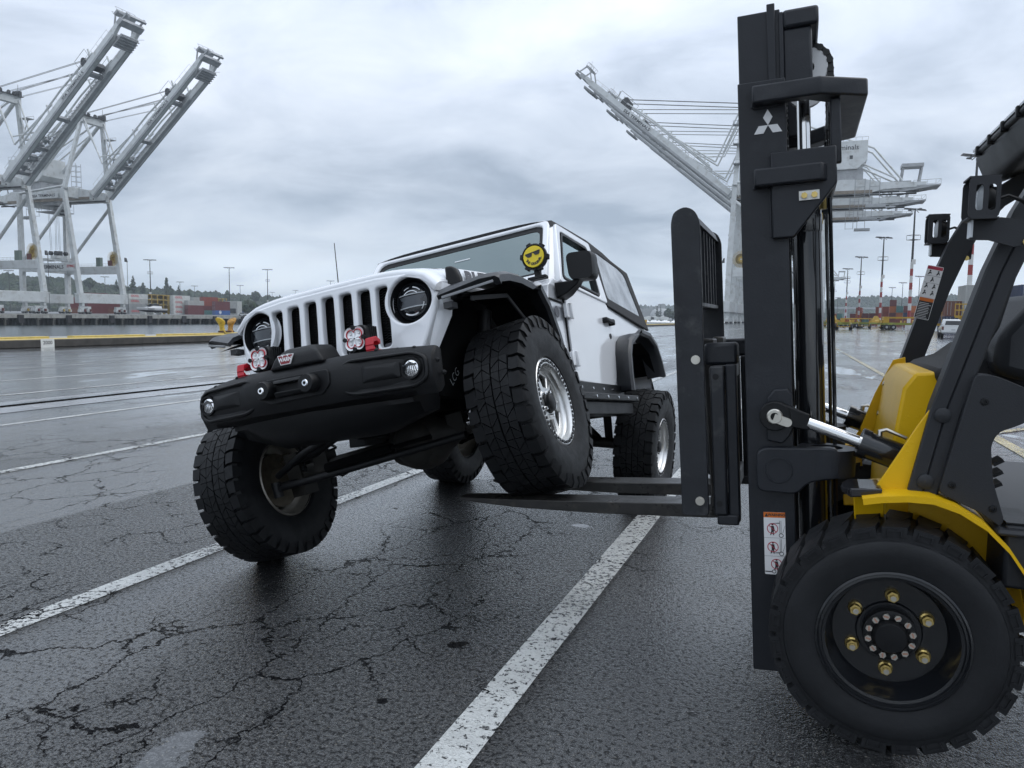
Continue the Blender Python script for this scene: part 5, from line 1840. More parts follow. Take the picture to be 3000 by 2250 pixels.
# labels on the far post (face towards the camera side)
fm_ = frame((-.258, YC * 2 - .56 + .0862, 1.73), (-.97, 0, -.2), (-.2, 0, 1))
dn = V((-.245 + .185, 0, 1.72 - 1.43)).normalized()
up_ = V((-.06, 0, .29)).normalized()
fm_ = frame(V((-.236, YC * 2 - .56 + .0865, 1.70)), (-up_.z, 0, up_.x), up_)
ll = label_plate(.070, .155, fm_)
lp = part('safety_label', ll, WHT, pf_)
part('label_header', plate([(-.033, .060), (.033, .060), (.033, .075), (-.033, .075)], (), .0036).xf(fm_), REDP2, lp)
pg = G()
for cx, cy in ((-.018, .045), (.018, .045), (0, .012), (-.018, -.02), (.016, -.02), (-.018, -.052), (.016, -.052)):
    pg.merge(plate(circ(cx, cy + .008, .004, 8), (), .0036))
    pg.merge(plate([(cx - .008, cy - .01), (cx - .002, cy + .004), (cx + .006, cy + .002), (cx + .008, cy - .010), (cx + .003, cy - .002), (cx - .003, cy - .010)], (), .0036))
pg.merge(plate([(-.033, .030), (.033, .030), (.033, .0288), (-.033, .0288)], (), .0036))
pg.merge(plate([(-.033, -.004), (.033, -.004), (.033, -.0052), (-.033, -.0052)], (), .0036))
part('pictogram', pg.xf(fm_), BLACK_P, lp)
fm2 = frame(V((-.211, YC * 2 - .56 + .0865, 1.575)), (-up_.z, 0, up_.x), up_)
l2 = part('text_label', label_plate(.066, .105, fm2), WHT, pf_)
part('label_field', plate(rrect(-.031, .031, -.050, .050, .003, 2), (), .0034).xf(fm2), BLACK_P, l2)
part('label_header', plate([(-.031, .034), (.031, .034), (.031, .050), (-.031, .050)], (), .0042).xf(fm2), ORANGE, l2)
g = G()
rnd = random.Random(2)
for k in range(10):
    g.merge(plate([(-.027, .026 - k * .0078), (.027 - rnd.random() * .012, .026 - k * .0078), (.027 - rnd.random() * .012, .0235 - k * .0078), (-.027, .0235 - k * .0078)], (), .0040))
part('print_line', g.xf(fm2), SILV, l2)
# ------------------------------------------------------------------ ship-to-shore cranes
CRW = mat('weathered_crane_white', (.58, .60, .60), .5, var=.10, vscale=.35, dirt=(.36, .35, .32), dscale=.45)
CRG = mat('grey_crane_steel', (.34, .35, .36), .55, var=.2, vscale=.6)
CRD = mat('dark_crane_gear', (.05, .052, .055), .6, var=.4, vscale=.7)
CRS = mat('rust_streaked_girder_rail', (.21, .18, .145), .6, var=.3, vscale=.5)
ROPE = mat('grey_wire_rope', (.16, .165, .17), .5)
REELY = mat('yellow_cable_reel', (.46, .32, .08), .5, var=.2, vscale=1.5)
BROWN = mat('dark_red_drum', (.12, .035, .03), .6)
BLKT = mat('black_sign_lettering', (.035, .035, .04), .6)
REDT = mat('red_sign_lettering', (.42, .05, .05), .6)
GREENB = mat('grey_green_cabinet', (.15, .19, .165), .6)
HZ, BA = 46., rad(39.5)


def crane(mw, label, group, LN=6.5):
    c = thing('container_crane', label, 'crane', group=group, mw=mw)
    b = lambda n, g, m=CRW, p=c, **k: g.build(n, m, p, **k)
    for x in (0, -31):
        s = b('sill_beam', G().box(x - 1.1, x + 1.1, -11.6, 11.6, 4.2, 8.0), bevel=.12)
        sm = G()
        for y in (-9.5, 9.5):
            sm.box(x - .9, x + .9, y - .5, y + .5, 3.0, 4.2)
        for y in (-9.7, -6.7, 6.7, 9.7):
            sm.hexa([(x - .7, y - 1.2, 1.2), (x + .7, y - 1.2, 1.2), (x + .7, y + 1.2, 1.2), (x - .7, y + 1.2, 1.2), (x - .7, y - .4, 2.9), (x + .7, y - .4, 2.9), (x + .7, y + .4, 2.9), (x - .7, y + .4, 2.9)])
        for y in (-8.2, 8.2):
            sm.beam((x, y - 2.4, 2.6), (x, y + 2.4, 2.6), 1.0, .7)
        for y0 in (-10.9, -7.7, 5.7, 8.9):
            sm.box(x - .6, x + .6, y0, y0 + 2.1, .75, 1.7)
        tag(b('bogie_frame', sm, CRW, s), kind='stuff')
        wh = G()
        for y in (-10.4, -9.1, -7.4, -6.0, 6.0, 7.4, 9.1, 10.4):
            wh.cyl((x - .4, y, .55), (1, 0, 0), .5, .8, 10)
        tag(b('bogie_wheel', wh, CRD, s), kind='stuff')
        mo = G()
        for y in (-8.9, -6.4, 7.0, 9.5):
            mo.box(x + .75, x + 1.25, y - .3, y + .3, .9, 1.9)
        tag(b('drive_motor', mo, REELY if x else BROWN, s), kind='stuff')
    for y in (-10, 10):
        for w, x in ((1, 0), (0, -31)):
            a, t = V((x, y, 8)), V((x - (LN if w else 0), y, HZ + 1))
            l = G().beam(a, a.lerp(t, .32), 1.6, 1.7, (1, 0, 0), w2=1.5, h2=2.0).beam(a.lerp(t, .32), t, 1.5, 2.0, (1, 0, 0), w2=1.3, h2=1.5)
            b('leg', l)
        pb = b('portal_beam', G().box(-30, -1.6, y - .9, y + .9, 16.4, 19.6), bevel=.08)
        b('brace', G().tube([(.5 - LN, y, HZ - 3), (-30.4, y, 20.5)], .62, 10), smooth=50)
        rl = G()
        for zz in (20.2, 20.8):
            rl.tube([(-30, y + .85, zz), (-2, y + .85, zz)], .05, 4)
        for k in range(15):
            rl.tube([(-30 + 2 * k, y + .85, 19.6), (-30 + 2 * k, y + .85, 20.8)], .04, 4)
        tag(b('handrail', rl, CRG, pb), kind='stuff')
        t = text('SSA TERMINALS', 1.9, 0, 1.25, .05)
        s = -1 if y < 0 else 1
        b('lettering', t.xf(frame((-15.5 if s < 0 else -15.5, y + s * .93, 18.0), (-s * 1., 0, 0) if s > 0 else (1, 0, 0), (0, 0, 1))), BLKT, pb)
        t = text('ZPMC', 1.3, 0, 1.3, .05)
        if s < 0: b('maker_lettering', t.xf(frame((-3.4, y + s * .93, 18.3), (-s * 1., 0, 0), (0, 0, 1))), REDT, pb)
    for z in (HZ - 2.3, 18.0):
        b('cross_beam', G().box(-32, -30, -9, 9, z - 1.3, z + 1.3), bevel=.06)
    b('cross_beam', G().box(-.9 - LN, 1.1 - LN, -9.2, 9.2, HZ - 1.2, HZ + 2.6), bevel=.06)
    b('tie_tube', G().tube([(-LN, -10, HZ + 3), (-31, -10, HZ + 1)], .5, 8), smooth=50)
    b('tie_tube', G().tube([(-LN, 10, HZ + 3), (-31, 10, HZ + 1)], .5, 8), smooth=50)
    # trolley girder and backreach
    for y in (-3.7, 3.7):
        gd = G().prism([(0, y - .75, HZ - 1.7), (-44, y - .75, HZ - 1.7), (-48.5, y - .75, HZ - .6), (-61, y - .75, HZ - .2), (-61, y - .75, HZ + 1.3), (-47.5, y - .75, HZ + 1.7), (-43, y - .75, HZ + 2.9), (-8, y - .75, HZ + 3.4), (0, y - .75, HZ + 1.6)], (0, 1.5, 0))
        go = b('trolley_girder', gd)
        s = 1 if y > 0 else -1
        b('girder_rail', G().box(-45, 0, y + s * .78, y + s * 1.1, HZ - 1.75, HZ - .7), CRS, go)
        b('hoist_rail', G().box(-59, 0, y - s * 1.2, y - s * .78, HZ - 1.6, HZ - 1.1), CRD, go)
    t = text('SSA TERMINALS', 1.5, 0, 1.2, .04)
    for s in (1, -1):
        sgn = plate(rrect(-8, 8, -1.1, 1.1, .1), (), .08)
        so = b('girder_sign', sgn.xf(frame((-24, s * 5.0, HZ + .6), (-s, 0, 0), (0, 0, 1))), CRW)
        b('lettering', text('SSA TERMINALS', 1.5, 0, 1.2, .04).xf(frame((-24, s * 5.06, HZ + .6), (-s, 0, 0), (0, 0, 1))), BLKT, so)
    bt = G()
    for x in (-14, -28, -40, -48, -54, -60):
        bt.box(x - .5, x + .5, -3.2, 3.2, HZ + .4, HZ + 1.4)
    b('girder_tie', bt, CRG)
    bp = G()
    for y in (-4.2, 4.2):
        for x in (-64, -58.5):
            bp.beam((x, y * .6, HZ + 1.3), (x - .6, y * .45, HZ + 6.6), .45, .45)
    bp.box(-65, -58.5, -2.6, 2.6, HZ + 6.2, HZ + 7.3)
    bp.box(-70, -63, -4.6, 4.6, HZ - .5, HZ - .1)
    bp.prism([(-70, -4.5, HZ - .3), (-58, -4.5, HZ - 2.2), (-58, -4.5, HZ - 1.6), (-70, -4.5, HZ + .1)], (0, .4, 0)).prism([(-70, 4.1, HZ - .3), (-58, 4.1, HZ - 2.2), (-58, 4.1, HZ - 1.6), (-70, 4.1, HZ + .1)], (0, .4, 0))
    for x in (-70, -68.5, -66, -62):
        bp.tube([(x, -4.5, HZ), (x, -4.5, HZ + 1.4)], .06, 4).tube([(x, 4.5, HZ), (x, 4.5, HZ + 1.4)], .06, 4)
    bp.tube([(-62, -4.5, HZ + 1.4), (-70, -4.5, HZ + 1.6), (-70, 4.5, HZ + 1.6), (-62, 4.5, HZ + 1.4)], .07, 4)
    for x in (-52, -47.5):
        for zz in (-6, -3, 0, 2.5):
            bp.tube([(x, 4.9, HZ + zz), (x + 3, 4.9, HZ + zz)], .08, 4)
        bp.tube([(x, 4.9, HZ - 6.2), (x, 4.9, HZ + 2.6)], .1, 4).tube([(x + 3, 4.9, HZ - 6.2), (x + 3, 4.9, HZ + 2.6)], .1, 4)
    bp.box(-54, -48, 3.5, 6.2, HZ - 7, HZ - 6)
    b('backreach_platform', bp.xf(M.Translation((4.8, 0, .4))), CRG)
    # machinery house
    hs = G().prism([(-24, -5.2, HZ + 8.5), (-24, -5.2, HZ + 15.6), (-43, -5.2, HZ + 15.6), (-43, -5.2, HZ + 9.2), (-40, -5.2, HZ + 6.3), (-27, -5.2, HZ + 6.3)], (0, 10.4, 0))
    mh = b('machinery_house', hs, bevel=.1)
    b('house_support', G().box(-42, -26, -4.4, 4.4, HZ + 3.0, HZ + 6.25), CRG, mh)
    for s in (1, -1):
        b('lettering', text('SSA Terminals', 2.3, 0, 1.0, .02).xf(frame((-33.5, s * 5.24, HZ + 13.4), (-s, 0, 0), (0, 0, 1))), BLKT, mh)
        for x in (-30, -38):
            b('window', G().box(x - .5, x + .5, s * 5.2, s * 5.26, HZ + 9.6, HZ + 10.8), CRD, mh)
    rl = G()
    for y in (-5.1, 5.1):
        rl.tube([(-24, y, HZ + 16.7), (-43, y, HZ + 16.7)], .06, 4)
        for k in range(11):
            rl.tube([(-24 - 1.9 * k, y, HZ + 15.6), (-24 - 1.9 * k, y, HZ + 16.7)], .05, 4)
    tag(b('roof_rail', rl, CRG, mh), kind='stuff')
    # apex frame
    AP = []
    for y in (-1, 1):
        top = V((-2.6, y * 4.4, 76))
        AP.append(top)
        b('apex_post', G().beam((-LN, y * 10, HZ + 2), top, 1.2, 1.5, (1, 0, 0), w2=1.0, h2=1.2))
        b('back_stay', G().tube([top + V((-.5, 0, -1)), (-33, y * 4.2, HZ + 4)], .70, 10), smooth=50)
        b('back_tie', G().tube([top + V((-1.0, 0, 0)), (-45, y * 3.9, HZ + 13), (-54, y * 3.7, HZ + 2)], .34, 8), smooth=50)
        b('back_tie', G().tube([top + V((-1.0, 0, -2.4)), (-52, y * 3.9, HZ + 2.8)], .30, 8), smooth=50)
    b('apex_beam', G().box(-3.6, -1.6, -5.4, 5.4, 73.6, 76.2), bevel=.1)
    ag = G()
    for y in (-3.4, -1.5, 1.5, 3.4):
        ag.cyl((-2.6, y - .15, 77.0), (0, 1, 0), .9, .3, 12)
    for y in (-5, 5):
        ag.box(-3.8, -1.4, y - .5, y + .5, 76.2, 78.2); ag.tube([(-2.6, y, 78), (-2.6, y, 80.5)], .08, 4)
    ag.box(-4.5, -.8, -5.8, 5.8, 76.15, 76.35)
    b('apex_sheave', ag, CRD)
    la = G()
    for k, (z, w) in enumerate(((69, 2.6), (62, 3.2), (55, 3.4))):
        t = (z - 48) / 28
        y = 10 + (4.4 - 10) * t
        la.box(-5 + 2 * t, -1 + 2 * t, y - .2, y + w, z, z + .25)
        for dx in (-4.8, -1.2):
            la.tube([(dx + 2 * t, y + w, z), (dx + 2 * t, y + w, z + 1.3)], .07, 4)
        la.tube([(-4.8 + 2 * t, y + w, z + 1.3), (-1.2 + 2 * t, y + w, z + 1.3)], .07, 4)
        la.tube([(-3.5 + 2 * t, y + w * .8, z), (-4.5 + 2 * t, y + w * .2, z - 6.8)], .22, 4)
    b('access_ladder', la, CRG)
    # ladder tower
    lt = G()
    for dx in (-12, -9.6):
        for dy in (-2.2, .2):
            lt.tube([(dx, dy, HZ + 3), (dx, dy, HZ + 13)], .11, 4)
    for zz in range(4, 14, 2):
        lt.tube([(-12, -2.2, HZ + zz), (-9.6, -2.2, HZ + zz), (-9.6, .2, HZ + zz), (-12, .2, HZ + zz), (-12, -2.2, HZ + zz)], .08, 4)
    b('access_tower', lt, CRG)
    # boom, raised
    BM = M.Translation((1.2, 0, HZ)) @ M.Rotation(-BA, 4, 'Y')
    L = 71.
    bo = G()
    boom = None
    for y in (-3.7, 3.7):
        bg = G().prism([(0, y - .62, -1.2), (L - 7, y - .62, -1.2), (L, y - .62, .2), (L, y - .62, 1.4), (L - 6, y - .62, 1.4), (0, y - .62, 1.4)], (0, 1.24, 0))
        o = b('boom_girder', bg.xf(BM))
        s = 1 if y > 0 else -1
        b('boom_rail', G().box(0, L - 4, y + s * .64, y + s * .9, -1.25, -.5).box(0, L - 4, y - s * 1.0, y - s * .64, -1.2, -.9).xf(BM), CRG, o)
        b('stay_tube', G().tube([(12, y, 3.4), (L * .55, y, 3.6), (L * .80, y, 2.2)], .32, 6).xf(BM), CRW, o, smooth=50)
        b('lettering', text('SSA TERMINALS', 1.5, 0, 1.2, .04).xf(frame((L * .62, y + s * .66, .1), (-s, 0, 0), (0, 0, 1))).xf(BM), BLKT, o)
        sg = G()
        for x in (14, 30, 44, 55):
            sg.beam((x, y, 1.4), (x + 1, y, 4.6), .35, .5)
        b('stay_bracket', sg.xf(BM), CRW, o)
        rl = G()
        for k in range(22):
            x = 3 + 3 * k
            rl.tube([(x, y + s * .62, 1.4), (x, y + s * .62, 2.6)], .05, 4)
        rl.tube([(3, y + s * .62, 2.6), (66, y + s * .62, 2.6)], .05, 4)
        tag(b('handrail', rl.xf(BM), CRG, o), kind='stuff')
    tie = G()
    for x in (4, 16, 30, 50, 66):
        tie.box(x - .7, x + .7, -3.1, 3.1, .1, 1.3)
    b('boom_tie', tie.xf(BM), CRG)
    cw = G()
    for k in range(34):
        x = 6 + 1.45 * k
        cw.tube([(x, 2.9, -1.6), (x, 1.6, -1.6), (x, 1.6, .2), (x, 2.9, .3)], .09, 4)
        cw.tube([(x, 1.6, .2), (x + 1.45, 1.6, -.7 if k % 2 else .2)], .06, 4)
    cw.box(6, 55, 1.5, 2.9, -1.72, -1.6)
    for yy, zz in ((1.6, .2), (1.6, -.7), (2.9, .9)):
        cw.tube([(6, yy, zz), (55, yy, zz)], .07, 4)
    tag(b('boom_catwalk', cw.xf(BM), CRG), kind='stuff')
    gr_ = G()
    rnd = random.Random(4)
    for k in range(26):
        x = 3 + rnd.random() * 18
        gr_.box(x, x + .5 + rnd.random(), -2.6 + rnd.random() * 4, -1.8 + rnd.random() * 3.5, -.9 + rnd.random(), .4 + rnd.random() * .8)
    for k in range(9):
        x = 4 + 2.4 * k
        gr_.tube([(x, -2.9, 0), (x + 2, 2.9, .2)], .12, 4)
    b('boom_foot_gear', gr_.xf(BM), CRG)
    tp = G().box(L - .6, L + 1.6, -4.4, 4.4, -.2, 1.3)
    tp.box(L - 7, L - 2, -3.3, 3.3, -2.2, -1.6)
    for k in range(5):
        tp.box(L - 6.6 + k, L - 6.3 + k, -3.6, 3.6, -2.6, -2.2)
    for y in (-3.4, 3.4):
        tp.beam((L - 3, y, 1.3), (L + .4, y, 4.3), .4, .4); tp.beam((L + 3, y, .8), (L + 1.6, y, 4.3), .4, .4)
        tp.beam((L - 3, y, 1.3), (L + 4, y, 1.0), .4, .5)
    tp.box(L + .0, L + 2.0, -3.8, 3.8, 3.9, 4.6)
    tp.box(L + 3.4, L + 4.1, -3.2, 3.2, -.6, .6)
    for y in (-3.8, -1.5, 1.5, 3.8):
        tp.tube([(L + .0, y, 4.5), (L + .0, y, 5.7)], .06, 4).tube([(L + 2.0, y, 4.5), (L + 2.0, y, 5.7)], .06, 4)
    tp.tube([(L + .0, -3.8, 5.7), (L + .0, 3.8, 5.7), (L + 2.0, 3.8, 5.7), (L + 2.0, -3.8, 5.7)], .06, 4)
    tp.tube([(L + 1, 2, 4.5), (L + 1.5, 2.4, 7)], .05, 4)
    tp.tube([(L - 4, 4.4, 1), (L - 2, 7.0, .2)], .08, 4)
    b('boom_tip', tp.xf(BM), CRG)
    st = G().box(L * .72, L * .75, -4.3, 4.3, 1.3, 3.0)
    st.cyl((L * .735, -3.8, 3.4), (0, 1, 0), 1.0, 7.6, 10)
    for y in (-4.4, 4.4):
        st.tube([(L * .70, y, 1.4), (L * .70, y, 5), (L * .78, y, 5), (L * .78, y, 1.4)], .08, 4)
    b('hoist_sheave', st.xf(BM), CRD)
    # folded forestays and wire ropes
    for y, a in ((-3.7, AP[0]), (3.7, AP[1])):
        j = V((6.4, y, 57.5))
        on = BM @ V((33, y, 3.0))
        b('forestay_link', G().tube([a + V((1, 0, -1)), j], .30, 6).tube([j, on], .30, 6), smooth=50)
        j2 = V((4.0, y * .72, 60.5))
        on2 = BM @ V((20, y * .8, 3.0))
        b('forestay_link', G().tube([a + V((.4, 0, -2)), j2], .24, 6).tube([j2, on2], .24, 6), smooth=50)
    rp = G()
    for y in (-3.2, -2.6, 2.6, 3.2):
        rp.tube([(-1.6, y, 77.4), BM @ V((L * .735, y, 3.8))], .10, 4)
        rp.tube([(-1.6, y, 75.2), BM @ V((L * .66, y, 3.2))], .07, 4)
        rp.tube([BM @ V((L - 8, y * .6, 0)), BM @ V((6, y * .6, .3))], .05, 4)
        rp.tube([(-3, y, 76), (-30, y, HZ + 15)], .05, 4)
    b('wire_rope', rp, ROPE)
    # trolley with cab, ropes and spreader
    tr = G().box(-27, -20, -4, 4, HZ - 3.0, HZ - 1.75)
    tr.box(-29, -19.5, -4.6, 4.6, HZ - 5.6, HZ - 5.3)
    for x in (-29, -26, -22.5, -19.5):
        for y in (-4.6, 4.6):
            tr.tube([(x, y, HZ - 5.4), (x, y, HZ - 2)], .09, 4)
        tr.tube([(x, -4.6, HZ - 4.3), (x, 4.6, HZ - 4.3)], .06, 4)
    to = b('trolley', tr, CRG)
    b('operator_cab', G().box(-26.4, -23.2, .8, 4.4, HZ - 6.4, HZ - 3.0), CRW, to, bevel=.1)
    b('cab_window', G().box(-23.25, -23.1, 1.1, 4.1, HZ - 6.2, HZ - 3.8).box(-26, -23.6, 4.38, 4.45, HZ - 6.2, HZ - 4), CRD, to)
    hr = G()
    for x in (-25.4, -21.4):
        for y in (-2.4, -1.8, 1.8, 2.4):
            hr.tube([(x, y, HZ - 2), (x * .5 - 11.7 + (x + 23.4) * .2, y * .9, 25.5)], .07, 4)
    b('hoist_rope', hr, ROPE, to)
    sp = G().box(-24.6, -22.2, -6.1, 6.1, 21.3, 22.0)
    sp.box(-25.0, -21.8, -2.2, 2.2, 22.2, 23.4)
    for y in (-5.9, -3, 3, 5.9):
        sp.box(-25.2, -21.6, y - .3, y + .3, 20.9, 21.7)
    sp.tube([(-24.8, -6, 22.6), (-24.8, 6, 22.6)], .07, 4).tube([(-22, -6, 22.6), (-22, 6, 22.6)], .07, 4)
    so = b('spreader', sp, CRW)
    sv = G()
    for x in (-25, -21.8):
        for y in (-2.0, 2.0):
            sv.cyl((x, y - .5, 24.3), (0, 1, 0), .85, 1.0, 12)
    sv.box(-24.8, -22, -.9, .9, 23.3, 25.2)
    b('spreader_sheave', sv, CRD, so)
    # cable reel
    rc = (-4.2, 9.6, 22.6)
    ro = b('cable_reel', G().lathe([(.3, -.35), (.3, .35), (.9, .4), (.9, -.4)], rc, (0, 1, 0), 16), REELY, smooth=40)
    sp = G()
    for k in range(36):
        t = 2 * pi * k / 36
        for dy in (-.35, .35):
            sp.beam((rc[0] + .8 * cos(t), rc[1] + dy, rc[2] + .8 * sin(t)), (rc[0] + 3.0 * cos(t), rc[1] + dy * 1.6, rc[2] + 3.0 * sin(t)), .09, .12, (0, 1, 0))
    tag(b('reel_spoke', sp, REELY, ro), kind='stuff')
    b('reel_cable', G().lathe([(.9, -.25), (1.9, -.25), (1.9, .25), (.9, .25)], rc, (0, 1, 0), 24), CRD, ro)
    b('drum_motor', G().box(-6.8, -4.6, 8.9, 9.4, 19.7, 21.9), BROWN, ro)
    b('cabinet', G().box(-13.5, -11.2, 9.1, 10.4, 19.6, 23.2), GREENB)
    fl = G().tube([(1.6, 10.2, 22), (2.3, 10.2, 22), (2.3, 10.2, .6)], .10, 5)
    fl.hexa([(1.3, 9.8, 21.4), (2.3, 9.8, 21.2), (2.3, 10.6, 21.2), (1.3, 10.6, 21.4), (1.3, 9.8, 23.0), (1.7, 9.8, 22.9), (1.7, 10.6, 22.9), (1.3, 10.6, 23.0)])
    b('cable_guide', fl, CRD)
    return c


GA, GB = 'ship-to-shore cranes on the far quay', 'ship-to-shore cranes on the near quay'
c0 = crane(PM(-262, 228, .3), 'grey white container crane on the far quay standing clear, farther right of the pair', GA)
def again(mw, label, group):
    c = copy_tree(c0)
    c.matrix_world = mw
    c['label'] = label; c['group'] = group
    return c


again(PM(-262, 193, .3), 'grey white container crane cut off by the left edge of the photo', GA)
c0 = crane(PM(-27.3, 291, 0, pi), 'nearest crane behind the forklift mast, with the highest reaching boom tip', GB, 1.2)
again(PM(-27.3, 325.5, 0, pi), 'middle crane of three overlapping booms behind the forklift mast', GB)
again(PM(-27.3, 363, 0, pi), 'third crane behind the forklift mast, its lettering lowest on the overlapped booms', GB)
again(PM(-27.3, 880, 0, pi), 'small very distant crane showing only its back girder right of the mast', GB)
# ------------------------------------------------------------------ far quay face, containers, yard, hills
def uz(u, Z, z=0.):
    """world point at image column u (3000 px wide frame) and distance Z along the view"""
    return V(((u - 1500) / 2253 * Z, Z, z))


def ud(u, r):
    """distance along the quay of the point at lateral position r seen in column u"""
    Z = r * 2253 / ((u - 2365) * .934)
    return (Z + r * sin(TH)) / cos(TH)


fq = thing('far_quay_wall', 'long concrete quay wall on black piles across the water', 'quay wall', mw=PM(FE, 0))
D0, D1 = 60, 620
G().box(-14, .05, D0, D1, -1.25, .28).build('deck_beam', CONC_L, fq)
G().box(-14, -4.5, D0, D1, -4.4, -1.25).build('painted_shade_wall', PILE_SHADE, fq)  # blackened wall: the shade under the deck is put into its colour
pm_ = None
k = 0
while D0 + 4 + k * 6.1 < D1 - 60:
    y = D0 + 4 + k * 6.1
    if pm_ is None:
        pm_ = G().cyl((-.6, 0, -4.6), (0, 0, 1), .42, 2.8, 8).box(-1.1, .0, -.55, .55, -1.9, -1.25).mesh('pile', mat('weathered_pile_concrete', (.085, .08, .07), .7, var=.4, vscale=.4))
        pm2 = G().cyl((-1.5, 0, -4.6), (0, 0, 1), .3, 3.2, 8).mesh('pile', PILE_SHADE)
    if True:
        link('pile', pm_, fq, ml=M.Translation((0, y, 0)))
        for dy in (1.5, 3.0, 4.6):
            link('pile', pm2, fq, ml=M.Translation((0, y + dy, 0)))
    k += 1
fm = G().box(.05, .9, -1.0, 1.0, -3.0, -.1).mesh('fender', mat('black_rubber_fender', (.03, .028, .03), .8, var=.4, vscale=1))
for y in range(96, 520, 19):
    link('fender', fm, fq, bevel=.1, ml=M.Translation((0, y, 0)))

# shipping containers
CT = {}
CNT = {'white': (.56, .57, .55), 'pale grey': (.37, .375, .36), 'grey': (.27, .28, .28), 'maroon': (.135, .032, .034), 'rust red': (.25, .055, .035), 'blue': (.03, .10, .30), 'dark blue': (.022, .035, .085), 'teal': (.08, .20, .19), 'green': (.05, .13, .085), 'brown': (.15, .06, .04), 'orange': (.42, .12, .03)}


def cont_mesh(col, L):
    k = (col, L)
    if k in CT:
        return CT[k]
    c = CNT[col]
    m = mat(col.replace(' ', '_') + '_container_paint', c, .5, var=.14, vscale=.5, dirt=tuple(x * .6 + .03 for x in c), dscale=.7)
    W_, Hh = 2.44, 2.6
    g = G().box(-W_ / 2 + .06, W_ / 2 - .06, -L / 2 + .05, L / 2 - .05, .12, Hh - .04)
    for x in (-W_ / 2, W_ / 2 - .14):
        for y in (-L / 2, L / 2 - .14):
            g.box(x, x + .14, y, y + .14, 0, Hh)
    for x in (-W_ / 2, W_ / 2 - .1):
        g.box(x, x + .1, -L / 2 + .14, L / 2 - .14, Hh - .12, Hh); g.box(x, x + .1, -L / 2 + .14, L / 2 - .14, 0, .16)
    for y in (-L / 2, L / 2 - .1):
        g.box(-W_ / 2 + .14, W_ / 2 - .14, y, y + .1, Hh - .12, Hh); g.box(-W_ / 2 + .14, W_ / 2 - .14, y, y + .1, 0, .16)
    n = int(L / .55)
    for s in (-1, 1):
        for i in range(n):
            y = -L / 2 + .3 + (L - .6) * i / n
            g.box(s * (W_ / 2 - .06), s * (W_ / 2 - .015), y, y + .26, .18, Hh - .14)
    e = G()
    for y in (-L / 2 + .02, L / 2 - .03):
        for x in (-.85, -.35, .35, .85):
            e.box(x - .025, x + .025, y - .03, y + .04, .2, Hh - .16)
    CT[k] = (g.mesh('body', m), e.mesh('locking_bar', CRG))
    return CT[k]


RLET = mat('red_container_lettering', (.50, .04, .05), .5)


def container(mw, col, label, L=12.19, logo=None, group=None, bars=True):
    b, e = cont_mesh(col, L)
    c = thing('shipping_container', label, 'container', group=group, mw=mw)
    link('body', b, c)
    if bars:
        tag(link('door_bar', e, c), kind='stuff')
    if logo:
        t, m, sz = logo
        if t == 'disc':
            g = plate(circ(0, 0, 1.0, 20), [circ(0, 0, .72, 20)], .03)
            g.merge(plate(circ(0, 0, .5, 14), (), .03))
        else:
            g = text(t, sz, 0, 1.2, .05)
        g.xf(frame((L * 0 + 1.235, L * -.18, 1.5), (0, 1, 0), (0, 0, 1))).build('lettering', m, c)
    return c


GC = 'containers stacked on the far quay'
LV = ['at the bottom', 'second from the bottom', 'third from the bottom', 'on top']
OO = ('OOCL', RLET, 1.5)


def stack(u, r, lv, L, where, off=0.):
    d = ud(u, r) + L / 2
    n = len(lv)
    for i, it in enumerate(lv):
        if it is None:
            continue
        col, logo = it if isinstance(it, tuple) else (it, None)
        pos = 'topmost' if i == n - 1 else 'lowest' if i == 0 else ('second lowest' if i == 1 else 'third lowest')
        container(PM(r, d, .3 + i * 2.61), col, f'{col} container{" with red lettering" if logo is OO else " with a round white mark" if logo else ""}, {pos} in the stack {where}', L, logo, GC)


LOGW = ('disc', WHT, 1)
stack(376, -328, [('grey', OO), 'grey', ('pale grey', OO), ('white', OO)], 12.19, 'behind the far crane leg')
stack(506, -326, [('white', OO), ('white', OO), ('white', OO), ('white', OO)], 12.19, 'right of the yellow racks')
stack(548, -322, ['maroon', 'maroon', 'pale grey'], 12.19, 'in front of the white lettered ones')
stack(592, -334, ['teal', 'maroon', 'rust red', 'rust red'], 12.19, 'left of the blue container')
stack(628, -324, [('blue', LOGW), 'maroon', 'maroon'], 12.19, 'nearest the raised truck')
stack(255, -340, ['maroon', 'maroon', 'maroon', 'maroon'], 12.19, 'framed by the far crane legs')
stack(300, -350, ['brown', 'maroon', 'rust red', 'maroon'], 12.19, 'behind its right legs')
stack(205, -335, ['brown', 'maroon', 'maroon'], 6.06, 'left of the far crane door leg')
stack(565, -346, [None, None, None, 'pale grey'], 12.19, 'behind the maroon pair')

# yellow steel racks
RACK = mat('yellow_rack_steel', (.42, .29, .07), .55, var=.2, vscale=.6)
RACKP = mat('mesh_filled_rack_panel', (.22, .17, .08), .8, var=.3, vscale=1.5)


def rack(u, r, L, n, h, label):
    k = thing('steel_rack', label, 'rack', group='yellow racks on the far quay', mw=PM(r, ud(u, r), .3))
    for i in range(n + 1):
        y = L * i / n
        G().box(-.22, .22, y - .2, y + .2, 0, h).build('upright', RACK, k)
        G().box(-3.2, -2.8, y - .2, y + .2, 0, h).build('upright', RACK, k)
    for z in (h / 4, h / 2, h * 3 / 4, h):
        G().box(-.2, .2, 0, L, z - .35, z).build('rail', RACK, k)
        G().box(-3, -2.7, 0, L, z - .35, z).build('rail', RACK, k)
        G().box(-2.7, -.3, .2, L - .2, z - .2, z - .1).build('deck_panel', RACKP, k)
        G().box(-2.65, -2.6, .2, L - .2, z - 2.0, z - .4).build('mesh_panel', RACKP, k)
    return k


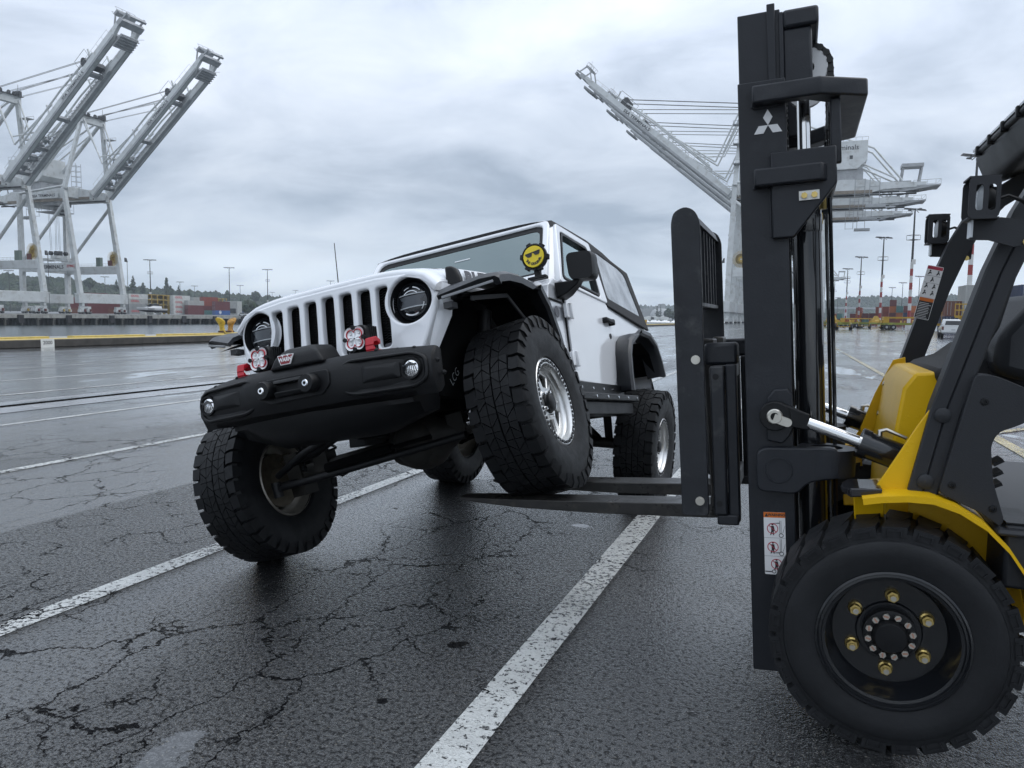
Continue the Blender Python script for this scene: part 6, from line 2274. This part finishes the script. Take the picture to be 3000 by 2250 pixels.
rack(430, -331, 16, 4, 10.6, 'yellow open steel rack behind the motor yacht')
rack(482, -331, 6, 2, 10.4, 'narrow yellow steel rack between the yacht and the white containers')
rack(620, -352, 14, 4, 10.4, 'yellow steel rack partly hidden behind the maroon containers')

# motor yacht ashore
y_ = thing('motor_yacht', 'white motor yacht with dark hull bottom standing on the far quay', 'boat', mw=PM(-276, ud(403, -276), .9))
secs = []
for t, w, k, s in ((0, .05, 2.0, 2.7), (.12, 1.0, 1.0, 2.6), (.35, 1.9, .5, 2.4), (.7, 2.2, .3, 2.2), (1, 2.1, .35, 2.1)):
    yy = t * 15.5
    secs.append([(-w, yy, s), (-w * .85, yy, (s + k) / 2), (0, yy, k), (w * .85, yy, (s + k) / 2), (w, yy, s)])
hull = G().loft(secs)
hb = [[(x, y, min(z, 1.35)) for x, y, z in sc] for sc in secs]
G().loft([[(x * 1.01, y, z) for x, y, z in sc] for sc in hb]).build('hull_bottom', mat('black_antifouling', (.02, .02, .025), .5), y_)
ho = hull.build('hull', mat('gelcoat_white', (.68, .69, .70), .2), y_, smooth=40)
G().loft([[(-1.5, 4.5, 2.3), (1.5, 4.5, 2.3), (1.3, 4.6, 2.35), (-1.3, 4.6, 2.35)], [(-1.7, 8, 2.3), (1.7, 8, 2.3), (1.4, 8, 3.3), (-1.4, 8, 3.3)], [(-1.8, 12.5, 2.2), (1.8, 12.5, 2.2), (1.6, 12.5, 3.2), (-1.6, 12.5, 3.2)]]).build('deckhouse', MATS['gelcoat_white'], y_, smooth=35)
G().loft([[(-1.3, 6.2, 3.2), (1.3, 6.2, 3.2), (1.3, 6.4, 3.25), (-1.3, 6.4, 3.25)], [(-1.4, 8, 3.2), (1.4, 8, 3.2), (1.2, 8.2, 4.0), (-1.2, 8.2, 4.0)], [(-1.4, 11.5, 3.2), (1.4, 11.5, 3.2), (1.2, 11.5, 4.0), (-1.2, 11.5, 4.0)]]).build('cabin_glass', CRD, y_)
G().box(-1.5, 1.5, 6.2, 12, 4.0, 4.18).build('hard_top', CRD, y_)
G().box(1.95, 2.1, 4.5, 8, 1.75, 2.05).build('hull_window', CRD, y_)
cr = G()
for yy in (3.5, 8, 12.5):
    cr.box(-1.6, 1.6, yy - .15, yy + .15, -.6, .5)
cr.build('cradle', WHITE_B, y_)


# lighting masts
MASTD = mat('dark_mast_steel', (.035, .036, .038), .6)
MASTR = mat('faded_red_band', (.26, .035, .035), .6, var=.15, vscale=.3)
MASTW = mat('white_band', (.55, .55, .54), .6, var=.1, vscale=.3)


def light_mast(p, h, label, group, bands=0, bw=1.7, rot=0.):
    m = thing('light_mast', label, 'light mast', group=group, mw=M.Translation(p) @ M.Rotation(rot, 4, 'Z'))
    zb = bands * bw
    if bands:
        G().cyl((0, 0, 0), (0, 0, 1), .75, 1.0, 12).build('footing', MASTW, m)
        for i in range(bands):
            r0, r1 = .42 - .13 * (i * bw / h), .42 - .13 * ((i + 1) * bw / h)
            G().lathe([(r0, 1.0 + i * bw), (r1, 1.0 + (i + 1) * bw)], (0, 0, 0), (0, 0, 1), 12, caps=True).build('band', MASTR if i % 2 else MASTW, m, smooth=50)
        zb += 1
        G().box(-.55, .55, -.6, -.45, zb - .6, zb + .6).build('number_plate', MASTW, m)
    G().lathe([(.30, zb), (.17, h)], (0, 0, 0), (0, 0, 1), 10, caps=True).build('pole', MASTD, m, smooth=50)
    c = G().beam((-3.2, 0, h), (3.2, 0, h), .16, .16).beam((0, -1.8, h - .1), (0, 1.8, h - .1), .14, .14)
    c.beam((-1.2, 0, h - .9), (0, 0, h), .1, .1).beam((1.2, 0, h - .9), (0, 0, h), .1, .1)
    ca = c.build('crossarm', MASTD, m)
    for i, (x, y) in enumerate(((-3, 0), (-2.1, .1), (-1.2, 0), (1.2, 0), (2.1, .1), (3, 0), (0, 1.7), (0, -1.7))):
        G().hexa([(x - .42, y - .3, h - .42), (x + .42, y - .3, h - .42), (x + .42, y + .3, h - .30), (x - .42, y + .3, h - .30), (x - .25, y - .2, h - .05), (x + .25, y - .2, h - .05), (x + .25, y + .2, h - .02), (x - .25, y + .2, h - .02)]).build('floodlight', MASTD, ca)
    if bands:
        pl = G().box(-1.1, 1.1, -1.1, 1.1, h * .74, h * .74 + .1)
        for dx in (-1.1, 1.1):
            for dy in (-1.1, 1.1):
                pl.tube([(dx, dy, h * .74), (dx, dy, h * .74 + 1.2)], .05, 4)
        pl.tube([(-1.1, -1.1, h * .74 + 1.2), (1.1, -1.1, h * .74 + 1.2), (1.1, 1.1, h * .74 + 1.2), (-1.1, 1.1, h * .74 + 1.2), (-1.1, -1.1, h * .74 + 1.2)], .05, 4)
        pl.build('service_platform', MASTD, m)
    return m


GM = 'red and white banded light masts in a row down the yard'
mast_u = ((2825, 134, 'thick red and white banded mast seen between the forklift cab posts'), (2655, 197, 'tallest fully seen banded light mast, right of the lift cylinder'), (2570, 263, 'second banded light mast to the left of the tallest one'), (2508, 343, 'third banded light mast counting left from the tallest'), (2470, 420, 'fourth banded light mast counting left from the tallest'), (2434, 545, 'small banded light mast second nearest the lift cylinder'), (2420, 640, 'tiny banded light mast closest beside the lift cylinder'))
for u, Z, lb in mast_u:
    light_mast(uz(u, Z), 30., lb, GM, 9, 1.75, .3)
GP = 'slender light masts standing in the distance'
for u, Z, h, lb, bn in ((444, 425, 30, 'light mast with red and white foot behind the motor yacht', 6), (674, 505, 31, 'light mast with two lamp rows just left of the truck bonnet', 0), (785, 520, 31, 'striped-foot light mast rising beyond the truck bonnet edge', 5), (530, 700, 29, 'faint light mast above the yellow racks', 0), (572, 800, 29, 'faint light mast left of the two-row mast', 0), (705, 765, 29, 'thin pale light mast right of the two-row mast', 0), (866, 905, 29, 'small light mast top showing over the middle of the bonnet', 0), (968, 660, 30, 'light mast top nearest the truck aerial', 0), (33, 560, 30, 'pale light mast at the far left behind the crane sill', 0), (312, 640, 30, 'light mast between the two right legs of the far crane', 0), (145, 640, 29, 'dim light mast behind the lettered crane beam', 0), (798, 1000, 29, 'tiny light mast right of the striped-foot one', 0),
                         (2602, 640, 30, 'faint distant light mast behind the orange trailers', 0), (2632, 560, 30, 'faint light mast right of the orange trailers', 0), (2680, 480, 30, 'faint light mast beside the dark blue containers', 0), (2718, 430, 30, 'faint light mast at the far cab post', 0), (2988, 300, 30, 'light mast seen between the near post and the grab handle', 0), (2445, 900, 29, 'hair-thin light mast beyond the trailers', 0)):
    light_mast(uz(u, Z), h, lb, GP, bn, 1.8, .2)

# ------------------------------------------------------------------ yard on the right
TYM = mat('black_trailer_tyre', (.018, .018, .019), .7)
GRN = mat('yellow_green_trailer_paint', (.24, .26, .05), .6, var=.25, vscale=.8)
TYEL = mat('orange_yellow_trailer_paint', (.44, .27, .03), .5, var=.15, vscale=.6)
TW = G().lathe([(.2, -.3), (.45, -.3), (.52, -.2), (.52, .2), (.45, .3), (.2, .3)], (0, 0, 0), (1, 0, 0), 16).mesh('tyre', TYM, 40)
TH_ = G().cyl((-.31, 0, 0), (1, 0, 0), .24, .62, 10).mesh('hub', CRG)


def trailer(mw, label, L=12., frame_m=GRN, extra=None):
    t = thing('yard_trailer', label, 'trailer', group='container yard trailers parked in the yard', mw=mw)
    g = G().box(-1.1, -.8, 0, L, .95, 1.35).box(.8, 1.1, 0, L, .95, 1.35)
    for k in range(6):
        g.box(-.8, .8, k * L / 5.2, k * L / 5.2 + .25, .98, 1.3)
    g.build('chassis', frame_m, t)
    for y in (0, L * .5, L - .3):
        for s in (-1, 1):
            G().hexa([(s * 1.1, y, 1.30), (s * 1.45, y, 1.30), (s * 1.45, y + .3, 1.30), (s * 1.1, y + .3, 1.30), (s * 1.25, y, 1.75), (s * 1.6, y, 1.85), (s * 1.6, y + .3, 1.85), (s * 1.25, y + .3, 1.75)]).build('corner_guide', TYEL, t)
    G().box(-1.1, -1.0, -.06, 0, .55, 1.35).box(1.0, 1.1, -.06, 0, .55, 1.35).box(-1.1, 1.1, -.06, 0, .50, .60).build('rear_guard', TYEL, t)
    G().box(-1.05, 1.05, .0, .06, .90, 1.34).build('tail_panel', GRN, t)
    for y in (1.0, 2.2):
        for x in (-1.15, 1.15):
            w = link('wheel', TW, t, ml=M.Translation((x, y, .52)))
            link('hub', TH_, w)
    G().box(-.06, .06, -.02, 1, .3, .6).box(-.9, .9, .9, 1.1, .45, .6).build('axle', TYM, t)
    if extra == 'frame':
        f = G()
        for y in (4, 6.4):
            for s in (-1, 1):
                f.beam((s * 1.1, y, 1.35), (s * 1.1, y, 4.4), .18, .18)
            f.beam((-1.1, y, 4.4), (1.1, y, 4.4), .18, .18)
        for s in (-1, 1):
            f.beam((s * 1.1, 4, 4.4), (s * 1.1, 10.4, 4.4), .16, .16)
            f.beam((s * 1.1, 7, 4.4), (s * 1.1, 9.8, 1.4), .14, .14)
            f.beam((s * 1.1, 4, 4.4), (s * 1.1, 2.0, 1.4), .14, .14)
        f.box(-1, 1, 8.2, 10.4, 1.35, 2.4)
        f.build('lifting_frame', TYEL, t)
    if extra == 'boom':
        f = G().beam((0, 1.0, 2.3), (0, 10.5, 2.4), .28, .3).box(-.6, .6, .6, 1.6, 1.35, 2.5)
        f.hexa([(-.8, 9, 1.35), (.8, 9, 1.35), (.8, 12, 1.35), (-.8, 12, 1.35), (-.2, 10, 3.2), (.2, 10, 3.2), (.2, 10.8, 3.2), (-.2, 10.8, 3.2)])
        f.build('lifting_arm', TYEL, t)
    return t


trailer(PM(5.75, 150, 0, rad(-4)), 'yellow-green trailer nearest the lift cylinder seen from behind')
trailer(PM(11.4, 188, 0, rad(-3)), 'green trailer with yellow tail guard between the second and third masts')
side = rad(-78)
trailer(PM(12.5, 163, 0, side), 'trailer in side view with orange lifting arm left of the tallest mast', 13, GRN, 'boom')
trailer(PM(17.5, 153, 0, side), 'trailer in side view with a tall yellow frame beside the far cab post', 13, TYEL, 'frame')
trailer(PM(9.5, 205, 0, side), 'dark low trailer in side view behind the others', 12)
trailer(PM(5.0, 235, 0, rad(-10)), 'distant orange trailer just right of the lift cylinder', 10, TYEL, 'boom')
trailer(PM(8.2, 250, 0, side), 'far orange trailer behind the nearest green one', 11, TYEL, 'boom')
trailer(PM(3.2, 205, 0, rad(-4)), 'partly hidden trailer touching the edge of the lift cylinder', 11)


def pickup(mw, label, canopy):
    p = thing('pickup_truck', label, 'pickup truck', group='white pickups parked in the yard', mw=mw)
    WP = mat('white_fleet_paint', (.62, .63, .63), .25, coat=.6)
    b = G().loft([[(-.95, y, .55), (.95, y, .55), (.98, y, .95), (.93, y, 1.18), (-.93, y, 1.18), (-.98, y, .95)] for y in (0, .1, 3.6)] + [[(-.93, 5.3, .55), (.93, 5.3, .55), (.95, 5.3, .9), (.85, 5.2, 1.08), (-.85, 5.2, 1.08), (-.95, 5.3, .9)]])
    bo = b.build('body', WP, p, smooth=35)
    G().loft([[(-.88, 2.2, 1.18), (.88, 2.2, 1.18), (.86, 4.1, 1.18), (-.86, 4.1, 1.18)], [(-.72, 2.35, 1.85), (.72, 2.35, 1.85), (.70, 3.3, 1.85), (-.70, 3.3, 1.85)]]).build('cab', WP, p, bevel=.05)
    G().loft([[(-.885, 2.19, 1.24), (-.72, 2.19, 1.24), (.72, 2.19, 1.24), (.885, 2.19, 1.24)], [(-.74, 2.33, 1.78), (-.6, 2.33, 1.78), (.6, 2.33, 1.78), (.74, 2.33, 1.78)]], False, False).build('rear_window', CRD, p)
    for s in (-1, 1):
        G().add([(s * .885, 2.45, 1.24), (s * .875, 3.9, 1.24), (s * .735, 3.2, 1.78), (s * .745, 2.45, 1.78)], [(0, 1, 2, 3)]).build('side_window', CRD, p)
        G().box(s * .80, s * .97, -.03, .04, .82, 1.14).build('tail_light', BROWN, p, bevel=.01)
        for y in (.95, 4.35):
            w = G().lathe([(.2, -.12), (.34, -.12), (.38, -.08), (.38, .08), (.34, .12), (.2, .12)], (s * .86, y, .38), (1, 0, 0), 18)
            w.build('wheel', TYM, p, smooth=40)
    if canopy:
        G().loft([[(-.92, .03, 1.18), (.92, .03, 1.18), (.9, 2.15, 1.18), (-.9, 2.15, 1.18)], [(-.78, .15, 1.78), (.78, .15, 1.78), (.78, 2.15, 1.82), (-.78, 2.15, 1.82)]]).build('canopy', WP, p, bevel=.05)
        G().add([(-.72, .045, 1.28), (.72, .045, 1.28), (.64, .13, 1.68), (-.64, .13, 1.68)], [(0, 1, 2, 3)]).build('canopy_window', CRD, p)
    G().box(-.95, .95, -.16, -.02, .48, .66).build('rear_bumper', CRG, p, bevel=.03)
    G().box(-.5, .5, -.012, 0, .70, 1.1).build('tailgate', WP, p)
    G().box(-.17, .17, -.02, -.014, .78, .88).build('number_plate', CRG, p)
    return p


pickup(PM(12.9, 84, 0, rad(-4)), 'white pickup with a closed canopy seen from behind left of the near cab post', True)
pickup(PM(15.2, 85.5, 0, rad(-6)), 'white pickup with an open bed half hidden by the near cab post', False)
cg = thing('work_platform', 'yellow barred work platform with an orange triangle behind the pickups', 'work platform', mw=PM(17.5, 103, 0, rad(-10)))
for s in range(9):
    G().box(-1.6 + s * .4 - .04, -1.6 + s * .4 + .04, -.04, .04, 2.3, 3.7).build('bar', TYEL, cg)
for z in (2.3, 3.0, 3.7):
    G().box(-1.65, 1.65, -.05, .05, z - .06, z + .06).build('rail', TYEL, cg)
G().box(-1.6, 1.6, 0, 3, 2.1, 2.25).build('deck', TYEL, cg)
G().box(-1.2, -.9, .1, .4, 0, 2.1).box(.9, 1.2, .1, .4, 0, 2.1).build('support_leg', TYEL, cg)
G().prism([(-.35, -.08, 3.75), (.35, -.08, 3.75), (0, -.08, 4.6)], (0, .03, 0)).build('warning_triangle', mat('fluorescent_orange', (.75, .14, .03), .5), cg)

# yard containers beyond the trailers, one stack after another from left to right
rnd = random.Random(21)
GY = 'containers stacked in the yard beyond the trailers'
ORD = ['first', 'second', 'third', 'fourth', 'fifth', 'sixth', 'seventh', 'eighth', 'ninth', 'tenth', 'eleventh', 'twelfth', 'thirteenth', 'fourteenth']
cols = ['rust red', 'rust red', 'maroon', 'rust red', 'brown', 'maroon', 'rust red', 'orange', 'rust red', 'dark blue']
spots = [(2430, 380, 2), (2447, 375, 2), (2466, 370, 1), (2484, 365, 2), (2502, 350, 3), (2521, 345, 2), (2540, 340, 2), (2559, 330, 3), (2579, 320, 3), (2599, 310, 4), (2619, 305, 3), (2640, 300, 3), (2661, 295, 3), (2684, 215, 3)]
for i, (u, Z, n) in enumerate(spots):
    for k in range(n):
        col = 'dark blue' if i == 13 else ('teal' if (i, k) in ((1, 1), (5, 0), (10, 2)) else cols[(i * 3 + k * 5 + rnd.randint(0, 2)) % len(cols)])
        pos = 'topmost' if k == n - 1 else 'lowest' if k == 0 else 'second lowest' if k == 1 else 'third lowest'
        mw = M.Translation(uz(u + 8, Z + 6, k * 2.61)) @ M.Rotation(-TH - rad(6), 4, 'Z')
        container(mw, col, f'{col} container, {pos} of the {ORD[i]} stack right of the lift cylinder', 12.19 if i % 3 else 6.06, None, GY, False)
for u, Z, lv, wh in ((2772, 135, ['dark blue', 'brown'], 'left of the thick mast'), (2800, 138, ['maroon', 'brown'], 'behind the thick mast'), (2828, 132, ['dark blue', 'pale grey', 'pale grey'], 'touching the near cab post'), (2985, 128, ['maroon', 'rust red', 'dark blue'], 'at the right photo edge'), (2950, 134, ['maroon', 'rust red', 'pale grey'], 'left of the grab handle')):
    n = len(lv)
    for k, col in enumerate(lv):
        pos = 'topmost' if k == n - 1 else 'lowest' if k == 0 else 'second lowest' if k == 1 else 'third lowest'
        mw = M.Translation(uz(u, Z, k * 2.61)) @ M.Rotation(-TH + rad(2), 4, 'Z')
        container(mw, col, f'{col} container, {pos} of the stack {wh}', 6.06, None, GY)

# ------------------------------------------------------------------ distant hills and trees
HILLM = mat('dark_hillside', (.030, .042, .026), .9, var=.35, vscale=.01)
LEAF = []
for i, c in enumerate(((.026, .042, .020), (.036, .054, .026), (.048, .064, .032), (.020, .034, .022), (.042, .050, .034))):
    LEAF.append(mat(f'woodland_green_{i}', c, .9, var=.35, vscale=.3, bump=.0))


def clump(g, c, r, rnd, mi, sq=.85):
    """one small uneven leaf mass"""
    n, m = 6, 3
    vs, fs = [], []
    for i in range(m + 1):
        ph = pi * (i + .15) / (m + .3)
        for j in range(n):
            t = 2 * pi * (j + .5 * (i % 2)) / n
            k = r * (.72 + .5 * rnd.random())
            vs.append((c[0] + k * sin(ph) * cos(t), c[1] + k * sin(ph) * sin(t), c[2] + k * sq * cos(ph)))
    for i in range(m):
        for j in range(n):
            fs.append((i * n + j, i * n + (j + 1) % n, (i + 1) * n + (j + 1) % n, (i + 1) * n + j))
    fs.append(tuple(range(n - 1, -1, -1)))
    g.add(vs, fs, mi)


def hill(name, pts, depth, rnd, n_cl, rmin, rmax, label=None):
    """pts: (u, Z, ridge height); front slope down to the ground, wooded"""
    g = G()
    secs = []
    top = []
    for i in range(len(pts) - 1):
        (u0, Z0, h0), (u1, Z1, h1) = pts[i], pts[i + 1]
        for k in range(6):
            t = k / 6
            top.append((uz(u0 + (u1 - u0) * t, Z0 + (Z1 - Z0) * t), h0 + (h1 - h0) * t + rnd.uniform(-.025, .025) * h0))
    top.append((uz(pts[-1][0], pts[-1][1]), pts[-1][2]))
    rows = ((-1.0, -.02), (-.7, .25), (-.35, .62), (0, .93), (.5, .9), (1.2, 0))
    for p, h in top:
        d = V((p.x, p.y, 0)).normalized()
        secs.append([p + d * depth * a + V((0, 0, h * b)) for a, b in rows])
    g.loft(secs, False, False)
    tag(g.build(name, HILLM, smooth=180), kind='structure')
    c = G()
    for k in range(n_cl):
        i = rnd.randint(0, len(top) - 2)
        t = rnd.random()
        p = top[i][0].lerp(top[i + 1][0], t); h = top[i][1] + (top[i + 1][1] - top[i][1]) * t
        d = V((p.x, p.y, 0)).normalized()
        a = -rnd.random() ** 1.25
        b = 0
        for q in range(len(rows) - 1):
            if rows[q][0] <= a <= rows[q + 1][0]:
                s = (a - rows[q][0]) / (rows[q + 1][0] - rows[q][0]); b = rows[q][1] + (rows[q + 1][1] - rows[q][1]) * s
        r = rnd.uniform(rmin, rmax)
        q = p + d * depth * a + V((0, 0, h * b))
        clump(c, q + V((0, 0, r * .35)), r, rnd, rnd.randint(0, 4), rnd.uniform(.7, 1.25))
    tag(c.build('woodland', LEAF, smooth=0), kind='stuff')


rnd = random.Random(11)
hill('far_hill', [(-260, 980, 48), (-60, 980, 46), (120, 1000, 43), (210, 1010, 40), (300, 1040, 36), (420, 1080, 32), (560, 1150, 30), (700, 1220, 28), (820, 1300, 25), (960, 1400, 20), (1100, 1500, 16), (1300, 1700, 12)], 150, rnd, 6500, 2.2, 5.4)
hill('right_hill', [(2280, 2000, 30), (2400, 1950, 46), (2480, 1900, 55), (2560, 1900, 58), (2660, 1850, 54), (2740, 1800, 58), (2820, 1800, 60), (2960, 1800, 64), (3200, 1800, 62)], 300, rnd, 5500, 4, 9)
hill('middle_hill', [(1700, 2800, 34), (1860, 2800, 40), (1960, 2700, 42), (2080, 2600, 44), (2200, 2500, 40), (2330, 2400, 34)], 300, rnd, 900, 5, 11)

TRK = mat('dark_bark', (.03, .024, .018), .9)


def tree(p, h, w, kind, label, group):
    t = thing('tree', label, 'tree', p, group)
    rnd = random.Random(int(p.x * 10))
    G().tube([(0, 0, -1), (0, 0, h * .5), (0, 0, h * .9)], [w * .07, w * .045, w * .015], 6).build('trunk', TRK, t)
    g = G()
    n = 60
    for k in range(n):
        z = rnd.random()
        if kind == 'fir':
            rr = w / 2 * (1 - z) * rnd.uniform(.3, 1.05); zz = h * (.1 + .9 * z); cr = w * .13 * (1.2 - .7 * z)
        elif kind == 'poplar':
            rr = w / 2 * sin(pi * (z * .85 + .12)) * rnd.uniform(.1, 1.); zz = h * (.12 + .88 * z); cr = w * .18
        else:
            rr = w / 2 * sin(pi * (z * .8 + .15)) * rnd.uniform(.2, 1.); zz = h * (.3 + .68 * z); cr = w * .15
        a = rnd.random() * 2 * pi
        clump(g, (rr * cos(a), rr * sin(a), zz), cr, rnd, rnd.randint(0, 4), 1.1 if kind != 'fir' else .7)
    g.build('crown', LEAF, t)
    return t


GT = 'single trees standing up from the far hill skyline'
for u, Z, zb, h, w, k, lb in ((394, 900, 24, 19, 11, 'fir', 'broad dark fir on the far skyline just right of the crane'), (491, 930, 20, 22, 7, 'poplar', 'tall column-shaped tree on the skyline above the yellow racks'), (502, 950, 19, 14, 7, 'poplar', 'shorter column tree close beside the tallest column tree'), (526, 960, 19, 16, 8, 'fir', 'pointed tree on the skyline above the white containers'), (556, 990, 17, 14, 6, 'fir', 'small pointed tree above the grey container'), (592, 1000, 15, 13, 5, 'fir', 'narrow fir above the red containers'), (668, 1050, 14, 17, 8, 'poplar', 'round-topped column tree just left of the two-row light mast'), (268, 880, 26, 12, 12, 'broad', 'broad tree on the skyline between the far crane legs'), (750, 1080, 16, 15, 14, 'broad', 'wide crowned tree on the skyline near the bonnet edge'), (820, 1120, 14, 15, 7, 'fir', 'last pointed tree before the bonnet hides the skyline'), (422, 920, 22, 13, 6, 'poplar', 'little column tree right of the broad dark fir'), (345, 900, 25, 13, 9, 'fir', 'fir beside the rightmost far crane leg')):
    tree(uz(u, Z, zb), h, w, k, lb, GT)
tree(uz(728, 560, .3), 9, 13, 'broad', 'low round bush left of the truck headlight on the far shore', None)
GF = 'dark pointed trees by the domed plant'
for u, Z, h, w, k, lb in ((1920, 1000, 18, 7, 'fir', 'tall pointed tree in front of the pale dome'), (1930, 1005, 19, 6, 'fir', 'twin pointed tree standing just right of the one before the dome'), (1953, 990, 14, 11, 'broad', 'dark broad tree right of the pale dome'), (1972, 1000, 15, 7, 'fir', 'pointed dark tree at the edge of the backrest'), (1966, 1010, 10, 12, 'broad', 'low dark tree between the dome and the backrest')):
    tree(uz(u, Z, .2), h, w, k, lb, GF)
# low plant: dome, tower, sheds
PLM = mat('hazy_plant_cladding', (.36, .37, .37), .7, var=.1, vscale=.05)
pl = thing('domed_plant', 'pale domed industrial plant with a tower on the far shore', 'plant', uz(1930, 1180, .1))
G().lathe([(17, 0), (16.5, 6), (14, 12), (9, 16.5), (0, 18)], (0, 0, 0), (0, 0, 1), 28).build('dome', PLM, pl, smooth=60)
G().box(-3, 6, -5, 5, 16, 24).build('head_house', PLM, pl)
G().box(-9, -3, -.8, .8, 18, 20).build('conveyor', PLM, pl)
sh = thing('mill_building', 'grey stepped mill building left of the dome', 'building', uz(1893, 1200, .1))
G().box(-14, 12, -10, 10, 0, 13).build('hall', PLM, sh); G().box(-10, 2, -8, 8, 13, 17).build('upper_hall', PLM, sh); G().box(3, 7, -4, 4, 13, 20).build('silo', PLM, sh)
for i, (u, lb) in enumerate(((1897, 'white low shed nearest the truck canvas'), (1915, 'white low shed below the dome'), (1940, 'white low shed right of the dome'))):
    s_ = thing('shed', lb, 'shed', uz(u, 980, .2), 'white sheds on the far shore')
    G().prism([(-6, -3, 0), (-6, -3, 3), (0, -3, 4.6), (6, -3, 3), (6, -3, 0)], (0, 6, 0)).build('wall', WHITE_B, s_)
b_ = thing('blue_roof_building', 'low building with a blue wall right of the containers on the far quay', 'building', uz(700, 620, .3))
G().box(-9, 9, -5, 5, 0, 7).build('wall', mat('dull_blue_cladding', (.10, .14, .22), .6), b_)
G().prism([(-9.5, -5.5, 7), (9.5, -5.5, 7), (0, -5.5, 10)], (0, 11, 0)).build('roof', CONC_L, b_)
bx = thing('grey_tank_building', 'grey upright box building behind the last yellow rack', 'building', uz(684, 480, .3))
G().box(-4, 4, -4, 4, 0, 8.5).build('wall', MATS['pale_grey_container_paint'], bx)
G().box(-3, 3, -4.1, -4, 1, 4).build('door', CRD, bx)


def car(p, label):
    c = thing('parked_car', label, 'car', p, 'white cars parked on the far quay')
    G().loft([[(-2.2, y, .3), (2.2, y, .3), (2.15, y, .85), (-2.2, y, .9)] for y in (-.85, .85)]).build('body', MATS['white_fleet_paint'], c, bevel=.1)
    G().loft([[(-1.6, y, .88), (1.1, y, .86), (.6, y * .85, 1.42), (-1.2, y * .85, 1.45)] for y in (-.8, .8)]).build('cabin', CRD, c, bevel=.05)
    for x in (-1.4, 1.4):
        G().cyl((x, -.88, .32), (0, 1, 0), .32, 1.76, 10).build('wheel', TYM, c)


car(uz(712, 372, .3), 'white car on the far quay left of the truck headlight')
car(uz(724, 378, .3), 'white car on the far quay partly hidden by the truck bonnet corner')
vd = thing('viaduct', 'thin long viaduct crossing in front of the right hill', 'bridge', uz(2560, 1500, 0))
G().box(-260, 330, -4, 4, 26, 29).build('deck', CRG, vd)
for k in range(-4, 6):
    G().box(k * 60 - 2, k * 60 + 2, -2, 2, 0, 26).build('pier', CRG, vd)

# ------------------------------------------------------------------ air
hz_ = NB('damp_air')
hz_.N.remove(hz_.b)
pv = hz_.N.new('ShaderNodeVolumePrincipled')
pv.inputs['Color'].default_value = (.80, .88, .96, 1)
pv.inputs['Density'].default_value = .0002
pv.inputs['Anisotropy'].default_value = .3
hz_.L.new(pv.outputs[0], hz_.N['Material Output'].inputs['Volume'])
tag(G().box(-4200, 3400, -400, 6200, -6, 125).build('haze', hz_.m), kind='stuff')
